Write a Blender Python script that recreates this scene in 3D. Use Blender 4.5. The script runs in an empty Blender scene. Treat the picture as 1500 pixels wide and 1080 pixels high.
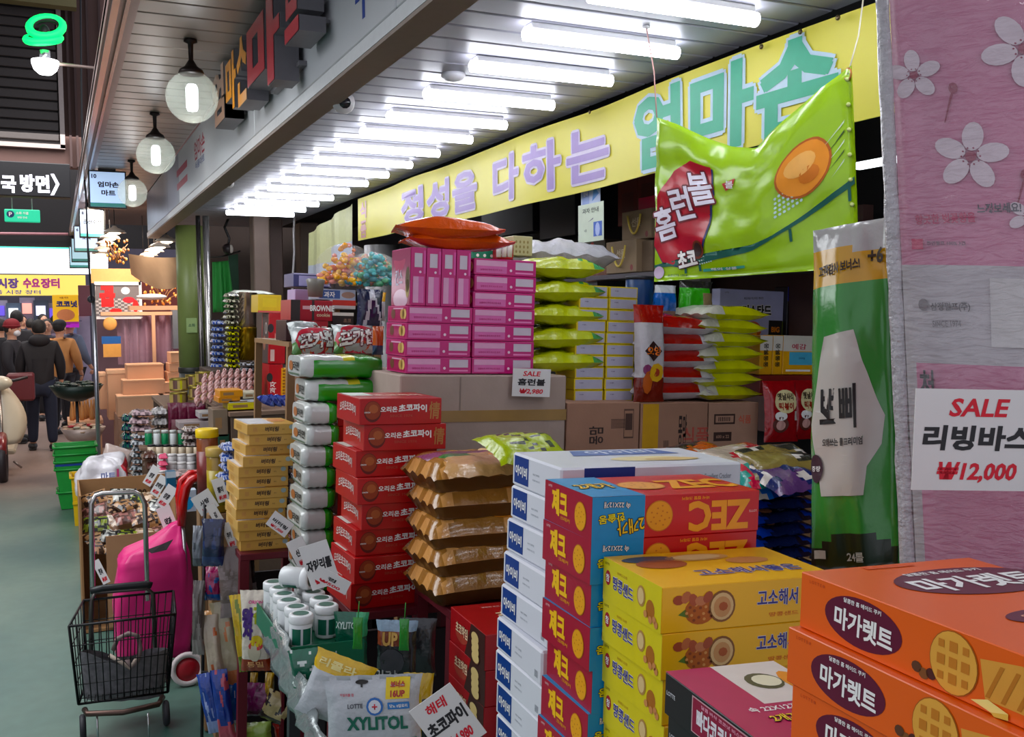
import bpy, bmesh, math, random
import numpy as np
from mathutils import Matrix, Vector, noise
random.seed(7)
R_ = math.radians
SC = bpy.context.scene
COL = SC.collection
# ------------------------------------------------------------------ camera
F = 1420.0; CX, CY = 750.0, 540.0; CH = 1.72
def _n(v): return v / np.linalg.norm(v)
_d1 = _n(np.array([(82-CX)/F, -(461-CY)/F, -1.0]))          # aisle direction seen from the camera
_h = np.array([(3770-CX)/F, -(430-CY)/F, -1.0])
_up = _n(np.cross(_h, _d1)); _up = -_up if _up[1] < 0 else _up
RW = np.stack([np.cross(_d1, _up), _d1, _up])
CP = np.array([0, 0, CH])
TH = R_(2.2)                                                # the goods tables lean slightly inwards
RG = np.array([[math.cos(TH), 0, math.sin(TH)], [0, 1, 0], [-math.sin(TH), 0, math.cos(TH)]])
cam = bpy.data.cameras.new('camera'); co = bpy.data.objects.new('camera', cam); COL.objects.link(co)
cam.sensor_width = 36; cam.lens = F/1500*36; cam.clip_end = 200; cam.clip_start = 0.02
mw = Matrix.Identity(4)
for i in range(3):
    for j in range(3): mw[i][j] = RW[i][j]
mw.translation = CP
co.matrix_world = mw
SC.camera = co
GM = Matrix.Identity(4)                                     # goods frame -> world
for i in range(3):
    for j in range(3): GM[i][j] = RG[i][j]
GM.translation = Vector(CP - RG @ CP)
# ------------------------------------------------------------------ light
SC.view_settings.view_transform = 'Standard'; SC.view_settings.look = 'None'
SC.view_settings.gamma = 1; SC.view_settings.use_curve_mapping = False
SC.view_settings.exposure = 0.28
W = bpy.data.worlds.new('world'); SC.world = W; W.use_nodes = True
W.node_tree.nodes['Background'].inputs[0].default_value = (0.86, 0.88, 1.0, 1)
W.node_tree.nodes['Background'].inputs[1].default_value = 0.6
TUBE_E = 14.0; GLOBE_E = 9.0; FAR_E = 2.2
def lamp(name, kind, loc, power, col=(1, 1, 1), size=0.3, aim=None, sy=None):
    l = bpy.data.lights.new(name, kind); l.energy = power; l.color = col
    if kind == 'AREA':
        l.size = size
        if sy: l.shape = 'RECTANGLE'; l.size_y = sy
    else: l.shadow_soft_size = size
    o = bpy.data.objects.new(name, l); COL.objects.link(o); o.location = loc
    if aim: o.rotation_euler = (Vector(aim)-Vector(loc)).to_track_quat('-Z', 'Y').to_euler()
    return o
lamp('arcade_skylight', 'AREA', (-1.9, 5.0, 4.4), 400, (0.93, 0.97, 1.0), 3.0, (-0.6, 5.2, 0), 9)
lamp('far_skylight', 'AREA', (-0.8, 17, 4.2), 420, (1, 0.97, 0.96), 4.0, (-0.8, 17, 0), 8)
lamp('stall_light', 'AREA', (0.9, 11.5, 2.75), 60, (1, 0.86, 0.72), 1.0, (0.6, 12.2, 0.9), 1.0)
# ------------------------------------------------------------------ rays from the photograph
def ray(x, y): return RW @ np.array([(x-CX)/F, -(y-CY)/F, -1.0])
def _hit(r, d, k):
    if d is not None: t = d
    elif 'X' in k: t = k['X']/r[0]
    elif 'Y' in k: t = k['Y']/r[1]
    else: t = (k['Z']-CH)/r[2]
    return CP + r*t
def at(x, y, d=None, **k): return _hit(ray(x, y), d, k)
def g(x, y, d=None, **k): return _hit(RG.T @ ray(x, y), d, k)
# ------------------------------------------------------------------ materials
def lin(h):
    h = h.lstrip('#'); c = [int(h[i:i+2], 16)/255 for i in (0, 2, 4)]
    c = [x/12.92 if x <= 0.04045 else ((x+0.055)/1.055)**2.4 for x in c]; g_ = sum(c)/3
    return [min(1.0, max(0.0, g_+(x-g_)*1.14)) for x in c]
_MC = {}
def C(hexc, rough=0.45, metal=0.0, var=0.06, scale=30, bump=0.0, bscale=None, coat=0.0, name=None):
    key = (hexc, rough, metal, var, scale, bump, coat)
    if key in _MC: return _MC[key]
    m = bpy.data.materials.new(name or 'mat_'+hexc); m.use_nodes = True
    nt = m.node_tree; b = nt.nodes['Principled BSDF']
    rgb = lin(hexc)
    b.inputs['Roughness'].default_value = rough; b.inputs['Metallic'].default_value = metal
    if coat: b.inputs['Coat Weight'].default_value = coat; b.inputs['Coat Roughness'].default_value = 0.12
    tc = nt.nodes.new('ShaderNodeTexCoord'); nz = nt.nodes.new('ShaderNodeTexNoise')
    nz.inputs['Scale'].default_value = scale; nz.inputs['Detail'].default_value = 3
    nt.links.new(tc.outputs['Object'], nz.inputs['Vector'])
    mx = nt.nodes.new('ShaderNodeMix'); mx.data_type = 'RGBA'
    mx.inputs['A'].default_value = [x*(1-var*2) for x in rgb]+[1]
    mx.inputs['B'].default_value = [min(1, x*(1+var)+var*0.02) for x in rgb]+[1]
    nt.links.new(nz.outputs['Fac'], mx.inputs['Factor'])
    nt.links.new(mx.outputs['Result'], b.inputs['Base Color'])
    if bump:
        n2 = nt.nodes.new('ShaderNodeTexNoise'); n2.inputs['Scale'].default_value = bscale or scale
        n2.inputs['Detail'].default_value = 4
        nt.links.new(tc.outputs['Object'], n2.inputs['Vector'])
        bp = nt.nodes.new('ShaderNodeBump'); bp.inputs['Strength'].default_value = bump; bp.inputs['Distance'].default_value = 0.01
        nt.links.new(n2.outputs['Fac'], bp.inputs['Height']); nt.links.new(bp.outputs['Normal'], b.inputs['Normal'])
    _MC[key] = m
    return m
def FOIL(h, var=0.1): return C(h, 0.22, 0.0, var, 22, 0.5, 38, coat=0.5)
def CARD(h): return C(h, 0.3, 0.0, 0.04, 12, 0.05, 8, coat=0.15)
def KRAFT(h): return C(h, 0.75, 0.0, 0.07, 14, 0.08, 60)
def MET(h, r=0.3): return C(h, r, 0.9, 0.05, 20)
def EMI(hexc, s, name=None):
    key = ('e', hexc, s)
    if key in _MC: return _MC[key]
    m = bpy.data.materials.new(name or 'glow_'+hexc); m.use_nodes = True
    b = m.node_tree.nodes['Principled BSDF']; c = lin(hexc)+[1]
    b.inputs['Base Color'].default_value = c
    b.inputs['Emission Color'].default_value = c; b.inputs['Emission Strength'].default_value = s
    _MC[key] = m; return m
def GLASS(hexc='ffffff', alpha=0.25, rough=0.08, bump=0.0, bscale=20, name='film'):
    key = ('g', hexc, alpha, rough, bump, bscale)
    if key in _MC: return _MC[key]
    m = bpy.data.materials.new(name); m.use_nodes = True; nt = m.node_tree
    b = nt.nodes['Principled BSDF']; b.inputs['Base Color'].default_value = lin(hexc)+[1]
    b.inputs['Roughness'].default_value = rough; b.inputs['Alpha'].default_value = 1
    tr = nt.nodes.new('ShaderNodeBsdfTransparent'); mx = nt.nodes.new('ShaderNodeMixShader')
    mx.inputs[0].default_value = alpha
    nt.links.new(tr.outputs[0], mx.inputs[1]); nt.links.new(b.outputs[0], mx.inputs[2])
    out = nt.nodes['Material Output']; nt.links.new(mx.outputs[0], out.inputs[0])
    if bump:
        tc = nt.nodes.new('ShaderNodeTexCoord'); mp = nt.nodes.new('ShaderNodeMapping')
        mp.inputs['Rotation'].default_value = (0.3, 0.5, 0.4); mp.inputs['Scale'].default_value = (1, 1, 4)
        nz = nt.nodes.new('ShaderNodeTexNoise'); nz.inputs['Scale'].default_value = bscale; nz.inputs['Distortion'].default_value = 1.5
        nt.links.new(tc.outputs['Object'], mp.inputs[0]); nt.links.new(mp.outputs[0], nz.inputs['Vector'])
        bp = nt.nodes.new('ShaderNodeBump'); bp.inputs['Strength'].default_value = bump; bp.inputs['Distance'].default_value = 0.02
        nt.links.new(nz.outputs['Fac'], bp.inputs['Height']); nt.links.new(bp.outputs['Normal'], b.inputs['Normal'])
    _MC[key] = m; return m
# ------------------------------------------------------------------ text
_TC = {}
_TO = [bpy.data.objects.new('t', bpy.data.curves.new('t', 'FONT'))]
def text_mesh(s, bold=0.02):
    key = (s, bold)
    if key in _TC: return _TC[key]
    o = _TO[0]; c = o.data; c.body = s; c.resolution_u = 2; c.offset = bold
    me = bpy.data.meshes.new_from_object(o)
    vs = np.array([v.co[:2] for v in me.vertices]) if len(me.vertices) else np.zeros((1, 2))
    fs = [tuple(p.vertices) for p in me.polygons]
    bpy.data.meshes.remove(me)
    lo, hi = vs.min(0), vs.max(0); sz = np.maximum(hi-lo, 1e-6)
    _TC[key] = ((vs-(lo+hi)/2), sz, fs)
    return _TC[key]
# ------------------------------------------------------------------ mesh builder
class B:
    def __init__(s): s.v = []; s.f = []; s.mi = []; s.mats = []; s.sm = []
    def m(s, mat):
        if mat not in s.mats: s.mats.append(mat)
        return s.mats.index(mat)
    def add(s, vs, fs, mat, M=None, smooth=False):
        k = len(s.v); i = s.m(mat)
        for v in vs:
            v = Vector(v); s.v.append(M @ v if M else v)
        for f in fs: s.f.append([k+a for a in f]); s.mi.append(i); s.sm.append(smooth)
        return s
    def box(s, x0, y0, z0, x1, y1, z1, mat, M=None, c=0.0):
        if not c:
            vs = [(x, y, z) for z in (z0, z1) for y in (y0, y1) for x in (x0, x1)]
            return s.add(vs, [(0, 2, 3, 1), (4, 5, 7, 6), (0, 1, 5, 4), (2, 6, 7, 3), (0, 4, 6, 2), (1, 3, 7, 5)], mat, M)
        vs = []; X = (x0, x1); Y = (y0, y1); Z = (z0, z1)
        idx = {}
        for a in (0, 1):
            for b_ in (0, 1):
                for d in (0, 1):
                    sx, sy, sz = 1-2*a, 1-2*b_, 1-2*d
                    for ax in range(3):
                        p = [X[a], Y[b_], Z[d]]
                        for q, sg in enumerate((sx, sy, sz)):
                            if q != ax: p[q] += sg*c
                        idx[a, b_, d, ax] = len(vs); vs.append(p)
        fs = []
        for ax in range(3):
            o = [q for q in range(3) if q != ax]
            for e in (0, 1):
                q = []
                for u, w in ((0, 0), (1, 0), (1, 1), (0, 1)):
                    k = [0, 0, 0]; k[ax] = e; k[o[0]] = u; k[o[1]] = w
                    q.append(idx[k[0], k[1], k[2], ax])
                flip = (e == 0) ^ (ax == 1)
                fs.append(q[::-1] if flip else q)
        for ax in range(3):                                  # edge strips along axis ax
            o = [q for q in range(3) if q != ax]
            for u in (0, 1):
                for w in (0, 1):
                    k0 = [0, 0, 0]; k0[o[0]] = u; k0[o[1]] = w; k1 = list(k0); k1[ax] = 1
                    fs.append([idx[(*k0, o[0])], idx[(*k0, o[1])], idx[(*k1, o[1])], idx[(*k1, o[0])]])
        for a in (0, 1):
            for b_ in (0, 1):
                for d in (0, 1): fs.append([idx[a, b_, d, 0], idx[a, b_, d, 1], idx[a, b_, d, 2]])
        return s.add(vs, fs, mat, M)
    def lathe(s, prof, n, mat, M=None, smooth=True, ring=False):
        vs = []; fs = []
        for r, z in prof:
            for k in range(n):
                a = 2*math.pi*k/n; vs.append((r*math.cos(a), r*math.sin(a), z))
        for i in range(len(prof)-1):
            for k in range(n):
                fs.append((i*n+k, i*n+(k+1) % n, (i+1)*n+(k+1) % n, (i+1)*n+k))
        if ring:
            L_ = len(prof)-1
            for k in range(n): fs.append((L_*n+k, L_*n+(k+1) % n, (k+1) % n, k))
            return s.add(vs, fs, mat, M, smooth)
        if prof[0][0] > 1e-6: fs.append(tuple(range(n))[::-1])
        if prof[-1][0] > 1e-6: fs.append(tuple((len(prof)-1)*n+k for k in range(n)))
        return s.add(vs, fs, mat, M, smooth)
    def cyl(s, p0, p1, r0, mat, r1=None, n=10, M=None, smooth=True):
        p0, p1 = Vector(p0), Vector(p1); r1 = r0 if r1 is None else r1
        d = p1-p0; q = d.to_track_quat('Z', 'Y').to_matrix().to_4x4(); q.translation = p0
        return s.lathe([(r0, 0), (r1, d.length)], n, mat, (M @ q) if M else q, smooth)
    def tube(s, pts, r, mat, n=8, M=None, closed=False):
        pts = [Vector(p) for p in pts]; L = len(pts); vs = []; fs = []
        ref = None
        for i, p in enumerate(pts):
            a = pts[i-1] if (i or closed) else p; b_ = pts[(i+1) % L] if (i < L-1 or closed) else p
            t = (b_-a).normalized()
            if ref is None: ref = Vector((0, 0, 1)) if abs(t.z) < 0.9 else Vector((1, 0, 0))
            u = (ref - t*ref.dot(t)).normalized(); ref = u; w = t.cross(u)
            rr = r[i] if isinstance(r, (list, tuple)) else r
            for k in range(n):
                an = 2*math.pi*k/n; vs.append(p+u*(rr*math.cos(an))+w*(rr*math.sin(an)))
        for i in range(L if closed else L-1):
            j = (i+1) % L
            for k in range(n): fs.append((i*n+k, i*n+(k+1) % n, j*n+(k+1) % n, j*n+k))
        if not closed: fs.append(tuple(range(n))[::-1]); fs.append(tuple((L-1)*n+k for k in range(n)))
        return s.add(vs, fs, mat, M, True)
    def ball(s, c, r, mat, n=12, m=8, M=None):
        r = (r, r, r) if not isinstance(r, (tuple, list)) else r
        prof = [(math.sin(math.pi*i/m), -math.cos(math.pi*i/m)) for i in range(m+1)]
        T = Matrix.Translation(c) @ Matrix.Diagonal((*r, 1))
        return s.lathe([(max(a, 1e-4 if 0 < i < m else 0), z) for i, (a, z) in enumerate(prof)], n, mat, (M @ T) if M else T)
    def pillow(s, w, l, t, mats, M=None, nu=14, nv=18, seam=0.06, wr=0.35, seed=0, both=True, p=2.2, zone=None, flat=0.0):
        """soft pouch lying in XY, centred, thickness t; crimped seams at the +-Y ends; returns the height function"""
        def hgt(u, v):
            vv = max(0.0, 1-abs(v/(1-seam))**p)**.55 if abs(v) < 1-seam else 0.0
            uu = max(0.0, 1-abs(u)**4.5)**.5
            k = uu*vv
            wv = noise.noise(Vector((u*2.6+seed*3.1, v*2.1+seed, seed*1.7)))*0.5+noise.noise(Vector((u*7+seed, v*3+seed*2, 3)))*0.25
            return t/2*k*(1+wr*wv)
        def pos(u, v, sgn, e=0.0):
            pinch = 1-0.10*max(0.0, 1-abs(v)**3)*(1 if abs(u) > 0.8 else 0.4)
            fr = 1+0.05*noise.noise(Vector((v*4+seed, seed, 1)))
            z = sgn*(hgt(u, v)*(1-flat if sgn < 0 else 1)+e)
            z += (0.06*t*math.sin(u*14+seed) if abs(v) > 1-seam else 0)
            return Vector((u*w/2*pinch*fr, v*l/2, z))
        for sgn in (1, -1):
            vs = []; fs = {}
            for j in range(nv+1):
                for i in range(nu+1):
                    vs.append(pos(-1+2*i/nu, -1+2*j/nv, sgn))
            k0 = len(s.v)
            for v in vs: s.v.append(M @ v if M else v)
            for j in range(nv):
                for i in range(nu):
                    q = [k0+j*(nu+1)+i, k0+j*(nu+1)+i+1, k0+(j+1)*(nu+1)+i+1, k0+(j+1)*(nu+1)+i]
                    u, v = -1+2*(i+.5)/nu, -1+2*(j+.5)/nv
                    mat = zone(u, v, sgn) if zone else None
                    mat = mats[mat if mat is not None else 0] if isinstance(mats, (list, tuple)) else mats
                    s.f.append(q if sgn > 0 else q[::-1]); s.mi.append(s.m(mat)); s.sm.append(True)
        return lambda x, y, e: (M or Matrix.Identity(4)) @ (pos(max(-1, min(1, 2*x/w)), max(-1, min(1, 2*y/l)), 1, 0) + Vector((0, 0, e+0.0015)))
    def obj(s, name, parent=None, M=None):
        me = bpy.data.meshes.new(name)
        me.from_pydata([tuple(v) for v in s.v], [], s.f)
        for m in s.mats: me.materials.append(m)
        me.polygons.foreach_set('material_index', s.mi); me.polygons.foreach_set('use_smooth', s.sm)
        me.update()
        o = bpy.data.objects.new(name, me); COL.objects.link(o)
        if parent is not None: o.parent = parent
        if M is not None: o.matrix_local = M
        return o
def grid_cut(pts, fs, step):
    """cut flat faces along a grid so that they can follow a curved surface"""
    bm = bmesh.new(); vv = [bm.verts.new((x, y, 0)) for x, y in pts]
    for f in fs:
        try: bm.faces.new([vv[i] for i in f])
        except ValueError: pass
    bmesh.ops.triangulate(bm, faces=bm.faces[:])
    for ax in (0, 1):
        lo = min(p[ax] for p in pts); hi = max(p[ax] for p in pts); k = math.ceil(lo/step)
        while k*step < hi:
            co_ = [0, 0, 0]; co_[ax] = k*step; no = [0, 0, 0]; no[ax] = 1
            bmesh.ops.bisect_plane(bm, geom=bm.verts[:]+bm.edges[:]+bm.faces[:], plane_co=co_, plane_no=no, dist=1e-6); k += 1
    bm.verts.index_update()
    out = [(v.co.x, v.co.y) for v in bm.verts], [tuple(v.index for v in f.verts) for f in bm.faces]
    bm.free(); return out
class P:
    """flat print laid on a face: f maps (u, v, lift) to 3-D"""
    def __init__(s, b, f, w=1.0, h=1.0, cut=0, lift=0.0004):
        s.b = b; s.w = w; s.h = h; s.cut = cut; s.lift = lift
        s.f = f if callable(f) else (lambda u, v, e, M=f: M @ Vector((u, v, e)))
    def lay(s, pts, fs, mat, k):
        if s.cut: pts, fs = grid_cut(pts, fs, s.cut)
        s.b.add([s.f(x, y, k*s.lift) for x, y in pts], fs, mat, None, bool(s.cut))
    def poly(s, pts, mat, k=1): s.lay([(u*s.w, v*s.h) for u, v in pts], [tuple(range(len(pts)))], mat, k)
    def rect(s, u0, v0, u1, v1, mat, k=1): s.poly([(u0, v0), (u1, v0), (u1, v1), (u0, v1)], mat, k)
    def ell(s, cu, cv, ru, rv, mat, k=1, n=20, rot=0):
        """radii in metres"""
        c, d = math.cos(rot), math.sin(rot); pts = []
        for i in range(n):
            a = 2*math.pi*i/n; x, y = ru*math.cos(a), rv*math.sin(a)
            pts.append((cu+(x*c-y*d)/s.w, cv+(x*d+y*c)/s.h))
        s.poly(pts, mat, k)
    def text(s, t, cu, cv, hh, mat, k=2, rot=0.0, width=None, bold=0.02, shear=0.0, arch=0.0, out=None, ow=0.05):
        """hh text height in metres (of the ink), width optional in metres; out = outline material"""
        vs, sz, fs = text_mesh(t, min(bold, .022))
        sy = hh/sz[1]; sx = sy if width is None else width/sz[0]
        c, d = math.cos(rot), math.sin(rot)
        hw = sz[0]*sx/2
        def put(dx, dy, mt, kk):
            pts = []
            for x, y in vs:
                x, y = x*sx+dx, y*sy+dy
                y += arch*(1-(x/max(hw, 1e-6))**2); x += shear*y
                pts.append((cu*s.w+x*c-y*d, cv*s.h+x*d+y*c))
            s.lay(pts, fs, mt, kk)
        ext = max(0, bold-.022)*hh
        if out is not None:
            r = ow*hh+ext
            for i in range(8): put(r*math.cos(i*math.pi/4), r*math.sin(i*math.pi/4), out, k+i*.02)
            k += 1
        if ext > 0:
            for i in range(4): put(ext*math.cos(i*math.pi/2+.78), ext*math.sin(i*math.pi/2+.78), mat, k+.1+i*.02)
        put(0, 0, mat, k+.2)
def face(side, w, d, h):
    """print matrices of a carton centred on x,y with its base at z=0"""
    if side == 'front': o, u, v = (-w/2, -d/2, 0), (1, 0, 0), (0, 0, 1)
    elif side == 'left': o, u, v = (-w/2, d/2, 0), (0, -1, 0), (0, 0, 1)
    elif side == 'top': o, u, v = (-w/2, -d/2, h), (1, 0, 0), (0, 1, 0)
    elif side == 'topL': o, u, v = (-w/2, d/2, h), (0, -1, 0), (1, 0, 0)
    elif side == 'right': o, u, v = (w/2, -d/2, 0), (0, 1, 0), (0, 0, 1)
    elif side == 'back': o, u, v = (w/2, d/2, 0), (-1, 0, 0), (0, 0, 1)
    u, v = Vector(u), Vector(v); n = u.cross(v)
    M = Matrix.Identity(4)
    for i in range(3): M[i][0], M[i][1], M[i][2], M[i][3] = u[i], v[i], n[i], o[i]
    return M
def PF(b, side, w, d, h):
    a, c = {'front': (w, h), 'back': (w, h), 'left': (d, h), 'right': (d, h), 'top': (w, d), 'topL': (d, w)}[side]
    return P(b, face(side, w, d, h), a, c)
# ------------------------------------------------------------------ things
def tag(o, label=None, cat=None, group=None, kind=None):
    if label: o['label'] = label
    if cat: o['category'] = cat
    if group: o['group'] = group
    if kind: o['kind'] = kind
    return o
def thing(name, label, cat, M=None, group=None):
    o = bpy.data.objects.new(name, None); COL.objects.link(o); o.empty_display_size = 0.05
    if M is not None: o.matrix_world = M
    return tag(o, label, cat, group)
def dup(root, M, label=None, group=None):
    r = root.copy(); COL.objects.link(r); r.matrix_world = M
    for ch in root.children:
        c = ch.copy(); COL.objects.link(c); c.parent = r; c.matrix_parent_inverse = ch.matrix_parent_inverse.copy()
        for gc in ch.children:
            q = gc.copy(); COL.objects.link(q); q.parent = c
    if label: r['label'] = label
    if group: r['group'] = group
    return r
def struct(name, b, M=None): return tag(b.obj(name, None, M), kind='structure')
def T(x, y, z, rz=0.0, rx=0.0, ry=0.0, s=1.0):
    return Matrix.Translation((x, y, z)) @ Matrix.Rotation(rz, 4, 'Z') @ Matrix.Rotation(ry, 4, 'Y') @ Matrix.Rotation(rx, 4, 'X') @ (Matrix.Scale(s, 4) if s != 1 else Matrix.Identity(4))
def GT(x, y, z, *a, **k): return GM @ T(x, y, z, *a, **k)
ORD = ['topmost', 'second from top', 'third from top', 'fourth from top', 'fifth from top', 'sixth from top', 'seventh from top', 'eighth from top',
       'ninth from top', 'tenth from top', 'eleventh from top', 'lowest']
def grect(x0, y0, x1, y1, d):
    """pixel rectangle of a front face in the goods frame, at camera depth d (or on the plane Y = -d) -> (left x, y, bottom z, w, h)"""
    ym = (y0+y1)/2; Y = -d if d < 0 else g(x0, ym, d)[1]
    a = g(x0, ym, Y=Y); b = g(x1, ym, Y=Y); t = g((x0+x1)/2, y0, Y=Y); u = g((x0+x1)/2, y1, Y=Y)
    return a[0], Y, u[2], b[0]-a[0], t[2]-u[2]
def arect(x0, y0, x1, y1, Y):
    ym = (y0+y1)/2
    a = at(x0, ym, Y=Y); b = at(x1, ym, Y=Y); t = at((x0+x1)/2, y0, Y=Y); u = at((x0+x1)/2, y1, Y=Y)
    return a[0], Y, u[2], b[0]-a[0], t[2]-u[2]
def stack(make, label, cat, group, corner, w, d, h, n, jit=None, yaw=None, back=False, ords=None, s=1.0):
    """corner: goods-frame position of the front-left-top corner of the topmost box (back-left-top if back)"""
    first = None; out = []
    for i in range(n):
        jx, jy = (jit[i] if jit and i < len(jit) else (random.uniform(-.004, .004), random.uniform(-.004, .004)))
        ya = yaw[i] if yaw and i < len(yaw) else random.uniform(-0.012, 0.012)
        ax, ay = s*w/2, s*(-d/2 if back else d/2)
        x = corner[0]+jx+ax*math.cos(ya)-ay*math.sin(ya); y = corner[1]+jy+ax*math.sin(ya)+ay*math.cos(ya); z = corner[2]-(i+1)*h*s
        M = GT(x, y, z, ya, s=s); lab = label.replace('#', (ords or ORD)[min(i, len(ords or ORD)-1)])
        if first is None: first = make(lab, cat, group, M); out.append(first)
        else: out.append(dup(first, M, lab))
    return out
#@@STRUCT
# ------------------------------------------------------------------ floor
m = bpy.data.materials.new('painted_floor'); m.use_nodes = True; nt = m.node_tree; b_ = nt.nodes['Principled BSDF']
tc = nt.nodes.new('ShaderNodeTexCoord'); n1 = nt.nodes.new('ShaderNodeTexNoise'); n1.inputs['Scale'].default_value = 0.55; n1.inputs['Detail'].default_value = 5
n2 = nt.nodes.new('ShaderNodeTexNoise'); n2.inputs['Scale'].default_value = 14; n2.inputs['Detail'].default_value = 6
sp = nt.nodes.new('ShaderNodeSeparateXYZ')
nt.links.new(tc.outputs['Object'], n1.inputs['Vector']); nt.links.new(tc.outputs['Object'], n2.inputs['Vector']); nt.links.new(tc.outputs['Object'], sp.inputs[0])
r1 = nt.nodes.new('ShaderNodeValToRGB'); r1.color_ramp.elements[0].color = lin('3d625c')+[1]; r1.color_ramp.elements[1].color = lin('6e8576')+[1]
r1.color_ramp.elements[0].position = .38; r1.color_ramp.elements[1].position = .66
nt.links.new(n1.outputs['Fac'], r1.inputs[0])
ma = nt.nodes.new('ShaderNodeMath'); ma.operation = 'MULTIPLY_ADD'; ma.inputs[1].default_value = 2.5; nt.links.new(n1.outputs['Fac'], ma.inputs[0]); nt.links.new(sp.outputs['Y'], ma.inputs[2])
mr = nt.nodes.new('ShaderNodeMapRange'); mr.inputs['From Min'].default_value = 10.2; mr.inputs['From Max'].default_value = 12.2
nt.links.new(ma.outputs[0], mr.inputs['Value'])
mx = nt.nodes.new('ShaderNodeMix'); mx.data_type = 'RGBA'; mx.inputs['B'].default_value = lin('a08a80')+[1]
nt.links.new(mr.outputs[0], mx.inputs['Factor']); nt.links.new(r1.outputs[0], mx.inputs['A'])
m2 = nt.nodes.new('ShaderNodeMix'); m2.data_type = 'RGBA'; m2.blend_type = 'MULTIPLY'; m2.inputs['Factor'].default_value = .35
nt.links.new(mx.outputs['Result'], m2.inputs['A']); nt.links.new(n2.outputs['Fac'], m2.inputs['B']); nt.links.new(m2.outputs['Result'], b_.inputs['Base Color'])
b_.inputs['Roughness'].default_value = .38
FLOORM = m
struct('floor', B().box(-5, -2, -0.1, 5, 36, 0, FLOORM))
# ------------------------------------------------------------------ ceilings
XF, XI = 0.875, 2.09
DARK = C('15141a', .7); SLATM = C('968c86', .36, 0.35, .05, 3); SLATW = C('9a9aa6', .42, 0.1, .04, 3)
cl = struct('ceiling_outer', B().box(.225, .5, 2.965, XF, 10.6, 3.0, DARK))
def slats(parent, x0, x1, y0, y1, ystop, pitch, z, mat, gap=.012):
    me = None; y = y0; i = 0
    while y < ystop:
        if me is None:
            b = B().box(x0, 0, 0, x1, pitch-gap, .016, mat, c=.004); o = b.obj('slat', parent); me = o.data
        else:
            o = bpy.data.objects.new('slat', me); COL.objects.link(o); o.parent = parent
        o.location = (0, y, z); y += pitch
    if y < y1:
        b = B()
        while y < y1: b.box(x0, y, z, x1, y+pitch-gap, z+.016, mat); y += pitch
        tag(b.obj('slat', parent), kind='stuff')
slats(cl, .335, XF, 2.9, 10.5, 8.3, .172, 2.945, SLATM)
ci = struct('ceiling_inner', B().box(XF+.08, .3, 2.622, 3.3, 10.4, 2.66, DARK))
slats(ci, XF+.085, XI+.03, 1.38, 10.2, 6.2, .145, 2.6, SLATW)
# gutter moulding along the open edge of the outer ceiling
b = B(); b.box(.225, .5, 2.93, .335, 17, 3.02, C('8f7672', .4, .3)); b.box(.235, .5, 2.915, .262, 17, 2.93, MET('d8d8dc', .2)); b.box(.285, .5, 2.92, .30, 10.6, 2.93, MET('9a8f8c', .25))
struct('trim_1', b)
# fascia
fa = struct('wall_fascia', B().box(XF+.012, .5, 2.50, XF+.085, 10.6, 2.945, C('b9babd', .5)))
GREYP = C('c4c6ca', .38, .1, .05, 2); ys = [.5, 2.6, 4.7, float(at(261, 236, X=XF)[1]), 8.6, 10.6]
for i in range(5):
    mt = GREYP if i < 3 else C('8d8f9c', .35, .2, .12, 3)
    b = B().box(XF, ys[i]+.004, 2.555, XF+.012, ys[i+1]-.004, 2.935, mt, c=.003); b.obj('panel', fa)
tag(B().box(XF-.006, .5, 2.502, XF+.012, 10.6, 2.545, C('cfd0d2', .4)).obj('lower_trim', fa), 'pale strip along the lower edge')
tag(B().box(XF-.004, .5, 2.49, XF+.10, 10.6, 2.502, C('84756c', .5)).obj('soffit_strip', fa), 'brown underside strip')
# red stripe lettering and shop signs printed on the far fascia
P2 = B(); p = P(P2, Matrix(((0, 0, -1, XF), (-1, 0, 0, 0), (0, 1, 0, 0), (0, 0, 0, 1))))      # u = -y, v = z
for z in (2.66, 2.76): p.rect(-7.9, z, -7.25, z+.05, C('b03a4c'), 1)
p.text('엄마손', -6.6, 2.80, .13, C('a83446'), 1, width=.5); p.text('식품마트', -6.6, 2.70, .05, C('3a4a80'), 1, width=.45)
q_ = at(545, 14, X=XF); p.text('주식', -q_[1], q_[2]+.095, .19, C('24408c'), 1, bold=.04)
P2.obj('lettering', fa)
# ------------------------------------------------------------------ raised sign letters on the fascia
def sign_letter(ch, y, zc, hh, wy, mat_f, label, depth=.11, ddy=0):
    t = thing('sign_letter', label, 'sign', T(XF, y, zc), 'raised sign letters on the fascia')
    body = B(); side = C('77757a', .45, .2)
    vs, sz, fs = text_mesh(ch, .045)
    sx, sy = wy/sz[0], hh/sz[1]
    def mk(scale, x, mat, off):
        b = B(); k = [(x, -u*sx*scale, v*sy*scale) for u, v in vs]; b.add(k, [f[::-1] for f in fs], mat); return b
    # extruded body
    edges = {}
    for f in fs:
        for a, c in zip(f, f[1:]+f[:1]): edges[(a, c)] = 1
    vv = [(-.02, -u*sx, v*sy) for u, v in vs]+[(-depth, -u*sx, v*sy) for u, v in vs]; n = len(vs)
    q = [(a, c, c+n, a+n) for (a, c) in edges if (c, a) not in edges]
    body.add(vv, q, side); body.add(vv[n:], fs, side)
    body.obj('letter_side', t)
    mk(.985, -depth-.003, mat_f, 0).obj('letter_face', t)
    B().box(-.03, -wy*.4, -hh*.35, 0, wy*.4, -hh*.3, side).obj('mounting_rail', t); B().box(-.03, -wy*.4, hh*.25, 0, wy*.4, hh*.3, side).obj('mounting_rail', t)
RED = C('b3213c', .3); ORG = C('e69a2c', .3)
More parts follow.
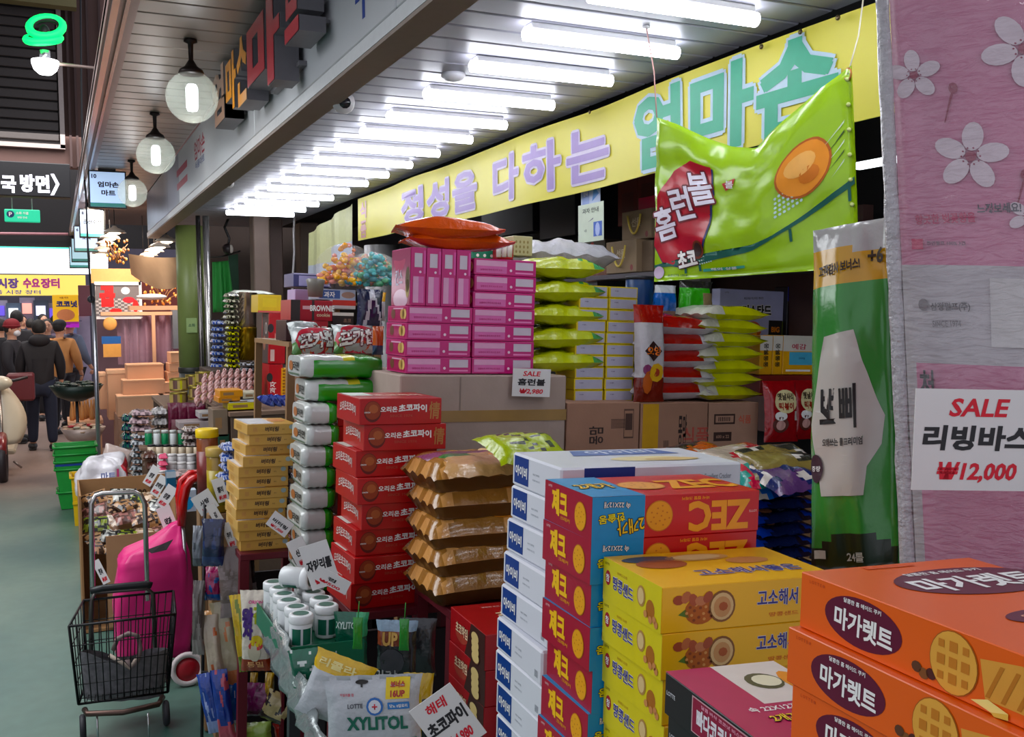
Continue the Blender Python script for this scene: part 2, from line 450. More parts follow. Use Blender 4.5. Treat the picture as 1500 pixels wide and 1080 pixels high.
for ch, xa, xb, zc, hh, mt, lb in (('엄', 312, 328, 2.79, .27, C('c8a088', .3), 'pale brown raised sign letter farthest along the grey fascia'),
                               ('마', 332, 346, 2.78, .26, ORG, 'orange raised sign letter second from the far end of the fascia'),
                               ('손', 348, 363, 2.77, .29, ORG, 'bright orange raised sign letter just left of the tall red one'),
                               ('마', 364, 412, 2.755, .34, RED, 'tall wide red raised sign letter in the fascia row'),
                               ('트', 420, 440, 2.79, .26, RED, 'red raised sign letter with three bars nearest the camera')):
    xf = XF-.11; ya, yb = float(at(xa, 150, X=xf)[1]), float(at(xb, 100, X=xf)[1]); sign_letter(ch, (ya+yb)/2, zc, hh, ya-yb, mt, lb)
# ------------------------------------------------------------------ tubes
tube_px = [((860, 0), (1093, 14)), ((735, 48), (970, 68)), ((668, 95), (880, 112)), ((600, 137), (798, 148)), ((550, 170), (733, 178)), ((512, 193), (682, 200)),
           ((478, 215), (637, 221))]
tys = [float(at((a[0]+c[0])/2, (a[1]+c[1])/2, Z=2.57)[1]) for a, c in tube_px]
while len(tys) < 15: tys.append(tys[-1]+.44)
tys = [tys[0]-.46*k for k in (4, 3, 2, 1)]+tys
TUBEM = EMI('f4f6ff', TUBE_E, 'tube_glow')
first = None
names = ['overhead', 'next to overhead', 'third from overhead', 'last hidden', 'nearest', 'second nearest', 'third', 'fourth', 'fifth', 'sixth', 'seventh', 'eighth', 'ninth', 'tenth', 'eleventh', 'twelfth', 'thirteenth', 'fourteenth', 'farthest']
for i, y in enumerate(tys):
    M = T(1.32, y, 2.6); lb = f'{names[i]} of the white tube lights in the row under the slatted ceiling'.replace('third of', 'third nearest of')
    if first is None:
        t = first = thing('tube_light', lb, 'light', M, 'tube lights under the canopy ceiling')
        B().box(.02, -.02, -.022, .55, .02, 0, C('e8e8ea'), c=.004).obj('fixture_base', t)
        b = B(); b.tube([(0, 0, -.035), (.006, 0, -.035), (.565, 0, -.035), (.571, 0, -.035)], [.012, .021, .021, .012], TUBEM, 14); b.obj('diffuser', t)
    else: dup(first, M, lb)
# smoke detector, ceiling hooks, cameras
t = thing('smoke_detector', 'round white smoke detector on ceiling beside the third tube light', 'detector', T(*at(664, 108, Z=2.6)))
B().lathe([(.045, 0), (.045, -.012), (.03, -.025), (.0001, -.03)], 18, C('dcdce4'), M=None).obj('body', t)
def dome_cam(px_, label, s=1.0):
    q = at(*px_, X=1.0); t = thing('security_camera', label, 'camera', T(q[0], q[1], 2.6))
    b = B(); b.lathe([(.03*s, 0), (.03*s, -.01), (.018*s, -.015), (.018*s, -.05*s)], 14, C('e6e6e8')); b.obj('mount', t)
    b = B(); b.ball((0, 0, -.08*s), .036*s, C('d6d6da')); b.obj('housing', t)
    b = B(); b.cyl((0, -.02*s, -.085*s), (-.01, -.045*s, -.09*s), .018*s, C('202026', .1)); b.obj('lens', t)
dome_cam((503, 133), 'white dome security camera under the fascia edge near the letters', 1.2)
dome_cam((335, 258), 'small security camera farther along under the fascia edge', .9)
# globes
for i, (px_, lb) in enumerate((((282, 58), 'nearest and largest frosted globe lamp hanging from slatted ceiling'), ((224, 165), 'middle frosted globe lamp of the three'), ((194, 235), 'farthest frosted globe lamp beside the white light-box sign'))):
    q = at(*px_, Z=2.945); q[0] = .585
    if i == 0:
        t = g0 = thing('globe_lamp', lb, 'lamp', T(*q), 'globe lamps along the outer ceiling')
        br = C('2a211f', .4, .5)
        b = B(); b.lathe([(.028, 0), (.03, -.012), (.012, -.02), (.010, -.09), (.016, -.10), (.028, -.12), (.05, -.135), (.056, -.15), (.050, -.155)], 20, br); b.obj('stem', t)
        b = B(); b.ball((0, 0, -.255), .114, GLASS('dfe4d8', .30, .2, .35, 60, 'frosted_globe'), 28, 18); b.obj('globe', t)
        b = B(); b.lathe([(.0001, -.32), (.02, -.315), (.026, -.30), (.026, -.215), (.018, -.20)], 16, EMI('f3f8ff', GLOBE_E, 'bulb_glow')); b.obj('bulb', t)
    else: dup(g0, T(*q), lb)
    lamp('globe_light', 'POINT', (q[0], q[1], 2.50), 1.2, (1, .97, .92), .1)
# ------------------------------------------------------------------ right side and far walls
struct('wall_right', B().box(3.2, -.5, 0, 3.3, 12.5, 2.62, C('231f26', .8)))
struct('wall_back', B().box(1.5, 10.9, 0, 3.3, 11.0, 2.9, C('55463f', .8, 0, .2, 3)))
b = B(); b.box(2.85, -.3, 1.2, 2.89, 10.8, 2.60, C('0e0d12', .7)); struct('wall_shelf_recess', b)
for i, (x0, x1, col) in enumerate(((440, 468, '6b5a4f'), (395, 415, '5b4740'), (372, 396, '77655b'))):
    a = at(x0, 380, Y=9.5-.3*i); c = at(x1, 380, Y=9.5-.3*i)
    struct('trim_%d' % (i+2), B().box(a[0], a[1], 0, c[0], a[1]+.2, 2.6, C(col, .6, 0, .2, 4), c=.01))
# pillar
q = at(258, 330, Y=9.0); q2 = at(300, 330, Y=9.0); r = (q2[0]-q[0])/2*.97; xc = (q[0]+q2[0])/2
t = thing('pillar', 'round green painted steel pillar with grey lower half', 'pillar', T(xc, 9.0+r, 0))
B().lathe([(r, 1.22), (r, 2.5)], 28, C('7d8a52', .4, 0, .1, 5)).obj('upper_shaft', t)
B().lathe([(r*1.02, 0), (r*1.02, 1.2)], 28, C('4a4c48', .5, 0, .2, 6)).obj('lower_shaft', t)
B().lathe([(r*1.05, 1.19), (r*1.07, 1.20), (r*1.07, 1.235), (r*1.05, 1.24)], 28, C('2c2c28')).obj('strap', t)
b = B(); b.box(-.06, -r-.012, 1.55, .03, -r-.004, 1.68, C('9db37a')); p = P(b, Matrix(((1, 0, 0, -.06), (0, 0, -1, -r-.012), (0, 1, 0, 1.55), (0, 0, 0, 1))), .09, .13); p.text('소화', .5, .5, .03, C('1e4a34'), 1); b.obj('sticker', t)
for px0, px1, nm, lb, col in ((293, 303, .05, 'shiny steel drain pipe right of the green pillar', 'c9c5c2'), (283, 290, .02, 'thin grey conduit between pillar and steel pipe', '6e6a68')):
    a = at((px0+px1)/2, 330, Y=8.65); b = B(); b.cyl((0, 0, 0), (0, 0, 2.55), abs(at(px1, 330, Y=8.65)[0]-at(px0, 330, Y=8.65)[0])/2, MET(col, .25), n=16)
    tag(b.obj('pipe', None, T(a[0]+.02, 8.65, 0)), lb, 'pipe')
# slim pole on the left
a = at(138, 470, Y=9.9); b = B(); b.cyl((0, 0, 0), (0, 0, 2.0), .020, MET('b9b9c2', .3)); t = thing('awning_pole', 'slim grey metal pole standing beside the green baskets', 'pole', T(a[0], 9.9, 0)); b.obj('shaft', t)
B().lathe([(.05, 0), (.05, .012), (.022, .02)], 14, MET('777780')).obj('foot', t)
B().ball((-.02, -.03, 1.86), .035, C('33343a')).obj('clamp', t)
pts = [at(x, y, Y=9.6) for x, y in ((118, 0), (119, 120), (121, 230), (126, 290), (129, 370), (134, 440))]
pts[0][2] = pts[0][2]
tag(B().tube(pts, .008, C('1c1a20', .6), 6).obj('cable', None), 'black cable hanging from the arcade roof down to the slim pole', 'cable')
# ================================================================== front stacks of cartons
WHT = C('f2f0ec', .5); BLK = C('15110f', .5)
def cookie(p, cu, cv, r, k=2, base='d9933f', dark='a86422', dots=9, n=22, squash=1.0):
    p.ell(cu, cv, r, r*squash, C(dark), k, n); p.ell(cu, cv, r*.94, r*.94*squash, C(base), k+1, n)
    for i in range(dots):
        a = i*2.4; q = r*.75*math.sqrt((i+.5)/dots)
        p.ell(cu+q*math.cos(a)/p.w, cv+q*squash*math.sin(a)/p.h, r*.07, r*.06, C(dark), k+2, 6)
def waffle(p, cu, cv, r, k=2, rx=.85, rot=0):
    p.ell(cu, cv, r*rx*1.04, r*1.04, C('a85e28'), k, 24); p.ell(cu, cv, r*rx, r, C('e0a552'), k+1, 24)
    for i in (-1, 0, 1):
        for j in (-1, 0, 1):
            if abs(i)+abs(j) < 2 or True:
                x, y = i*r*.52*rx, j*r*.52
                s = r*.17*(1 if i*j == 0 else .75)
                p.poly([(cu+(x-s*rx)/p.w, cv+(y-s)/p.h), (cu+(x+s*rx)/p.w, cv+(y-s)/p.h), (cu+(x+s*rx)/p.w, cv+(y+s)/p.h), (cu+(x-s*rx)/p.w, cv+(y+s)/p.h)], C('c07a35'), k+2)
def carton(name, w, d, h, mats, art, chamfer=.0012, seam=True):
    """mats: body colour or dict by side; art(list of (part name, function(B)))"""
    def make(label, cat, group, M):
        t = thing(name, label, cat, M, group)
        b = B(); b.box(-w/2, -d/2, 0.0004, w/2, d/2, h-.0004, mats, c=chamfer)
        b.obj('carton_body', t)
        for nm, fn in art:
            q = B(); fn(q); o = q.obj(nm, t)
        return t
    return make
# --- orange
ow, od, oh = .275, .40, .0695
def o_print(q):
    p = PF(q, 'left', ow, od, oh); A = C('e8742a', .32); mar = C('5e1230', .35)
    p.ell(.27, .50, .062, .0285, mar, 1, 32)
    p.text('마가렛트', .275, .45, .026, WHT, 2, width=.093, bold=.035, rot=-.04); p.text('달콤한 홈 메이드 쿠키', .27, .80, .0055, WHT, 2, width=.06)
    waffle(p, .60, .50, .0315, 2, .95); 
    p.poly([(.68, .72), (.80, .84), (.97, .5), (.88, .2), (.7, .18)], C('d99a4c'), 1)
    for i in range(5): p.poly([(.70+i*.045, .22), (.712+i*.045, .22), (.752+i*.045, .72), (.74+i*.045, .72)], C('b97532'), 2)
    for x, y, c in ((.48, .22, '5a3420'), (.505, .16, '7a4c28'), (.53, .2, '4a1c18')): p.ell(x, y, .007, .006, C(c), 2, 10)
    p.poly([(.66, .10), (.72, .04), (.77, .12), (.71, .20)], C('f2dc8c'), 4)
    p.poly([(.72, .04), (.77, .12), (.77, .03), (.73, -.0)], C('d9b95c'), 4)
    for i in range(6): p.text('LOTTE'[i:i+1] or '.', .045+i*.012, .88, .004, C('c2501a'), 1)
def o_top(q):
    p = PF(q, 'topL', ow, od, oh); mar = C('5e1230', .35)
    # u runs towards the camera (length), v towards the right
    p = P(q, face('top', ow, od, oh), ow, od); mar = C('5e1230', .35)
    p.ell(.66, .76, .115, .055, mar, 1, 36); p.text('마가렛트', .66, .745, .052, WHT, 2, width=.19, bold=.035); p.text('달콤한 홈 메이드 쿠키', .62, .86, .012, WHT, 2, width=.12)
    p.ell(.50, .42, .055, .022, mar, 1, 28); p.text('오리지널', .50, .42, .016, C('d9a08c'), 2, width=.07)
    waffle(p, .93, .47, .055, 2)
    p.rect(.32, .955, .60, .985, C('d95c24'), 1)
make_orange = carton('biscuit_carton', ow, od, oh, C('e2672a', .33, 0, .03, 6, coat=.1), [('side_print', o_print), ('lid_print', o_top)])
stack(make_orange, 'orange waffle biscuit carton, # of the stack at right edge', 'carton', 'orange biscuit cartons',
      g(1174, 837, 1.0), ow, od, oh, 4, [(0, 0), (-.010, .005), (-.008, -.002), (-.010, 0)], [-.06, -.07, -.05, -.06], back=True, s=.833)
# --- yellow
yw, yd, yh = .315, .20, .071
PUR = C('3b3584', .4)
def y_f(q):
    p = PF(q, 'front', yw, yd, yh)
    p.ell(.21, .44, .027, .021, C('b8642c'), 1, 18); [p.ell(.21+.075*math.sin(i*2.4)*((i+1)/16)**.5, .44+.25*math.cos(i*2.4)*((i+1)/16)**.5, .0028, .0025, C('d99a5c' if i % 2 else '8c4420'), 2, 6) for i in range(16)]; [p.ell(.09+.04*i, .70+.05*math.sin(i*1.7), .010, .0075, C(['a34c30', 'c07048', 'b05a3c', 'c88058', 'a85438'][i]), 2+.1*i, 10, i) for i in range(5)]
    p.ell(.33, .50, .0235, .0245, C('8a5a30'), 2, 20); p.ell(.33, .50, .020, .021, C('e3c08a'), 3, 20); p.ell(.33, .49, .015, .016, C('cf9a66'), 4, 16); p.ell(.335, .5, .008, .007, C('b05c34'), 5, 8)
    p.poly([(.09, .38), (.13, .5), (.15, .3)], C('5c7a2c'), 1)
    p.text('고소해서 좋은', .72, .60, .026, PUR, 2, width=.12, out=WHT, ow=.03); p.text('땅콩샌드 비스킷', .76, .22, .007, C('d97a1c'), 1, width=.10)
def y_l(q):
    p = PF(q, 'left', yw, yd, yh)
    p.rect(-.0, 0, 1, 1, C('d8c81e', .35), 0.5)
    p.ell(.09, .56, .0095, .0125, C('a32430'), 1, 16); p.text('참', .09, .56, .013, WHT, 2)
    p.text('땅콩샌드', .37, .50, .022, PUR, 2, width=.072, rot=-.05, out=WHT, ow=.03)
    p.ell(.68, .58, .0135, .0165, C('b48a50'), 2, 16); p.ell(.68, .58, .010, .013, C('ddc08c'), 3, 14); p.ell(.83, .38, .014, .016, C('a8682c'), 1, 14)
    for x, y in ((.76, .25), (.84, .18), (.90, .22), (.93, .14)): p.ell(x, y, .006, .006, C('c98a58'), 3, 8)
    p.text('LOTTE', .07, .88, .004, C('6a5a10'), 1); p.text('바삭하고 고소한', .35, .78, .005, C('b89020'), 1)
def y_t(q):
    p = PF(q, 'top', yw, yd, yh)
    p.text('고소해서좋은', .60, .30, .035, PUR, 2, width=.19, out=WHT, ow=.03)
    p.ell(.22, .64, .045, .028, C('a85a34'), 1, 20); p.ell(.20, .80, .05, .02, C('4a4c58'), 1, 20); p.ell(.48, .78, .06, .022, C('d9a868'), 1, 20); p.ell(.48, .78, .045, .016, C('e6c890'), 2, 20); p.ell(.72, .6, .04, .02, C('c98850'), 1)
make_yellow = carton('biscuit_carton', yw, yd, yh, C('f5bd08', .33, 0, .03, 6, coat=.1), [('front_print', y_f), ('side_print', y_l), ('lid_print', y_t)])
ys_ = stack(make_yellow, 'yellow peanut sandwich biscuit carton, # of the yellow stack', 'carton', 'yellow peanut biscuit cartons',
      g(970, 861, 1.44), yw, yd, yh, 5, [(0, 0), (.003, 0), (.010, .004), (.012, 0), (.014, 0)], [-.09, -.08, -.07, -.07, -.07])
# --- magenta and black
mw_, md, mh = .17, .30, .058
def m_l(q):
    p = PF(q, 'left', mw_, md, mh)
    p.rect(.25, .12, .78, .93, C('c9a0a4'), 1); p.rect(.26, .15, .77, .90, C('8c1e3c'), 2); p.text('빠다코코낫', .44, .5, .026, C('e6e0e4'), 3, width=.085, bold=.04)
    p.ell(.70, .45, .018, .022, C('d9a85a'), 3, 14); p.ell(.64, .35, .010, .014, C('b87c3c'), 4, 10); p.text('LOTTE', .06, .55, .006, C('c8c8cc'), 1)
    p.text('달콤 바삭 코코넛 비스킷', .5, .82, .005, C('e8a0b4'), 3, width=.10)
def m_t(q):
    p = PF(q, 'top', mw_, md, mh)
    p.rect(0, 0, 1, 1, C('b51a5c', .35), .5); p.rect(.40, .55, 1, 1, C('ded4cc'), 1)
    p.ell(.66, .78, .026, .028, C('4e4a2a'), 2, 16); p.ell(.68, .78, .020, .020, C('e8e2c4'), 3, 16); p.ell(.90, .74, .016, .040, C('e09030'), 2, 12)
    p.text('속 22X12개', .42, .50, .016, WHT, 2, width=.07); p.text('2개가 딱좋아', .55, .40, .02, C('f2cf2c'), 3, width=.09, out=BLK, ow=.04)
    p.text('빠다', .50, .25, .035, C('d8cfd4'), 2, width=.06, bold=.04); p.text('코코낫', .80, .28, .035, C('f2cf2c'), 3, width=.06, out=BLK, ow=.05); p.ell(.72, .12, .03, .018, C('f0e8ec'), 2, 16)
make_mag = carton('biscuit_carton', mw_, md, mh, C('1d171b', .35, 0, .03, 6), [('side_print', m_l), ('lid_print', m_t)])
ms_ = stack(make_mag, 'black and magenta coconut biscuit carton, # before the yellow cartons', 'carton', 'coconut biscuit cartons',
      g(975, 984, 1.32), mw_, md, mh, 3, [(0, 0), (.004, -.004), (.003, 0)], [-.12, -.12, -.11], back=True)
# --- red and blue crackers
zw, zd, zh = .335, .195, .0740
ZR = C('c8102e', .33, coat=.1); ZY = C('f3a61c', .35); ZB = C('1f8fc4', .33)
def z_f(q):
    p = PF(q, 'front', zw, zd, zh); p.rect(0, 0, .30, 1, ZB, 1)
    p.text('2개가', .22, .30, .026, C('f5c818'), 3, rot=math.pi+.12, width=.052, out=BLK, ow=.05); p.text('한솥몽', .11, .50, .015, C('f5e018'), 3, rot=math.pi+.1, width=.05, out=BLK, ow=.05)
    p.text('속 22X12개', .14, .80, .011, WHT, 3, rot=math.pi-.05, width=.05, out=BLK, ow=.06)
    cookie(p, .385, .50, .027, 2, 'eba22c', 'cf7a18', 14, 26)
    p.text('ZEC', .75, .44, .052, ZY, 2, rot=math.pi, width=.125, bold=.05); p.text('바삭 짭짤 크래커', .60, .88, .006, ZY, 2, rot=math.pi, width=.055)
    p.text('LOTTE', .96, .5, .004, C('e8c8c8'), 1, rot=math.pi)
def z_l(q):
    p = PF(q, 'left', zw, zd, zh); p.rect(0, 0, 1, 1, C('a5183a', .33), .5)
    p.text('제크', .34, .56, .046, C('f2c02c'), 2, width=.064, bold=.055, shear=-.05); p.text('크래커', .46, .22, .007, C('e0a030'), 1, width=.04)
    cookie(p, .78, .46, .023, 2, 'e8a63c', 'c07a24', 10, 20, 1.1); p.text('LOTTE', .12, .90, .004, C('e8c8c8'), 1)
def z_t(q):
    p = PF(q, 'top', zw, zd, zh); p.rect(0, 0, .30, 1, ZB, 1); p.text('2개가', .15, .5, .05, C('f5c818'), 3, width=.07, out=BLK, ow=.05)
    cookie(p, .42, .45, .045, 2, 'e6a050', 'c67a2c', 12, 24, .9); p.text('ZEC', .76, .45, .085, ZY, 2, width=.14, bold=.05)
make_zec = carton('cracker_carton', zw, zd, zh, ZR, [('front_print', z_f), ('side_print', z_l), ('lid_print', z_t)])
stack(make_zec, 'red and blue cracker carton, # of the red stack', 'carton', 'red and blue cracker cartons',
      g(868, 729, 1.62), zw, zd, zh, 8, [(0, 0), (.0, 0), (.005, .004), (.003, 0), (.010, 0), (.004, 0), (0, 0), (0, 0)], [-.06, -.05, -.07, -.05, -.08, -.06, -.05, -.06])
# --- white crackers
iw, idd, ih = .385, .225, .0655
NAV = C('1c3f86', .35)
def i_l(q):
    p = PF(q, 'left', iw, idd, ih)
    p.rect(.05, .12, .36, .93, NAV, 1); p.text('아이비', .205, .50, .021, WHT, 2, width=.058, bold=.035, rot=-.03)
    p.text('SALT 담백한', .52, .55, .004, C('a8adb4'), 1, width=.03); p.text('크래커 비스킷', .52, .38, .004, C('b0b4bc'), 1, width=.035); p.text('|||||||||', .9, .28, .013, C('7a7e88'), 1, width=.014)
def i_f(q):
    p = PF(q, 'front', iw, idd, ih)
    p.rect(.12, -.0, .39, .97, NAV, 1); p.text('아이비', .255, .28, .032, WHT, 2, width=.085, bold=.035)
    p.ell(.62, .45, .035, .014, C('cfae90'), 1, 18); p.text('Excellent Cracker', .86, .62, .010, C('9aa0a8'), 1, width=.06)
def i_t(q):
    p = PF(q, 'top', iw, idd, ih)
    p.poly([(.24, .62), (.86, .62), (.80, .92), (.30, .92)], C('5a6fa8'), 1); p.text('아이비', .55, .78, .045, C('dde2ee'), 2, width=.15)
    p.ell(.58, .36, .08, .03, C('e6d6a8'), 1, 22); p.ell(.70, .30, .06, .02, C('d8bc84'), 2, 22)
make_ivy = carton('cracker_carton', iw, idd, ih, C('dfe1e8', .33, 0, .02, 6, coat=.1), [('side_print', i_l), ('front_print', i_f), ('lid_print', i_t)], .004)
wx = [0, .0, -.006, -.018, -.020, -.034, -.03, -.028, -.024, -.024]
st = stack(make_ivy, 'white cracker carton with navy label, # of the white stack', 'carton', 'white cracker cartons',
      g(822, 686, 1.86), iw, idd, ih, 10, [(x*.9, 0) for x in wx], [-.05, -.04, -.03, -.05, -.04, -.06, -.04, -.05, -.04, -.05], s=1.08)
# --- dark red chocolate cartons
cw, cd, ch_ = .26, .20, .071
def hl(q):
    p = PF(q, 'left', cw, cd, ch_); p.poly([(.45, 0), (1, .0), (1, 1), (.62, 1)], C('3a1a16'), 1); p.text('초코하임', .36, .58, .022, C('e6c9a8'), 2, width=.07, bold=.03, out=C('7a1020'), ow=.05)
    p.ell(.35, .42, .036, .016, C('a04034'), 1, 20)
    for i in range(4): p.ell(.74+i*.012, .70-i*.17, .020, .011, C('d9bf86'), 3+i, 16); p.ell(.74+i*.012, .66-i*.17, .020, .010, C('6a3a20'), 2+i, 16)
def ht(q):
    p = PF(q, 'top', cw, cd, ch_); p.text('초코하임', .55, .55, .045, C('f0d8b0'), 2, width=.15, bold=.03); p.text('달콤한 초코 웨하스', .35, .85, .008, C('e8b0a8'), 1); p.rect(.2, .0, 1, .12, C('d9a878'), 1)
make_ch = carton('wafer_carton', cw, cd, ch_, C('a01626', .33, coat=.1), [('side_print', hl), ('lid_print', ht)])
stack(make_ch, 'dark red chocolate wafer carton, # left of the white crackers', 'carton', 'chocolate wafer cartons', g(711, 930, 2.14), cw, cd, ch_, 3, None, [-.04, -.02, -.03], s=1.15)
# --- red chocolate pie cartons
pw, pd, ph = .237, .215, .0722
PR = C('ad0d26', .33, 0, .03, 6, coat=.12)
def c_f(q):
    p = PF(q, 'front', pw, pd, ph)
    p.ell(.155, .50, .0245, .0290, C('5e1712'), 1, 24); p.ell(.155, .54, .0225, .0245, C('8e3a22'), 2, 22); p.ell(.165, .60, .013, .012, C('a85a36'), 3, 14)
    p.text('오리온', .35, .58, .0155, WHT, 2, width=.048, bold=.035); p.text('초코파이', .64, .60, .020, WHT, 2, width=.082, bold=.045, arch=.003)
    p.text('SINCE 1974', .50, .33, .0075, C('a8483c'), 1, width=.065); p.text('情', .91, .52, .048, C('b07a4c'), 2, width=.032, bold=.02, rot=-.05)
    p.text('ORION', .09, .47, .004, WHT, 4, width=.016)
def c_l(q):
    p = PF(q, 'left', pw, pd, ph); p.text('오리온초코파이', .50, .50, .026, C('d9c6c0'), 2, width=.15, bold=.03, arch=.008)
def c_t(q):
    p = PF(q, 'top', pw, pd, ph); p.text('초코파이', .6, .5, .05, C('e8c8b8'), 2, width=.14, bold=.04); p.rect(.02, .45, .30, .95, C('cfd6cc'), 1)
make_pie = carton('pie_carton', pw, pd, ph, PR, [('front_print', c_f), ('side_print', c_l), ('lid_print', c_t)])
px_off = [0, .018, -.002, -.002, .016, .002, -.006, -.012]
stack(make_pie, 'glossy red chocolate pie carton, # of the front stack', 'carton', 'red chocolate pie cartons',
      g(527, 584, 2.6), pw, pd, ph, 8, [(x*.9, .01*(i % 3)) for i, x in enumerate(px_off)], [.02, -.01, .03, .01, -.01, .02, .04, .05])
def c_l2(q):
    p = PF(q, 'front', pw, pd, ph); p.ell(.3, .5, .022, .026, C('2a1010'), 1, 18); p.text('오', .3, .5, .026, WHT, 2, bold=.04)
def c_l3(q):
    p = PF(q, 'left', pw, pd, ph); p.rect(.1, .1, .45, .8, C('6a3a6a'), 1); p.ell(.72, .45, .022, .024, C('1c1010'), 1, 18); p.text('오', .72, .45, .028, WHT, 2, bold=.04)
make_pie2 = carton('pie_carton', .2, .24, ph, PR, [('side_print', lambda q: (lambda p: (p.rect(.1, .15, .42, .8, C('6a3a6a'), 1), p.ell(.72, .45, .022, .024, C('1c1010'), 1, 18), p.text('오', .72, .45, .026, WHT, 2, bold=.04)))(PF(q, 'left', .2, .24, ph)))])
stack(make_pie2, 'red pie carton with black disc, # of the rear stack', 'carton', 'red pie cartons behind', g(497, 592, 3.12), .2, .24, ph, 9)
# --- butter ring cartons
bw, bd, bh = .165, .20, .0357
def b_f(q):
    p = PF(q, 'front', bw, bd, bh); p.text('버터링', .50, .52, .016, C('33201a'), 2, width=.045, bold=.04, shear=.15); p.text('쿠키', .73, .46, .005, C('8a6a3a'), 1); p.ell(.90, .68, .009, .008, C('9fb0b0'), 1, 12); p.rect(.12, .3, .2, .7, C('c8985a'), 1)
def b_l(q):
    p = PF(q, 'left', bw, bd, bh); p.rect(.2, .25, .6, .7, C('b98a48'), 1)
def b_t(q):
    p = PF(q, 'top', bw, bd, bh); p.rect(.02, .05, .55, .95, C('d8d8dc', .2), 1); p.ell(.75, .6, .03, .05, C('c98a58'), 1, 16)
make_but = carton('cookie_carton', bw, bd, bh, C('cda25a', .35, 0, .04, 8, coat=.1), [('front_print', b_f), ('side_print', b_l), ('lid_print', b_t)])
bx = [362, 366, 362, 357, 352, 353, 352, 350, 350, 351, 354, 357]
g0_ = g(362, 622, 3.2)
stack(make_but, 'tan butter cookie carton, # of the tall tan stack', 'carton', 'tan butter cookie cartons', g0_, bw, bd, bh, 12,
      [((x-362)*3.2/1420*1.05, .012*((i*7) % 3)) for i, x in enumerate(bx)], [.05, .02, .06, -.02, .03, .0, .05, -.04, .02, .03, .05, .02])
# ------------------------------------------------------------------ stands below the stacks
STAND = C('5c1420', .45, 0, .06, 8); WOOD = C('8a6a4c', .6, 0, .1, 5)
def stand(name, label, x0, y0, x1, y1, ztop, mat=STAND, th=.022, legs=True, panels=True):
    t = thing(name, label, 'stand', GT((x0+x1)/2, (y0+y1)/2, 0)); w, d = (x1-x0)/2, (y1-y0)/2
    B().box(-w, -d, ztop-th, w, d, ztop, mat, c=.002).obj('top_board', t)
    for sx in (-1, 1):
        for sy in (-1, 1):
            B().box(sx*w-(.03 if sx > 0 else 0), sy*d-(.03 if sy > 0 else 0), 0.03, sx*w+(.03 if sx < 0 else 0), sy*d+(.03 if sy < 0 else 0), ztop-th, mat).obj('leg', t)
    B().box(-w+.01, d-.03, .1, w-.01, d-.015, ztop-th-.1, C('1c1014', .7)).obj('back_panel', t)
    return t
def below(corner, n, h): return corner[2]-n*h
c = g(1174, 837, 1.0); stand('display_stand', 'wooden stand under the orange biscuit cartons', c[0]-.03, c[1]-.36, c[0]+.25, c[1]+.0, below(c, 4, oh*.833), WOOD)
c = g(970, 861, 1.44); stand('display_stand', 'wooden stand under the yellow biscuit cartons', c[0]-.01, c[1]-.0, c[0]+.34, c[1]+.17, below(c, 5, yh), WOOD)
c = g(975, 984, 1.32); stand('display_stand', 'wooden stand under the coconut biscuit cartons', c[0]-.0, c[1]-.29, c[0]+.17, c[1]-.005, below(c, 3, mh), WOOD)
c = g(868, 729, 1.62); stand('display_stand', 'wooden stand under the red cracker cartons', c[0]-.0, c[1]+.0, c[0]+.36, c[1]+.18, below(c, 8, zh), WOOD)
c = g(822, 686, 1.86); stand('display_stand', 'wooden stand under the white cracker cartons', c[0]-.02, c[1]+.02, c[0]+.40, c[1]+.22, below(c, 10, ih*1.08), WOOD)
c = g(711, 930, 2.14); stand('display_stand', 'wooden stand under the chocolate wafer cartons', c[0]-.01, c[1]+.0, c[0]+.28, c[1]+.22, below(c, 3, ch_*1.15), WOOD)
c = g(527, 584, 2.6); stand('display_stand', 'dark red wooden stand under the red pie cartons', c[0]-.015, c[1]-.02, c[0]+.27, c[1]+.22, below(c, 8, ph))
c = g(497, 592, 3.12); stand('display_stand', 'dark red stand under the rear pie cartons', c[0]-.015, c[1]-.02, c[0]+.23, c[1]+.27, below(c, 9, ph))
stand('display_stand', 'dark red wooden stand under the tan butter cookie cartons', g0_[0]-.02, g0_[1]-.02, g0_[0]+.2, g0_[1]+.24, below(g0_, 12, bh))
# ================================================================== pouches and bags
def pouch(name, w, l, t, mats, zone=None, art=None, seed=0, wr=.35, flat=.55, nu=14, nv=16, rough=.22, p=2.2, seam=.06):
    def make(label, cat, group, M):
        th = thing(name, label, cat, M, group)
        b = B(); f = b.pillow(w, l, t, mats, T(0, 0, t/2*(1-flat)+.001), seed=seed, zone=zone, wr=wr, flat=flat, nu=nu, nv=nv, p=p, seam=seam); b.obj('bag_film', th)
        if art:
            q = B(); art(P(q, lambda u, v, e: f(u-w/2, v-l/2, e), w, l, .03, .0005)); q.obj('bag_print', th)
        return th
    return make
def pile(make, label, cat, group, x0, y0, x1, y1, d, n, hd, ords=None, tilt=0, jx=.01, yaw0=0.0, yd=0.0):
    """n bags lying on each other between two pixel heights at camera depth d"""
    X, Y, z, w, h = grect(x0, y0, x1, y1, d); first = None
    for i in range(n):
        zz = z+h-(i+1)*h/n
        M = GT(X+w/2+random.uniform(-jx, jx), Y+hd/2+yd, zz, yaw0+random.uniform(-.08, .08), random.uniform(-.03, .03), tilt+random.uniform(-.03, .03))
        lab = label.replace('#', (ords or ORD)[min(i, 11)])
        if first is None: first = make(lab, cat, group, M)
        else: dup(first, M, lab)
    return first
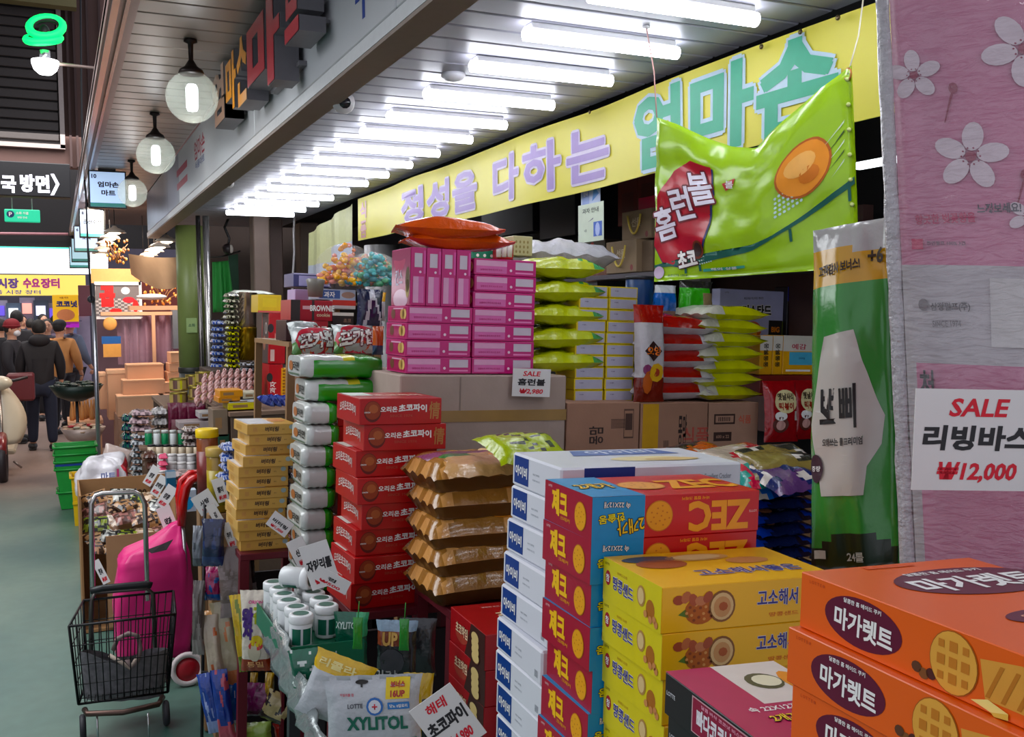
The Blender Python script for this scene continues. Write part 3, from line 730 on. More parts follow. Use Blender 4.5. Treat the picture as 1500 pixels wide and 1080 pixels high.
def shelf_box(name, label, px4, d, dd, mat, art=None, cat='box', group=None, frame='g', yaw=0, sides=None, chamfer=.002):
    """one carton given by the pixel rectangle of its front face"""
    X, Y, z, w, h = grect(*px4, d) if frame == 'g' else arect(*px4, d)
    M = (GT if frame == 'g' else T)(X+w/2, Y+dd/2, z, yaw)
    t = thing(name, label, cat, M, group); B().box(-w/2, -dd/2, 0, w/2, dd/2, h, mat, c=min(chamfer, h/8)).obj('carton_body', t)
    if art: q = B(); art(PF(q, 'front', w, dd, h)); q.obj('front_print', t)
    if sides: q = B(); sides(PF(q, 'left', w, dd, h)); q.obj('side_print', t)
    return t
# ---- big cardboard box under the pink cartons, with tape
X, Y, z, w, h = grect(585, 550, 828, 700, -2.76)
t = thing('cardboard_box', 'large plain beige cardboard box with brown tape under pink cartons', 'box', GT(X+w/2, Y+.25, z))
B().box(-w/2, -.25, 0, w/2, .25, h, KRAFT('a8968c'), c=.004).obj('box_body', t)
b = B(); b.box(-w/2-.001, -.2525, h*.55, w/2+.001, -.2505, h*.66, C('9c7c4c', .25, 0, .08, 20)); b.obj('tape', t)
b = B(); b.box(-.09, -.2515, h*.66, -.086, -.2505, h-.005, C('86756c')); b.obj('flap_seam', t)
# ---- brown printed cartons in a row
def kraft_art(p, k):
    if k == 0:
        p.text('몽맘', .40, .42, .055, C('2c1c18'), 1, rot=math.pi/2, width=.06); p.text('|||||||', .70, .62, .055, C('3a2620'), 1, width=.03, rot=math.pi/2); p.rect(.78, .35, .92, .88, C('5a4034'), .6); p.rect(.79, .38, .91, .85, C('a07a64'), 1); p.rect(.80, .5, .90, .8, C('4a322a'), 2)
    elif k == 1:
        p.rect(.03, .0, .26, .98, C('c99a2c'), 1); p.rect(.08, .02, .2, .2, C('4a3018'), 2); p.text('몽맘', .62, .50, .11, C('2c1c18'), 1, width=.035); p.text('식품', .82, .4, .06, C('b4584c'), 1)
        p.text('|||||', .38, .2, .05, C('3a2620'), 1, width=.02)
    else:
        p.rect(.10, .62, .52, .80, C('3a2620'), 1); p.rect(.13, .65, .49, .77, C('a88470'), 2); p.text('|||||||', .3, .71, .015, C('2a1a16'), 3, width=.05); p.rect(.10, .32, .46, .48, C('3a2620'), 1); p.text('600 x 22', .28, .40, .012, C('a88470'), 2)
        p.text('식품', .72, .7, .03, C('c0604c'), 1)
for k, (a, c_, lb) in enumerate((((830), 936, 'brown carton with black printed symbols left of the yellow banded carton'), (938, 1036, 'brown carton with a yellow band in the middle of the row'), (1038, 1110, 'small brown carton with barcode panels beside the red ramen pouch'))):
    shelf_box('shipping_carton', lb, (a, 590, c_, 672), -2.76, .3, KRAFT('a07a66' if k < 2 else 'a88470'), lambda p, k=k: kraft_art(p, k), 'box', 'printed shipping cartons in a row')
# ---- long support table behind the near stacks
c = g(585, 700, Y=2.76); e = g(1110, 672, Y=2.76)
stand('display_table', 'long wooden table under the cardboard boxes in the middle', c[0]-.0, c[1]-.01, e[0]+.25, c[1]+.62, min(c[2], e[2]), WOOD, .03)
# ---- pink cartons
PK = C('b81470', .3, 0, .03, 6, coat=.15); PKL = C('e088b4', .25); SIL = C('c9bcc8', .3)
def pk_side(p, vertical=False):
    a = (.03, .12, .52, .88); p.rect(*a, C('cf6ca4', .2), 1); p.rect(.03, .55, .52, .88, C('d9a0c0', .2), 2); p.rect(.66, .38, .95, .85, SIL, 2)
    p.ell(.585, .33, .0045, .0045, C('e8c8dc'), 2, 10); p.rect(.66, .14, .95, .24, C('e08ab8'), 1)
    p.text('달콤바삭 쿠키 비스킷 초코', .27, .32, .006, C('b02870'), 3, width=.075)
def pk_end(p):
    p.rect(.05, .1, .95, .9, C('a8285c', .15), 1)
    for u, c_ in ((.3, '6a3a2c'), (.75, 'c49a5c'), (.85, 'd4b070')): p.ell(u, .5, .02, .016, C(c_), 2, 12)
    p.rect(.3, .78, .8, .86, C('e6b0cc', .1), 3)
X, Y, z, w, h = grect(693, 380, 783, 548, -2.80); bh_ = h/7; bd_ = .19
def mk_pink(label, cat, group, M, w_=w, h_=bh_, d_=bd_):
    t = thing('cookie_carton', label, cat, M, group); B().box(-w_/2, -d_/2, .0005, w_/2, d_/2, h_-.0008, PK, c=.0012).obj('carton_body', t)
    q = B(); pk_side(PF(q, 'front', w_, d_, h_)); q.obj('front_print', t); q = B(); pk_end(PF(q, 'left', w_, d_, h_)); q.obj('side_print', t); return t
first = None
for i in range(7):
    M = GT(X+w/2+random.uniform(-.003, .003)+(.004 if i < 2 else 0), Y+bd_/2, z+(6-i)*bh_, .01*random.uniform(-1, 1)); lb = f'pink cookie carton, {ORD[i]} of the right pink column'
    if first is None: first = mk_pink(lb, 'carton', 'pink cookie cartons', M)
    else: dup(first, M, lb)
pinkW = w
for i in range(4):
    M = GT(X-w/2-.004+random.uniform(-.003, .003), Y+bd_/2, z+(3-i)*bh_, .01*random.uniform(-1, 1)); dup(first, M, f'pink cookie carton, {ORD[i]} of the left pink column')
# four upright cartons
ztop = z+4*bh_; uw = (pinkW*1.0-.004)/4+.0015; uh = g(640, 364, Y=Y)[2]-ztop
def up_front(p):
    p.rect(.22, .66, .72, .90, SIL, 2); p.rect(.15, .05, .85, .50, C('cf6ca4', .2), 1); p.rect(.15, .05, .5, .50, C('d9a0c0', .2), 2); p.ell(.6, .58, .004, .004, C('e8c8dc'), 2, 10)
    p.rect(.82, .55, .95, .95, C('d05a9c', .2), 1)
def up_left(p):
    p.rect(.03, .02, .97, .98, C('a85c74', .12), .5); p.text('킨스', .42, .50, .05, C('d0c4d4'), 3, width=.07, bold=.03)
    pts = [(.42+.30*math.copysign(abs(math.sin(a))**1.0, math.sin(a)), .74+.10*math.cos(a)-.05*math.cos(2*a)) for a in [i*math.pi/12 for i in range(24)]]
    p.poly(pts, C('b04a68'), 1); p.ell(.85, .45, .02, .04, C('5a4c3a'), 2, 14); p.ell(.85, .3, .018, .03, C('b09a6c'), 2, 14)
    p.ell(.5, .12, .07, .03, C('d8b8c8', .1), 1, 20)
first = None
uw = (g(690, 400, Y=Y)[0]-g(602, 400, Y=Y)[0])/4
for i in range(4):
    M = GT(g(602, 400, Y=Y)[0]+uw*(i+.5), Y+bd_/2, ztop, 0.0)
    lb = f'pink cookie carton standing upright, {["first", "second", "third", "fourth"][i]} from the left'
    if first is None:
        first = thing('cookie_carton', lb, 'carton', M, 'upright pink cookie cartons'); B().box(-uw/2+.001, -bd_/2, .0005, uw/2-.001, bd_/2, uh, PK, c=.0012).obj('carton_body', first)
        q = B(); up_front(PF(q, 'front', uw, bd_, uh)); q.obj('front_print', first)
        q = B(); up_left(PF(q, 'left', uw, bd_, uh)); q.obj('side_print', first)
    else: dup(first, M, lb)
pinkTop = ztop+uh; PINKY = Y
# ---- orange foil bags on top
ORG_ = FOIL('d05a2e')
mk = pouch('foil_bag', .20, .34, .075, ORG_, seed=3, wr=.5, flat=.3)
a = g(655, 345, Y=Y+.08); M = GT(a[0], a[1], pinkTop+.035, math.pi/2-.25, 0, -.0); mk('glossy orange foil bag lying highest above the pink cartons', 'bag', 'orange foil bags', M)
a = g(668, 362, Y=Y+.10); mk('orange foil bag lying directly on the upright pink cartons', 'bag', 'orange foil bags', GT(a[0], a[1], pinkTop+.003, math.pi/2-.15, 0, 0))
# ---- polka dot packs and small bottles behind
def dots(p, col):
    for i in range(3):
        for j in range(2): p.ell(.2+i*.3, .3+j*.4, .006, .006, WHT, 1, 8)
shelf_box('yogurt_pack', 'green pack with white dots behind the pink cartons', (693, 357, 727, 382), 3.45, .08, C('0e7a5c', .3), lambda p: dots(p, 0), 'box')
shelf_box('yogurt_pack', 'red pack with white dots behind the pink cartons', (728, 358, 752, 380), 3.45, .08, C('b01c34', .3), lambda p: dots(p, 0), 'box')
for i in range(3):
    a = g(731+i*8, 356, 3.42); b = B(); b.lathe([(.009, -.05), (.010, -.01), (.006, 0), (.006, .008), (.0001, .010)], 10, C('e8e4e6', .2))
    tag(b.obj('yogurt_bottle', None, GT(*a)), f'small white bottle above red dotted pack, {["left", "middle", "right"][i]}', 'bottle', 'small white bottles')
shelf_box('snack_box', 'pale gold patterned box beside the red dotted pack', (752, 346, 780, 375), 3.5, .1, C('b8b088', .4), lambda p: [p.ell(.15+.2*i, .2+.25*j, .004, .006, C('8c7c4c'), 1, 6) for i in range(4) for j in range(3)], 'box')
# white crumpled plastic bag of rolls
b = B(); f = b.pillow(.42, .2, .10, C('c8c6cc', .2, 0, .1, 30, .6, 50), T(0, 0, .05), seed=11, wr=.9, nu=26, nv=12); a = g(825, 383, 3.75)
tag(b.obj('plastic_bag', None, GT(a[0], a[1], a[2]-.03)), 'crumpled clear white plastic bag behind the green pouches', 'bag')
# ---- lime green pouches
LG = FOIL('b6bf1c'); G2 = FOIL('3c8a4c'); SV = FOIL('9a988c')
def lz(u, v, s):
    if s < 0: return 2 if v < 0.1 else 0
    return 1 if (v < -.25 and u < .2) else 0
lime = pouch('snack_pouch', .20, .29, .078, [LG, G2, FOIL('8c7a20')], zone=lambda u, v, s: (2 if s < 0 and u < -.3 and noise.noise(Vector((u*3, v*4, 2))) > 0 else (1 if (v > .35 and s > 0 and noise.noise(Vector((u*4, v*4, 8))) > -.1) else 0)), seed=5, wr=.75, flat=.2, p=3.4, seam=.04)
X, Y, z, w, h = grect(783, 372, 854, 546, -2.84); first = None
for i in range(5):
    M = GT(X+.12+random.uniform(-.006, .006), Y+.10, z+h*(1-(i+1)/5), -math.pi/2+random.uniform(-.1, .1), random.uniform(-.05, .05), 0); lb = f'lime green foil snack pouch, {ORD[i]} of the pile'
    if first is None: first = lime(lb, 'pouch', 'lime green pouches', M)
    else: dup(first, M, lb)
# ---- white yellow boxes, two columns
YB = C('d9c23c', .35); LAV = C('b4b2c4', .35)
X, Y, z, w, h = grect(846, 419, 930, 588, -2.86); first = None; cwid = w/2
for col in range(2):
    for i in range(10):
        M = GT(X+cwid*(col+.5)+(.003 if col else -.003)+(-.008 if i > 2 else .0)+random.uniform(-.002, .002)+.004, Y+.07, z+h*(9-i)/10, 0)
        lb = f'small white and yellow box, {ORD[i]}, {"right" if col else "left"} column beside lime pouches'
        if first is None:
            first = thing('snack_box', lb, 'box', M, 'small white and yellow boxes'); B().box(-cwid/2, -.07, .0004, cwid/2-.0006, .07, h/10-.0008, YB, c=.001).obj('carton_body', first)
            q = B(); p = PF(q, 'front', cwid, .14, h/10); p.rect(.04, .10, .96, .88, LAV, 1); p.text('마시멜로', .25, .6, .004, C('5a4a6a'), 2); q.obj('front_print', first)
        else: dup(first, M, lb)
# navy blue canister
a = g(946, 472, Y=3.0); b = B(); b.lathe([(.05, 0), (.052, .003), (.052, .155), (.049, .16), (.0001, .16)], 24, C('1c3c6c', .35)); t = thing('canister', 'dark blue canister right of the white and yellow boxes', 'canister', GT(a[0], a[1]+.05, a[2])); b.obj('canister_body', t)
b = B(); b.lathe([(.054, .155), (.054, .168), (.0001, .17)], 24, C('1a1c24', .4)); b.obj('lid', t)
# ---- upright snack bag and red-white bag pile
RW1, RW2 = FOIL('a8281c'), FOIL('cfcace')
sb = pouch('snack_bag', .125, .33, .06, [RW2, RW1, FOIL('7a2416')], zone=lambda u, v, s: (1 if v > .62 else (2 if v < -.55 else 0)), seed=8,
           art=lambda p: (p.ell(.5, .52, .035, .035, C('301410'), 1, 4), p.text('오잉', .5, .52, .03, C('e87c2c'), 2, bold=.04), p.ell(.62, .30, .03, .032, C('e0b020'), 1, 9), p.ell(.62, .30, .014, .014, C('a83c1c'), 2, 9), p.ell(.35, .2, .02, .04, C('c4622c'), 1, 9), p.ell(.3, .33, .018, .018, C('8a3c6a'), 1, 9)))
X, Y, z, w, h = grect(933, 470, 965, 587, -2.78)
sb('slim white and brown snack bag standing upright beside the boxes', 'bag', None, GT(X+w/2+.005, Y+.02, z+.16, 0, math.pi/2-.06, 0))
mk = pouch('snack_bag', .27, .30, .085, [RW2, RW1, FOIL('e4e0e6')], zone=lambda u, v, s: (1 if s > 0 and abs(v) < .62 and (u < -.25 or noise.noise(Vector((u*3, v*3, 4))) > .1) else 0), seed=12, wr=.6, flat=.35, p=4, seam=.03,
           art=lambda p: (p.text('매운맛', .62, .20, .035, C('d8402c'), 1, width=.13, bold=.03), p.ell(.5, .6, .05, .04, C('c43a2c'), 1, 14)))
pile(mk, 'white and red crinkled snack bag, # of the red pile', 'bag', 'white and red snack bags', 955, 470, 1042, 588, -2.78, 5, .26, jx=.008, yaw0=math.pi/2)
WY = FOIL('d0cfc0'); YW = FOIL('c9cc20')
mk = pouch('snack_bag', .27, .29, .072, [WY, YW, FOIL('c4c4b0')], zone=lambda u, v, s: (1 if (s > 0 and u < -.45 and v < .35) or (s < 0 and u < -.85) else 0), seed=15, wr=.5, flat=.35, p=3.2, seam=.03)
pile(mk, 'white and yellow puffed snack bag, # of the yellow pile', 'bag', 'white and yellow snack bags', 1030, 452, 1116, 588, -2.78, 7, .26, jx=.012, tilt=.0, yaw0=math.pi/2+.05)
# ---- custard box, blue box, yellow boxes, ramen pouch
def cust(p):
    p.poly([(.62, 0), (1, 0), (1, .45), (.9, .35)], C('9ab02c'), 1); p.text('커스타드', .55, .60, .045, BLK, 2, width=.15, bold=.055, rot=.03, out=WHT, ow=.05)
    p.text('부드러운 카스타드 케이크', .5, .84, .010, C('2c2c34'), 1, width=.10, rot=.05); p.ell(.50, .22, .045, .035, C('c4622c'), 1, 20); p.ell(.45, .15, .04, .02, C('e6a83c'), 2, 18)
    p.rect(.74, .06, .95, .42, C('1c1a14'), 2); p.text('BIG', .845, .24, .022, C('e88a2c'), 3, bold=.05); p.text('LOTTE', .1, .93, .005, C('5a5a6a'), 1)
shelf_box('cake_carton', 'pale lavender custard cake carton behind the yellow snack bags', (1052, 425, 1152, 500), -3.12, .05, C('b9bbdc', .33), cust, 'carton', yaw=.03)
shelf_box('cake_carton', 'dark blue and black carton behind the green bag', (1153, 421, 1197, 492), -3.10, .08, C('17141c', .3), lambda p: (p.rect(0, .70, 1, 1, C('2c3192'), 1), p.text('프리미엄', .5, .72, .008, WHT, 2, width=.05), p.ell(.5, .05, .015, .02, C('8c8478'), 1, 14)), 'carton')
def yel_s(p): p.rect(0, .62, 1, 1, C('ddd8cc'), 1); p.text('몽쉘통통', .5, .5, .022, BLK, 2, rot=-math.pi/2, width=.09)
shelf_box('snack_carton', 'narrow yellow and white carton end, left one', (1113, 492, 1131, 549), -2.86, .12, C('e0a82c', .33), yel_s, 'carton', 'yellow snack cartons')
shelf_box('snack_carton', 'narrow yellow and white carton end, right one', (1132, 492, 1146, 549), -2.86, .12, C('e0a82c', .33), yel_s, 'carton', 'yellow snack cartons')
shelf_box('snack_carton', 'yellow carton with light blue label and red lettering', (1147, 492, 1192, 549), -2.86, .12, C('e0a82c', .33),
          lambda p: (p.rect(0, .6, 1, 1, C('ddd8cc'), 1), p.text('예감', .5, .72, .022, C('b01c3c'), 3, width=.07, out=WHT, ow=.04), p.rect(.2, .25, .95, .58, C('5ab0d0'), 2), p.text('오리지널', .6, .42, .008, C('1c4c7c'), 3), p.rect(.1, .08, .9, .13, WHT, 1)), 'carton', 'yellow snack cartons')
shelf_box('carton_base', 'red carton with tall brown pattern under the yellow cartons', (1113, 550, 1192, 580), -2.86, .12, C('7c2a24', .4), None, 'carton')
rp = pouch('ramen_pouch', .155, .215, .05, [FOIL('9c1424'), FOIL('b8242c')], seed=21, wr=.3,
           art=lambda p: (p.ell(.55, .66, .052, .042, C('e4d8a8'), 1, 18), p.text('옛날사리', .55, .74, .026, C('3a2818'), 2, width=.075, bold=.04), p.text('떡볶이', .55, .58, .026, C('a0301c'), 2, width=.07, bold=.05), p.ell(.38, .28, .035, .028, C('5c2c24'), 1, 16), p.ell(.38, .27, .022, .017, C('d8a8a0'), 2, 14), p.ell(.38, .42, .028, .016, WHT, 1, 14),
                           p.rect(.80, .35, .92, .50, C('d8c8c0'), 1)))
X, Y, z, w, h = grect(1116, 560, 1184, 648, -2.66)
rp('red pouch with cream speech bubble standing before brown carton', 'pouch', None, GT(X+w/2, Y+.04, z+.105, 0, math.pi/2-.1, 0))
rp('second red pouch half hidden behind the green tissue pack', 'pouch', None, GT(X+w+.05, Y+.09, z+.105, .1, math.pi/2-.1, 0))
# small candy bags above (blue, green) behind
# ---- colourful bags on top of dark blue packs, right of the white cartons
NB = [FOIL('16204c'), FOIL('1c3c9c'), FOIL('241820'), FOIL('2c6cb8')]
mk = pouch('snack_pack', .22, .17, .045, NB[:3], zone=lambda u, v, s: (1 if noise.noise(Vector((u*2, v*2, 1))) > .12 else (2 if noise.noise(Vector((u*3, v*3, 5))) > .15 else 0)), seed=31, wr=.6, art=lambda p: (p.text('초코', .6, .3, .03, C('8c94c0'), 1), p.ell(.3, .3, .02, .014, C('a86c4c'), 1, 9)))
X, Y, z, w, h = grect(1130, 690, 1192, 835, 2.35)
pile(mk, 'dark blue chocolate snack pack, # of the right pile', 'pack', 'dark blue snack packs', 1120, 678, 1200, 842, 2.35, 9, .16)
mk2 = pouch('snack_pack', .20, .17, .045, [FOIL('1a1c34'), FOIL('2c6cb8'), FOIL('183060')], zone=lambda u, v, s: (1 if v < -.1 and u < .4 else 0), seed=33, wr=.5)
pile(mk2, 'black and light blue snack pack, # of the left pile', 'pack', 'black and blue snack packs', 1066, 688, 1140, 842, 2.42, 8, .16)
top = [((1040, 664), .19, 'b0582c', '2a1612', 'orange and black snack bag beside the white carton', .3), ((1098, 668), .26, 'b8a898', 'b4303c', 'pale bag with red print in the pile of bags', .2), ((1150, 668), .22, '2c2a24', '7c6c3c', 'dark bag with gold print at the pile top', -.1),
       ((1112, 682), .22, '18988c', 'c42c4c', 'teal and pink snack bag on the dark packs', .25), ((1096, 704), .20, '1c6cc4', '123c84', 'bright blue snack bag beside the red cracker carton', -.05), ((1160, 690), .18, '20285c', '5c3c6c', 'navy bag under the teal bag', .1)]
for i, (px_, ww, c1, c2, lb, ya) in enumerate(top):
    a = g(*px_, 2.36-.02*i); mk = pouch('snack_bag', ww, .17, .05, [FOIL(c1), FOIL(c2), FOIL('c8c0b8')], zone=lambda u, v, s, i=i: (1 if noise.noise(Vector((u*1.7, v*1.7, i+.5))) > .1 else (2 if noise.noise(Vector((u*3, v*3, i+9.5))) > .32 else 0)), seed=40+i, wr=.6)
    mk(lb, 'bag', 'assorted snack bags', GT(a[0], a[1]+.04, a[2]-.03, ya, .25, -.08))
for a, lb in ((g(1066, 842, 2.42), 'low stand under the dark blue packs'),): stand('display_stand', lb, a[0]-.02, a[1]-.08, a[0]+.34, a[1]+.2, a[2]-.005, WOOD)
# lime bag behind the white cartons
mk = pouch('snack_bag', .22, .16, .07, [FOIL('a4b41c'), FOIL('2a2c14')], zone=lambda u, v, s: (1 if noise.noise(Vector((u*5, v*5, 2))) > .2 and abs(u) < .6 else 0), seed=51, wr=.5)
a = g(765, 668, 2.5); mk('lime green snack bag lying behind the topmost white cracker carton', 'bag', None, GT(a[0], a[1], a[2], .1, .3, 0))
# ---- bread bags between pie cartons and white cartons
BR = FOIL('a07038'); BD = C('5c3c1c', .3, 0, .1, 20)
mk = pouch('bread_bag', .25, .27, .10, [BR, BD, FOIL('d8a064')], zone=lambda u, v, s: (1 if s < 0 else (2 if noise.noise(Vector((u*2.4, v*2.4, 3))) > .1 else 0)), seed=61, wr=.42, flat=.0, p=5, seam=.015,
           art=lambda p: (p.ell(.2, .25, .035, .03, C('d88a3c'), 1, 14), p.ell(.45, .3, .02, .02, C('e8c090'), 1, 12)))
pile(mk, 'brown foil bread bag, # of the pile beside pie cartons', 'bag', 'brown bread bags', 662, 688, 752, 893, 2.45, 5, .24, jx=.008, yaw0=math.pi/2)
a = g(660, 893, 2.45); stand('display_stand', 'dark stand under the brown bread bags', a[0]-.0, a[1]-.0, a[0]+.3, a[1]+.27, a[2]-.005)
mk = pouch('snack_bag', .26, .2, .05, [FOIL('c49a6c'), FOIL('8a4a6c'), FOIL('3c7a3c')], zone=lambda u, v, s: (1 if v > .3 else (2 if v > .0 and u < -.2 else 0)), seed=63, wr=.5)
a = g(706, 690, 2.5); mk('purple and tan bag lying on top of the bread bags', 'bag', None, GT(a[0], a[1]+.04, a[2], .1, .15, 0))
# ================================================================== banner over the shop front
BY = C('d8cf58', .5, 0, .05, 2)
XB = 2.075
Yb0, Yb1 = 1.2, 7.12
def byy(y, z): return (XB+.012*math.sin(y*4.0)+.004*math.sin(y*7+z*3), y, z)
bt = thing('banner', 'long yellow fabric banner with purple and green lettering above the goods', 'banner', T(0, 0, 0))
b = B(); N = 90; K = 6; vs = []; fs = []
for i in range(N+1):
    y = Yb0+(Yb1-Yb0)*i/N
    for k in range(K+1):
        z = 2.565+(2.242-2.565)*k/K + (.012*math.sin(y*1.1) if k == K else 0); vs.append(byy(y, z))
for i in range(N):
    for k in range(K): q = i*(K+1)+k; fs.append((q, q+1, q+K+2, q+K+1))
n0 = len(vs); vs2 = [(x+.004, y, z) for x, y, z in vs]; b.add(vs, fs, BY, smooth=True); b.add(vs2, [f[::-1] for f in fs], BY, smooth=True); b.obj('banner_cloth', bt)
q = B(); pr = P(q, lambda u, v, e: Vector((byy(-u, v)[0]-.0015-e, -u, v)), 1, 1, .05, .0008)
LIL = C('9c86bc', .5); LOUT = C('cfc6da', .5); GRN = C('3fa583', .5); GOUT = C('b9cfdc', .5)
def btxt(s, px0, px1, hh, z0, mat, out, bold=.034):
    y0 = float(at(px0, 250, X=XB)[1]); y1 = float(at(px1, 250, X=XB)[1]); pr.text(s, -(y0+y1)/2, z0, hh, mat, 3, width=abs(y0-y1)*.97, bold=bold, out=out, ow=.045)
for s, a, c_, hh in (('정', 590, 622, .21), ('성', 626, 656, .21), ('을', 661, 698, .21), ('다', 723, 764, .22), ('하', 770, 822, .22), ('는', 829, 890, .22)): btxt(s, a, c_, hh, 2.385, LIL, LOUT)
for s, a, c_ in (('엄', 930, 1000), ('마', 1015, 1108), ('손', 1112, 1226)): btxt(s, a, c_, .275, 2.40, GRN, GOUT, .05)
pr.text('식', -6.98, 2.47, .12, C('c8968c'), 3, width=.14, bold=.05); pr.text('품', -6.98, 2.33, .12, C('c8968c'), 3, width=.14, bold=.05)
q.obj('banner_lettering', bt)
for i, px_ in enumerate((1235, 1180, 1123, 870)):
    a = at(px_, 100, X=XB); b = B(); b.lathe([(.008, 0), (.008, .004), (.003, .006)], 10, C('5c5038', .3, .7)); b.obj('grommet', bt, Matrix.Translation((XB-.02, a[1], 2.55)) @ Matrix.Rotation(-math.pi/2, 4, 'Y'))
# second banner further back, hung at an angle
t = thing('banner', 'pale faded cloth banner hanging farther back beside the yellow one', 'banner', T(0, 0, 0))
p4 = [at(516, 298, Y=7.5), at(516, 405, Y=7.5), at(451, 405, Y=8.6), at(452, 342, Y=8.6)]
b = B(); N = 12; vs = []; fs = []
for i in range(N+1):
    for k in range(5):
        s_, r = i/N, k/4; a = p4[0]*(1-s_)+p4[3]*s_; c_ = p4[1]*(1-s_)+p4[2]*s_; v = a*(1-r)+c_*r; vs.append(v+np.array([.02*math.sin(i*1.3), 0, 0]))
for i in range(N):
    for k in range(4): q = i*5+k; fs.append((q, q+1, q+6, q+5))
for i, f in enumerate(fs):
    s_, r = (i//4)/N, (i % 4)/3
    b.add([vs[j] for j in f], [(0, 1, 2, 3)], C('c4cbd8', .5) if r > .55+.35*(s_-.2)*1.2 or r > .9 else C('d0d2a0', .5))
for i in range(len(b.v)): pass
b.obj('banner_cloth', t)
# ================================================================== things hanging at the right
def sheet(corners, nu, nv, mat, bulge=0.03, seed=0, back=.006, wr=.012, topdip=None, zone=None):
    """soft hanging sheet between corners TL, TR, BR, BL; returns builder and surface function (u right, v up, lift)"""
    TL, TR, BR, BL = [Vector(c) for c in corners]
    nrm = (TR-TL).cross(TL-BL).normalized()
    if nrm.dot(Vector(CP)-TL) < 0: nrm = -nrm
    def f(u, v, e=0):
        top = TL.lerp(TR, u); bot = BL.lerp(BR, u)
        if topdip: top = top - (top-bot)*topdip(u)
        k = bulge*math.sin(math.pi*min(1, max(0, u)))*max(0.0, math.sin(math.pi*min(1, max(0, v))))**.6
        k += wr*noise.noise(Vector((u*4+seed, v*4, seed)))+wr*.5*noise.noise(Vector((u*11, v*9+seed, 3+u*3)))
        return bot.lerp(top, v)+nrm*(k+e)
    b = B(); vs = []; 
    for j in range(nv+1):
        for i in range(nu+1): vs.append(f(i/nu, j/nv))
    for j in range(nv):
        for i in range(nu):
            q = [vs[j*(nu+1)+i], vs[j*(nu+1)+i+1], vs[(j+1)*(nu+1)+i+1], vs[(j+1)*(nu+1)+i]]
    k = b.m(mat); b.v = list(vs)
    for j in range(nv):
        for i in range(nu):
            a = j*(nu+1)+i; mt = zone((i+.5)/nu, (j+.5)/nv) if zone else mat
            b.f.append([a, a+1, a+nu+2, a+nu+1]); b.mi.append(b.m(mt or mat)); b.sm.append(True)
    n0 = len(b.v); b.v += [f(i/nu, j/nv)-nrm*(back+bulge*1.2*math.sin(math.pi*i/nu)*max(0.0, math.sin(math.pi*j/nv))**.6) for j in range(nv+1) for i in range(nu+1)]
    for j in range(nv):
        for i in range(nu): a = n0+j*(nu+1)+i; b.f.append([a, a+nu+1, a+nu+2, a+1]); b.mi.append(k); b.sm.append(True)
    rim = [j*(nu+1) for j in range(nv+1)], [j*(nu+1)+nu for j in range(nv+1)], list(range(nu+1)), [nv*(nu+1)+i for i in range(nu+1)]
    for r in rim:
        for a, c in zip(r, r[1:]): b.f.append([a, c, c+n0, a+n0]); b.mi.append(k); b.sm.append(False)
    wd = ((TR-TL).length+(BR-BL).length)/2; hg = ((TL-BL).length+(TR-BR).length)/2
    return b, P(None, lambda x, y, e: f(x/wd, y/hg, e+.002), wd, hg, .016, .0009), f
# ---- large lime snack bag banner hung on strings
TLp = at(962, 172, Y=2.55); TRp = at(1246, 96, Y=1.95); BRp = at(1258, 392, Y=1.95); BLp = at(958, 413, Y=2.55)
t = thing('hanging_snack_bag', 'huge lime green snack bag hung on strings before the yellow banner', 'bag', T(0, 0, 0))
LGB = C('9cc438', .25, 0, .05, 4, .15, 12, coat=.5)
dip = lambda u: .40*max(0, math.sin(math.pi*min(1, u/.96)))**1.0*(.55+.25*u) if u > 0 else 0
dip = lambda u: (lambda pts: next((a[1]+(b_[1]-a[1])*(u-a[0])/(b_[0]-a[0]) for a, b_ in zip(pts, pts[1:]) if a[0] <= u <= b_[0]), 0))([(-.1, 0), (0, 0), (.12, .07), (.30, .20), (.42, .27), (.55, .31), (.68, .20), (.85, .08), (1, 0), (1.1, 0)])
b, pr, f = sheet((TLp, TRp, BRp, BLp), 36, 26, LGB, .035, 3, topdip=dip); b.obj('bag_film', t)
q = B(); pr.b = q; W_, H_ = pr.w, pr.h
MAR = C('b01c34', .3, coat=.3)
pts = [(.0, .22), (.02, .52), (.12, .70), (.22, .80), (.34, .80), (.35, .62), (.33, .40), (.28, .18), (.15, .09), (.05, .12)]
def dense(pts, n=4): return [((1-k/n)*a[0]+k/n*b_[0], (1-k/n)*a[1]+k/n*b_[1]) for a, b_ in zip(pts, pts[1:]+pts[:1]) for k in range(n)]
pr.poly(dense([(max(0.002, x*1.03), y*1.0-.012) for x, y in pts]), C('20285c'), .5); pr.poly(dense(pts), MAR, 1)
for ch, u, v, s_, r_ in (('홈', .070, .36, .105, .30), ('런', .175, .50, .110, .32), ('볼', .285, .63, .115, .34)):
    pr.text(ch, u, v, s_, C('e8e4f0'), 3, rot=r_, bold=.022, width=s_*.78, out=C('6c1424'), ow=.05)
pr.text('초코', .20, .14, .055, WHT, 3, rot=.2, bold=.05, width=.07, out=C('4a1420'), ow=.05); pr.ell(.265, .20, .022, .034, C('6c2c14'), 3, 14); pr.ell(.265, .20, .015, .026, C('2a100c'), 4, 14)
pr.ell(.79, .60, .078, .085, C('b8622a'), 1, 26); pr.ell(.79, .60, .072, .078, C('e69440'), 2, 26); pr.ell(.78, .63, .045, .035, C('f0b468'), 3, 16); pr.ell(.82, .55, .03, .025, C('d27a30'), 3, 12)
for k in range(5): pr.poly([(.87+.01*k, .66-.045*k), (.965, .76-.05*k), (.962, .745-.05*k)], C('2c4a20') if k % 2 else C('d8e4c0'), 1)
DG = C('1c5c50'); 
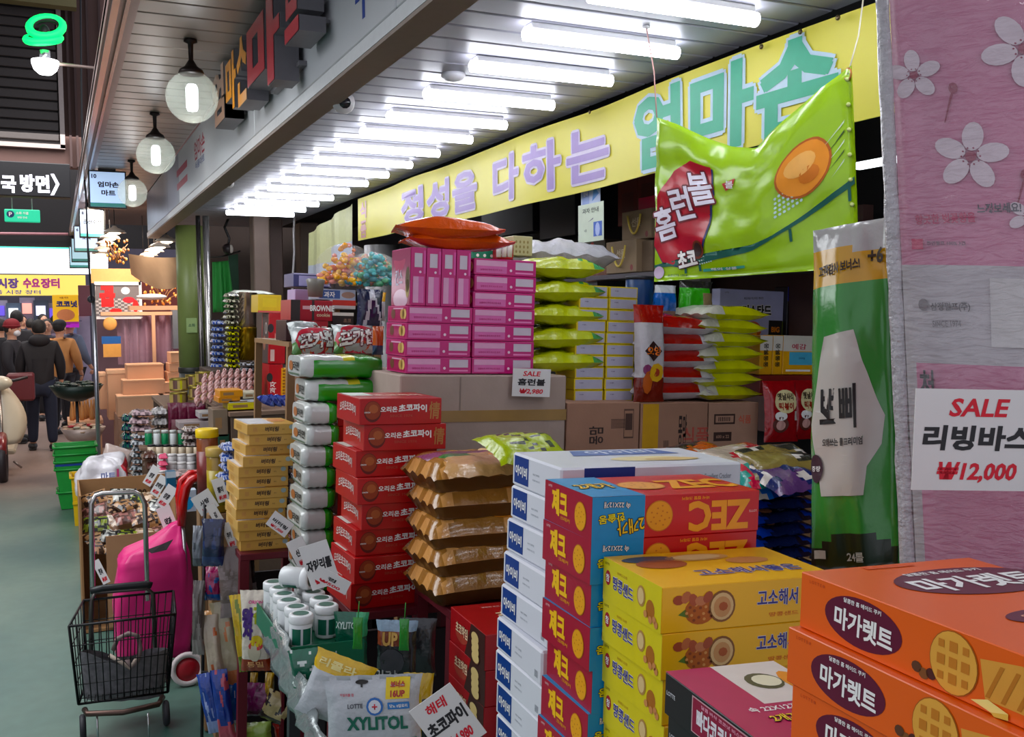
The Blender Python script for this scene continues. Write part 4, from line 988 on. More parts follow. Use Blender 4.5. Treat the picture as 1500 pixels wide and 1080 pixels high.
pr.poly(dense([(0, .085), (.25, .10), (.5, .17), (.72, .27), (1, .42), (1, .455), (.72, .295), (.5, .185), (.25, .112), (0, .10)], 3), DG, 1)
for u, v in ((.03, .06), (.18, .07), (.26, .08), (.72, .22), (.97, .37)): pr.rect(u, v-.03, u+.012, v+.05, DG, 1)
for i in range(7):
    for j in range(5): pr.ell(.665+i*.019, .375+j*.03+i*.008, .0045, .005, C('c8e0d8'), 1, 6)
for i in range(6):
    for j in range(3): pr.ell(.27+i*.012, .10+j*.022+i*.004, .003, .003, C('c8e0d8'), 1, 6)
pr.ell(.03, .045-.02+.03, .02, .02, C('c8b4cc'), 2, 14); pr.text('초코과자 180 g', .14, .03, .010, C('3c6420'), 1, width=.07); pr.poly(dense([(.28, .045), (.50, .055), (.50, .075), (.28, .065)], 2), C('4aa08c'), 1); pr.text('해외 상품', .39, .06, .010, WHT, 2, width=.09)
pr.poly(dense([(.40, .70), (.47, .75), (.46, .69), (.42, .65)], 2), C('c03a34'), 1); pr.text('볼', .44, .70, .03, WHT, 2)
q.obj('bag_print', t)
b = B()
for k in range(8): p_ = f(.985, .07+k*.125, .004); b.ball(p_, .006, C('d0dc90', .2), 8, 6)
tag(b.obj('rivets', t), kind='stuff')
for (a, c_, lb) in ((np.array([1.69, 2.6, 2.6]), f(0, 1), 'left'), (at(1265, -6, Y=1.98), f(.985, .97), 'right')):
    b = B(); b.tube([a, (Vector(a)+Vector(c_))/2+Vector((.01, 0, .0)), c_], .0022, C('c89a94' if lb == 'left' else 'd8d4c0'), 6); b.lathe([(.012, 0), (.012, -.006), (.004, -.008)], 10, C('d0d0d4'), T(*a)); b.obj('hanging_string', t)
    if lb == 'right': b = B(); b.tube([Vector(c_)+Vector((0, .012*math.cos(k*.628), .016*math.sin(k*.628))) for k in range(10)], .0025, C('b87c4c', .3, .6), 6, closed=True); b.obj('ring_hook', t)
# ---- green tissue roll pack
GRN2 = C('3c8a3c', .25, 0, .08, 6, .3, 18, coat=.5)
c4 = [at(1191, 338, 1.78), at(1300, 318, 1.70), at(1316, 834, 1.70), at(1188, 836, 1.78)]
t = thing('tissue_pack', 'tall green and yellow plastic tissue pack hanging beside the pink pack', 'pack', T(0, 0, 0))
YP = C('c99a20', .25, coat=.5); CLR = C('b4b4b0', .2, 0, .1, 20, .5, 25, coat=.5)
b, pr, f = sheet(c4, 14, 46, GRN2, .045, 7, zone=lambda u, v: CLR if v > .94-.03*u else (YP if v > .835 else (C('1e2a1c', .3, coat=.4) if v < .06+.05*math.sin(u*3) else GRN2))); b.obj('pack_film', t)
q = B(); pr.b = q
pr.text('고객감사 보너스!', .40, .875, .020, C('33240c'), 2, width=.078, bold=.04, rot=.08); pr.text('+6', .86, .895, .028, C('33240c'), 2, bold=.04, width=.026)
LGY = C('c4c0b8', .3, 0, .05, 10)
pr.poly(dense([(.22, .68), (.62, .69), (.72, .60), (.92, .44), (.88, .36), (.74, .30), (.70, .22), (.18, .22), (.10, .33), (.02, .43), (.12, .55)], 3), LGY, 1)
pr.text('뽀삐', .42, .475, .078, BLK, 3, width=.068, bold=.022); pr.text('오래쓰는 롤 프리미엄', .46, .375, .014, C('3c3a38'), 3, width=.074, bold=.03)
pr.ell(.10, .30, .014, .026, C('3c2430'), 3, 16); pr.text('증량', .10, .30, .010, WHT, 4)
pr.rect(.05, .035, .20, .06, C('c8c4b8'), 2); pr.text('24롤', .55, .04, .018, C('c8c4b8'), 2, width=.03)
q.obj('pack_print', t)
# ---- pink tissue pack wrapped in film
t = thing('tissue_pack', 'large pink flowered tissue pack wrapped in clear film at the right edge', 'pack', T(0, 0, 0))
c4 = [at(1301, -40, 1.42), at(1640, -40, 1.30), at(1640, 870, 1.30), at(1343, 852, 1.42)]
PKM = C('c07a96', .35, 0, .05, 3, .1, 6); GRW = C('b4aeb2', .35, 0, .05, 5, .2, 9)
b, pr, f = sheet(c4, 20, 50, PKM, .03, 9, back=.10, wr=.004, zone=lambda u, v: PKM if (v > .515 or v < .37 and u > .07) else GRW); b.obj('pack_body', t)
q = B(); pr.b = q; PET = C('d4c4cc', .35, 0, .05, 20); RC = C('8c2848')
def flower(u, v, r, rot=0, half=False):
    for k in range(5):
        a = rot+k*2*math.pi/5
        if half and k in (1, 2): continue
        pr.ell(u+math.cos(a)*r*.62/pr.w, v+math.sin(a)*r*.62/pr.h, r*.45, r*.30, PET, 1+k*.1, 16, a)
    pr.ell(u, v, r*.16, r*.16, RC, 2, 10)
    for k in range(10): a = k*.63; pr.ell(u+math.cos(a)*r*.26/pr.w, v+math.sin(a)*r*.26/pr.h, r*.03, r*.03, RC, 2.2, 6)
for u, v, r, ro in ((.10, .83, .034, .4), (.60, .87, .05, .9), (.35, .695, .045, .2), (.88, .78, .045, 0), (.60, .60, .025, 1.2), (.85, .57, .04, .3), (.93, .30, .05, .3)): flower(u, v, r, ro)
for u, v in ((.27, .80), (.58, .66)): pr.poly([(u, v), (u+.012, v), (u-.03, v-.05), (u-.036, v-.05)], RC, 1); pr.ell(u+.01, v+.006, .006, .008, RC, 1.2, 8)
pr.text('향긋한 벚꽃향을', .22, .595, .014, C('b4205c'), 2, width=.078, bold=.03, rot=.05); pr.text('느껴보세요!', .47, .612, .014, C('4a4450'), 2, width=.054, bold=.03, rot=.05)
pr.rect(.055, .545, .11, .562, C('c43a64'), 2); pr.text('천연펄프 100% 3겹', .22, .555, .006, C('6c5060'), 2, width=.05)
pr.text('삼정펄프(주)', .23, .452, .013, C('5a5458'), 2, width=.052, bold=.03, rot=.04); pr.ell(.10, .455, .007, .009, C('6c6468'), 2, 10); pr.text('SINCE 1974', .21, .425, .009, C('7a7478'), 2, width=.038, rot=.04)
pr.rect(.42, .39, 1, .50, C('c4c0c0', .4), 1); pr.text('천', .10, .32, .05, C('1c1420'), 2, width=.02)
q.obj('pack_print', t)
b, pr2, f2 = sheet([at(1284, -40, 1.38), at(1640, -40, 1.27), at(1640, 880, 1.27), at(1326, 860, 1.38)], 20, 60, GLASS('f4f2f4', .17, .05, 1.0, 22, 'wrap_film'), .032, 5, back=.13, wr=.010)
b.obj('clear_wrap', t)
b = B(); pts = [at(1292+ (k/24)*38, -10+k*36, 1.40) for k in range(25)]
for i, p_ in enumerate(pts): p_ += np.array([0, 0, 0])
b.tube(pts, [.010+.003*noise.noise(Vector((i*1.3, 0, 0))) for i in range(25)], C('b4b0b4', .2, 0, .15, 60, .9, 90, coat=.6), 10); b.obj('crumpled_film_edge', t)
# ---- price cards
CARDW = C('dcdad8', .55, 0, .03, 20); INK = C('1c1a1e', .6); REDI = C('cf2f3c', .6); BACK = C('4a4448', .7)
def price_card(label, c, w, h, rot, name, price, head='', yaw=0.0, pitch=0.0, holder=True, cat='price card', group='handwritten price cards'):
    M = Matrix.Translation(c) @ Matrix.Rotation(yaw, 4, 'Z') @ Matrix.Rotation(pitch, 4, 'X') @ Matrix.Rotation(-rot, 4, 'Y')
    t = thing('price_card', label, cat, M, group)
    B().box(-w/2, -.0008, -h/2, w/2, .0008, h/2, CARDW).obj('card', t)
    q = B(); p = P(q, Matrix(((1, 0, 0, -w/2), (0, 0, -1, -.0009), (0, 1, 0, -h/2), (0, 0, 0, 1))), w, h)
    if head: p.text(head, .5, .82, h*.18, REDI, 1, width=w*.45, bold=.03, shear=.2)
    if name: p.text(name, .5, .52, h*.24, INK, 1, width=w*min(.85, .24*len(name)), bold=.05, shear=.1)
    if price: p.text(price, .5, .18, h*.2, REDI, 1, width=w*.62, bold=.04, shear=.2)
    q.obj('handwriting', t)
    return t
FACE = -.44
a = at(1432, 645, 1.22)
t = price_card('big white card with red SALE heading on the pink tissue pack', a, .165, .128, -.03, '리빙바스', '₩12,000', 'SALE', yaw=FACE+.05)
a = g(815, 566, 2.90); price_card('white price card under the lime pouches on the beige box', GM @ Vector((a[0], 2.73, a[2])), .125, .088, -.06, '홈런볼', '₩2,980', 'SALE', yaw=-.15)
a = at(656, 1058, 1.62); price_card('tilted white price card before the dark red wafer cartons', a, .085, .105, .62, '초코파이', '₩ 4,980', '해태', yaw=FACE)
# ================================================================== gum jars, pouches left of the pie stack
GRX = C('0f6a4c', .3, coat=.2)
def jar(label, M, s=1.0):
    t = thing('gum_jar', label, 'jar', M, 'white gum jars')
    b = B(); b.lathe([(.024, 0), (.027, .004), (.027, .056), (.024, .060)], 20, C('dfe2e2', .3)); b.obj('jar_body', t)
    b = B(); b.lathe([(.0275, .058), (.029, .060), (.029, .076), (.026, .079), (.020, .0795), (.019, .077), (.0001, .077)], 22, C('e8eaea', .3)); b.obj('lid', t)
    b = B()
    for k in range(14):
        a0, a1 = -2.8+k*.2, -2.6+k*.2; r = .0273
        b.add([(r*math.cos(a0), r*math.sin(a0), .01), (r*math.cos(a1), r*math.sin(a1), .01), (r*math.cos(a1), r*math.sin(a1), .048), (r*math.cos(a0), r*math.sin(a0), .048)], [(0, 1, 2, 3)], C('12604a', .35) if k % 5 else C('c8ccd0', .35))
    b.ell if False else None
    p = P(b, Matrix(((1, 0, 0, -.012), (0, 1, 0, -.012), (0, 0, 1, .0795), (0, 0, 0, 1))), .024, .024); p.ell(.5, .5, .0185, .0185, C('4c6c60'), 1, 16)
    b.obj('jar_label', t); return t
jf = None; a = g(441, 898, 2.30); b2_ = g(478, 893, 2.38); zc = a[2]-.08; OR6 = ['front', 'second', 'third', 'fourth', 'fifth', 'rearmost']
for col, (p0, n) in enumerate(((a, 6), (b2_, 5))):
    for k in range(n):
        M = GT(p0[0]+.003*math.sin(k*2), p0[1]+.061*k, zc, .4*k); lb = f'white gum jar, {OR6[k] if k < n-1 else "rearmost"} of the {["left", "right"][col]} row in the tray'
        if jf is None: jf = jar(lb, M)
        else: dup(jf, M, lb)
a = g(428, 846, 2.5); dup(jf, GT(a[0]-.02, a[1]+.02, zc+.11, .9, math.pi/2, 0), 'single white gum jar lying on its side above the other jars')
c = g(385, 975, 2.75); e = g(500, 955, 2.25)
t = thing('gum_display_box', 'green and clear gum display tray holding the white jars', 'display box', GT(0, 0, 0))
x0, x1, y0, y1 = g(441, 898, 2.30)[0]-.034, g(478, 893, 2.38)[0]+.07, g(441, 898, 2.30)[1]-.036, g(441, 898, 2.30)[1]+.35
B().box(x0, y0, zc-.012, x1, y1, zc-.002, GRX).obj('tray_floor', t)
b = B(); b.box(x0, y0-.004, zc-.045, x1, y0, zc+.012, GRX); b.box(x0-.004, y0, zc-.045, x0, y1, zc+.012, GRX); b.obj('tray_rim', t)
q = B(); p = P(q, Matrix(((1, 0, 0, x0), (0, 0, -1, y0-.0045), (0, 1, 0, zc-.045), (0, 0, 0, 1))), x1-x0, .057); p.text('XYLITOL', .42, .5, .018, C('c8dcd4'), 1, width=.085, bold=.03); p.ell(.12, .5, .009, .009, C('c8dcd4'), 1, 8); q.obj('tray_print', t)
b = B(); up_ = [(390, 874, 2.6), (420, 936, 2.27), (446, 998, 2.03), (474, 1080, 1.84), (484, 1110, 1.8)]; dn_ = [(383, 932, 2.6), (402, 988, 2.3), (426, 1040, 2.06), (450, 1092, 1.87), (462, 1125, 1.8)]
N = 28; vs = []
def li(L, u): u *= len(L)-1; i = min(int(u), len(L)-2); u -= i; return g(*[L[i][k]*(1-u)+L[i+1][k]*u for k in range(3)])
for i in range(N+1):
    a_, c_ = li(up_, i/N), li(dn_, i/N)
    for k in range(5): v = k/4; p_ = a_*(1-v)+c_*v; vs.append(Vector(p_)+Vector((-.006*math.sin(i*1.7+k)-.008*(k % 2), 0, 0)))
for i in range(N):
    for k in range(4): b.f.append([i*5+k, i*5+k+1, i*5+k+6, i*5+k+5]); b.mi.append(b.m(C('8c9494', .2, .3, .15, 25, .6, 40, coat=.5))); b.sm.append(True)
b.v = vs; o = b.obj('silver_side_wall', t); md = o.modifiers.new('s', 'SOLIDIFY'); md.thickness = .006
B().box(x0+.06, y0+.12, zc-.06, x1, y1-.01, zc-.012, C('3a4446', .5)).obj('tray_base', t)
for sx, sy in ((x1-.03, y0+.13), (x1-.03, y1-.04), (x0+.08, y1-.04)):
    B().box(sx, sy, .02, sx+.03, sy+.03, zc-.06, C('3a3c40', .4, .5)).obj('leg', t)
def hang(name, label, px4, d, mats, zone=None, art=None, seed=0, t_=.05, rot=0.0, cat='bag', group=None, frame=GM, tilt=0, wr=.5, yaw=-.44, seam=.06):
    x0, y0, x1, y1 = px4; a = g((x0+x1)/2, (y0+y1)/2, d); w = (x1-x0)*d/F; h = (y1-y0)*d/F
    M = GT(a[0], a[1], a[2]) @ Matrix.Rotation(yaw, 4, 'Z') @ Matrix.Rotation(-rot, 4, 'Y') @ Matrix.Rotation(math.pi/2+tilt, 4, 'X')
    th = thing(name, label, cat, M, group); b = B(); f = b.pillow(w, h, t_, mats, None, seed=seed, zone=zone, wr=wr, seam=seam); b.obj('bag_film', th)
    if art: q = B(); art(P(q, lambda u, v, e: f(u-w/2, v-h/2, e), w, h, .03, .0005)); q.obj('bag_print', th)
    return th
SILV = FOIL('bcc0c4', .05)
def xy(p):
    p.text('XYLITOL', .55, .46, .024, C('10604c'), 2, width=.112, bold=.05); p.text('LOTTE', .33, .67, .008, C('3a3a44'), 2, width=.028); p.ell(.53, .66, .016, .016, C('3a6cb0'), 2, 12); p.ell(.53, .66, .012, .012, C('d0d4dc'), 3, 12); p.text('+', .53, .66, .01, C('c02c3c'), 4)
    p.rect(.66, .62, .88, .70, C('3c78b8'), 2); p.text('당뇨 0칼로리', .77, .66, .006, WHT, 3); p.rect(.64, .74, .88, .97, C('e4c828'), 2); p.text('보너스', .76, .90, .010, C('a81c34'), 3, width=.026, bold=.05); p.text('16UP', .76, .80, .011, C('a81c34'), 3, width=.026, bold=.05)
    p.ell(.40, .93, .012, .003, BLK, 2, 12); p.rect(.39, .88, .41, .92, BLK, 2); p.text('자일리톨 껌', .25, .80, .005, C('c04c5c'), 2); p.rect(0.04, .03, .96, .26, C('10806a'), 1.5)
hang('gum_pouch', 'silver gum pouch with green XYLITOL lettering hanging in front', (473, 988, 622, 1110), 1.75, [SILV], art=xy, seed=71, t_=.035, rot=.06, cat='pouch', wr=.25, seam=.12)
hang('gum_pouch', 'dark green gum pouch hanging beside the clear tray', (425, 950, 475, 1018), 2.1, [FOIL('0e5c44'), FOIL('cfd8d4')], zone=lambda u, v, s: 1 if noise.noise(Vector((u*3, v*3, 2))) > .3 else 0, art=lambda p: p.text('XYLITOL', .5, .3, .02, C('d8e4de'), 2, width=.07, bold=.03, rot=-.3), seed=72, t_=.03, rot=.15, cat='pouch')
hang('gum_pouch', 'second green gum pouch half hidden behind the red pie cartons', (488, 896, 540, 985), 2.35, [FOIL('0e5c44'), FOIL('3ca06c')], zone=lambda u, v, s: 1 if v > .2 and u > .3 else 0, art=lambda p: p.text('XYLITOL', .4, .8, .016, C('c8dcd4'), 2, width=.06, bold=.03), seed=73, t_=.03, cat='pouch')
hang('snack_pouch', 'yellow topped silver pouch tilted behind the silver gum pouch', (445, 960, 540, 1060), 1.95, [FOIL('c8ccd0'), FOIL('e0b81c'), FOIL('1c1c20')], zone=lambda u, v, s: 1 if v > .45 else (2 if v > .0 and u > -.2 else 0), art=lambda p: (p.text('리콜라', .4, .86, .016, C('f0e4a0'), 3, width=.08, bold=.04), p.text('BLUE', .6, .4, .02, C('b0b4b8'), 3, width=.05)), seed=74, t_=.03, rot=-.34, cat='pouch')
hang('snack_pouch', 'black pouch with brown label hanging under the red stand', (550, 908, 612, 1000), 2.2, [FOIL('17161a'), FOIL('7c3a24'), FOIL('8ca4b8')], zone=lambda u, v, s: 2 if v > .72 else (1 if v > .2 and u < .1 else 0), art=lambda p: (p.text('UP', .35, .72, .03, C('c8a05c'), 3, width=.035, bold=.05), p.text('민감', .25, .12, .03, C('b8b8b8'), 3), p.ell(.4, .36, .03, .03, C('3a3a40'), 2, 10)), seed=75, t_=.03, cat='pouch')
hang('snack_pouch', 'shiny black pouch at the right under the red stand', (585, 905, 640, 990), 2.3, [FOIL('222226')], seed=76, t_=.03, cat='pouch')
for px_, lb in (((524, 928), 'small green leaf charm left of the red stand post'), ((592, 930), 'small green leaf charm right of the red stand post')):
    a = g(*px_, 2.1); b = B(); b.pillow(.022, .07, .012, FOIL('2c8a30'), GT(*a) @ Matrix.Rotation(-.44, 4, 'Z') @ Matrix.Rotation(math.pi/2, 4, 'X'), seed=px_[0]); b.tube([GM @ Vector(a+np.array([0, 0, .03])), GM @ Vector(a+np.array([.002, 0, .07]))], .001, C('2c8a30'), 5)
    tag(b.obj('green_charm'), lb, 'charm', 'small green charms')
a = g(600, 1000, 2.0); hang('snack_bag', 'yellow bag edge hanging right behind the silver gum pouch', (590, 985, 635, 1090), 1.9, [FOIL('c8a81c'), FOIL('1c1c20')], zone=lambda u, v, s: 1 if v < .3 and u > .3 else 0, seed=78, t_=.03)
hang('candy_bag', 'blue and clear candy bag behind the red snack bags', (955, 418, 992, 470), 3.5, [FOIL('1c64b4'), FOIL('8c7a6a'), FOIL('c8ccd0')], zone=lambda u, v, s: 2 if v > .5 else (1 if v < -.4 else 0), seed=301, t_=.06, yaw=0)
hang('candy_bag', 'bright green and clear candy bag behind the snack bags', (988, 412, 1048, 475), 3.6, [FOIL('3caa28'), FOIL('8c7a5a'), FOIL('2a2a24')], zone=lambda u, v, s: 1 if u > .1 and v < .5 else (2 if u > .6 or v > .7 else 0), seed=302, t_=.07, yaw=0)
# hanging snack bags below the tan cartons
PU = C('4a2878', .3)
hang('snack_bag', 'cream snack bag with purple and yellow print hanging below the tan cartons', (352, 864, 398, 984), 2.95, [FOIL('d8d0c0', .04), FOIL('8c3418')], zone=lambda u, v, s: 1 if v < -.72 else 0,
     art=lambda p: (p.text('ORION', .55, .87, .010, C('d03a8c'), 2), p.text('왕', .3, .68, .06, PU, 2, width=.035, bold=.07), p.text('감', .68, .72, .05, C('a8b420'), 2, width=.035, bold=.07), p.text('자', .3, .52, .05, PU, 2, width=.03, bold=.07), p.ell(.58, .40, .02, .018, C('d8c020'), 2, 14), p.ell(.55, .34, .022, .014, C('c8484c'), 1.5, 12), p.ell(.5, .26, .02, .03, C('c8c0a8'), 1, 10), p.text('통밀', .5, .1, .02, C('e0a878'), 2, width=.05)), seed=81, rot=.03, t_=.05)
for i, (r, c1, c2, lb) in enumerate((((343, 870, 366, 985), 'c8a81c', '6c7c1c', 'yellow bag edge behind the cream snack bag'), ((318, 880, 350, 1010), 'b0a488', 'c87c54', 'beige snack bag hanging left of the cream one'), ((300, 900, 326, 1006), 'c0b09c', 'c86c44', 'pale beige snack bag hanging at the left'),
        ((296, 985, 320, 1075), '1c3c8c', '8c9cc8', 'blue snack bag lowest at the left'), ((314, 980, 340, 1085), '1a3484', 'b04c5c', 'blue snack bag second from left at the bottom'), ((334, 975, 358, 1075), '2458a0', 'b8b8c8', 'lighter blue snack bag third from left at the bottom'),
        ((292, 895, 318, 935), 'd8a06c', 'd8c48c', 'small orange cream bag beside the red wheel'), ((352, 1000, 400, 1050), '6c1c50', '4c1438', 'purple bag under the cream snack bag'), ((345, 1058, 400, 1095), '8ca44c', 'a8b868', 'pale green bag at the bottom edge'),
        ((384, 1015, 430, 1060), 'a8986c', '2c2420', 'gold striped bag beside the tray base'), ((400, 1058, 450, 1095), 'a82c24', 'c8643c', 'red bag at the bottom edge under the tray'),
        ((366, 985, 378, 1030), 'a8841c', '8c6c1c', 'thin yellow pack below the cream bag, left'), ((388, 985, 402, 1030), 'b08c1c', '8c6c1c', 'thin yellow pack below the cream bag, right'),
        ((318, 800, 372, 905), '6c5c58', '8c7c7c', 'brown grey pouch hanging below the tan cartons'), ((295, 760, 330, 830), '1c2444', '2c3864', 'navy bag behind the price cards'), ((282, 770, 300, 830), '7c8088', '4c5058', 'grey striped bag behind the red handle'),
        ((345, 815, 375, 865), '1c1618', '8c8484', 'black and silver pouch under the tan stand'), ((300, 830, 325, 880), '8c1c50', '1c4c8c', 'magenta and blue bag above the orange one'), ((282, 850, 300, 960), '5c5450', '8c8480', 'grey pouch beside the pink trolley bag'))):
    d = 3.35-.02*(i % 5) if i else 3.0
    hang('snack_bag', lb, r, d, [FOIL(c1), FOIL(c2)], zone=lambda u, v, s, i=i: 1 if (v < -.55 or noise.noise(Vector((u*2, v*2, i*3.3))) > .28) else 0, seed=90+i, t_=.045, rot=[.15, .2, .15, .22, .15, .05, -.1, 0, .1, -.4, .1, 0, 0, .1, 0, 0, .1, 0, 0][i], group='snack bags hanging on hooks', wr=.6)
t = thing('hook_rack', 'thin dark wire rack carrying the hanging snack bags', 'rack', GT(0, 0, 0))
a = g(285, 760, 3.45); e = g(420, 830, 3.4)
for i, (x, y, y2) in enumerate(((300, 740, 1090), (345, 800, 1090), (385, 860, 1090))):
    p0, p1 = g(x, y, 3.48), g(x, y, 3.48); b = B(); b.tube([p0, (p0[0], p0[1], .02)], .006, C('2a282c', .4, .6), 6); b.obj('upright', t)
for y in (860, 985):
    p0, p1 = g(295, y, 3.48), g(400, y, 3.48); b = B(); b.tube([p0, p1], .005, C('2a282c', .4, .6), 6); b.obj('cross_bar', t)
# price cards on the left
for px_, w, h, rot, d, nm, pc, lb in (((410, 768), .07, .05, -.65, 2.9, '버터링', '₩1,000', 'white price card leaning on the tan cookie cartons'), ((440, 810), .05, .085, .45, 2.75, '신짱', '₩1,500', 'narrow price card above the lying gum jar'),
        ((468, 828), .075, .115, .30, 2.45, '자일리톨', '₩5,000', 'large slanted price card left of the red pie cartons'), ((486, 850), .09, .035, -.5, 2.35, '껌', '₩500', 'folded price card lying at the foot of the pie stack'),
        ((300, 736), .075, .075, .55, 3.5, '사탕', '₩2,000', 'diamond tilted price card beside the red trolley handle'), ((323, 718), .045, .09, .3, 3.6, '젤리', '₩1,000', 'narrow price card hanging left of the tan cartons'),
        ((316, 755), .035, .085, .5, 3.45, '김', '₩2,500', 'thin price card below the diamond one'), ((336, 785), .03, .09, .35, 3.3, '쿠키', '₩990', 'thin price card at the foot of the tan cartons'),
        ((222, 697), .05, .12, -.55, 5.5, '양갱', '₩3,000', 'price card leftmost of the slanted row above the cardboard box'), ((233, 712), .05, .12, -.55, 5.3, '호박엿', '₩3,000', 'price card second in the slanted row above the cardboard box'), ((244, 728), .06, .13, -.6, 5.1, '땅콩', '₩5,000', 'price card lowest in the slanted row'),
        ((247, 765), .07, .16, .35, 4.7, '약과', '₩2,500', 'greenish price card behind the pink trolley bag'), ((148, 838), .04, .13, .45, 4.9, '한과', '₩4,000', 'small white price tag beside the aluminium trolley frame')):
    a = g(*px_, d); price_card(lb, GM @ Vector(a), w, h, rot, nm, pc, '', yaw=FACE)
# ================================================================== goods in the middle left
# low tables carrying them
def atable(label, px4, Y0, Y1, ztop, mat=WOOD):
    a = at(px4[0], 600, Y=Y0)[0]; c = at(px4[1], 600, Y=Y0)[0]; t = thing('display_table', label, 'table', T((a+c)/2, (Y0+Y1)/2, 0)); w, d = (c-a)/2, (Y1-Y0)/2
    B().box(-w, -d, ztop-.03, w, d, ztop, mat, c=.003).obj('top_board', t)
    for sx in (-1, 1):
        for sy in (-1, 1): B().box(sx*w-(.03 if sx > 0 else 0), sy*d-(.03 if sy > 0 else 0), 0.01, sx*w+(.03 if sx < 0 else 0), sy*d+(.03 if sy < 0 else 0), ztop-.03, mat).obj('leg', t)
    return ztop
def zat(y, Y, x=300): return float(at(x, y, Y=Y)[2])
# ---- long green white packs behind/left of the pie stack
GP, GW, GYp = C('2e9428', .25, 0, .05, 8, .2, 14, coat=.5), C('cdd0cc', .22, 0, .06, 10, .3, 20, coat=.5), C('d0cc4c', .25, coat=.4)
def longpack(w, d, h, green=True):
    def make(label, cat, group, M):
        t = thing('noodle_pack', label, cat, M, group); b = B()
        n = 20; prof = []
        for k in range(n):
            a = 2*math.pi*k/n; e = .45; prof.append((math.copysign(abs(math.cos(a))**e, math.cos(a)), math.copysign(abs(math.sin(a))**e, math.sin(a))))
        K = 14; vs = []
        for i in range(K+1):
            u = i/K; sc = .86+.14*min(1, u*7, (1-u)*7); wob = .05*math.sin(i*2.1+w*30)
            for x, z in prof: vs.append((-w/2+u*w, x*d/2*sc, h/2+z*h/2*(sc+wob)))
        k0 = len(b.v); b.v = [Vector(v) for v in vs]
        for i in range(K):
            u = (i+.5)/K
            for k in range(n):
                top = prof[k][1]+prof[(k+1) % n][1] > .9
                mt = GW if u < .16 else (GP if green and (not top or u > .62) else (GYp if green and u > .5 else GW))
                if not green: mt = GW if u < .75 else GP
                b.f.append([i*n+k, (i+1)*n+k, (i+1)*n+(k+1) % n, i*n+(k+1) % n]); b.mi.append(b.m(mt)); b.sm.append(True)
        b.f.append(list(range(n))); b.mi.append(b.m(GW)); b.sm.append(False); b.f.append([K*n+k for k in range(n)][::-1]); b.mi.append(b.m(GP)); b.sm.append(False)
        b.obj('pack_film', t)
        q = B(); p = P(q, Matrix(((0, 0, -1, -w/2-.002), (-1, 0, 0, d/2), (0, 1, 0, 0), (0, 0, 0, 1))), d, h)
        p.ell(.32, .5, d*.13, h*.22, C('a86c44'), 1, 14); p.text('라면', .65, .52, h*.38, C('2a2c2a'), 1, width=d*.36, bold=.04); p.rect(.15, .12, .85, .2, C('5a6c5a'), 1); q.obj('end_print', t); return t
    return make
d_ = 3.05
a = g(447, 521, d_); wl = .27
mk = longpack(wl, .20, .074)
mk('green and white noodle pack, topmost of the long packs', 'pack', 'noodle packs', GT(a[0]+wl/2-.01, a[1]+.11, a[2]-.074, .02))
mk('green and white noodle pack, second of the long packs', 'pack', 'noodle packs', GT(a[0]+wl/2+.01, a[1]+.10, a[2]-.150, -.03))
mk = longpack(.105, .20, .068, False); first = None
for i in range(9):
    M = GT(a[0]+.048+.006*math.sin(i*2.3), a[1]+.06+.004*i, a[2]-.150-.068*(i+1), .05*math.sin(i*1.7)); lb = f'white noodle pack end, {["third","fourth","fifth","sixth","seventh","eighth","ninth","tenth","eleventh"][i]} from top of the noodle pile'
    if first is None: first = mk(lb, 'pack', 'noodle packs', M)
    else: dup(first, M, lb)
stand('display_stand', 'dark stand under the noodle packs', a[0]-.02, a[1]-.03, a[0]+.13, a[1]+.2, a[2]-.150-.068*9-.002)
# crumpled dark snack bags left of the noodle packs
# ---- back row between the green pillar and pink cartons (frame g, Y about 4)
def sb(name, label, px4, Y, dd, mat, art=None, cat='box', group=None, sides=None, fr='g'): return shelf_box(name, label, px4, -Y if fr == 'g' else Y, dd, mat, art, cat, group, fr, 0, sides)
zr = g(480, 520, Y=3.9)[2]
sb('cookie_box', 'red and black cookie box with white lettering, upper one', (426, 440, 487, 470), 3.95, .2, C('a0142e', .33), lambda p: (p.rect(0, 0, .22, 1, C('241a1c'), 1), p.rect(.28, .55, .48, .72, C('d8a8b0'), 1), p.text('BROWNIE', .75, .62, .024, WHT, 2, width=.10, bold=.04), p.text('cookie', .78, .3, .015, C('d8c8a8'), 2), p.rect(.5, 0, .56, 1, C('2a1a1c'), 1)), group='red and black cookie boxes')
sb('cookie_box', 'red and black cookie box with white lettering, lower one', (419, 470, 480, 500), 3.92, .2, C('32181c', .33), lambda p: (p.rect(.4, 0, 1, 1, C('a0142e'), 1), p.rect(.12, .5, .32, .7, C('d8a8b0'), 1), p.text('BROWNIE', .68, .6, .024, WHT, 2, width=.10, bold=.04)), group='red and black cookie boxes')
sb('tape_box', 'dark blue carton with pale label panels at the back', (430, 401, 485, 421), 4.3, .2, C('2a2f66', .35), lambda p: (p.rect(.14, .08, .68, .82, C('a8a8d0'), 1), p.rect(.74, .1, .96, .5, C('a8a8d0'), 1), p.ell(.85, .62, .02, .014, C('c8c8e0'), 1, 12), p.rect(0, .9, 1, 1, C('b8b8d8'), 1)))
sb('snack_box', 'pale box with blue and brown pictures under the orange candy', (466, 424, 521, 440), 4.1, .18, C('a8b0c4', .35), lambda p: (p.rect(.03, .15, .58, .9, C('32508c'), 1), p.text('과자', .3, .5, .025, WHT, 2), p.ell(.8, .5, .03, .014, C('9c7a6c'), 1, 14)))
sb('snack_box', 'lilac and white small box left of the grey cup', (432, 424, 452, 440), 4.1, .15, C('b49cc0', .4))
sb('snack_box', 'flat box with red and white stripe over the black box', (487, 440, 521, 453), 4.05, .18, C('c8c0c0', .4), lambda p: p.rect(0, .4, 1, 1, C('c4342c'), 1))
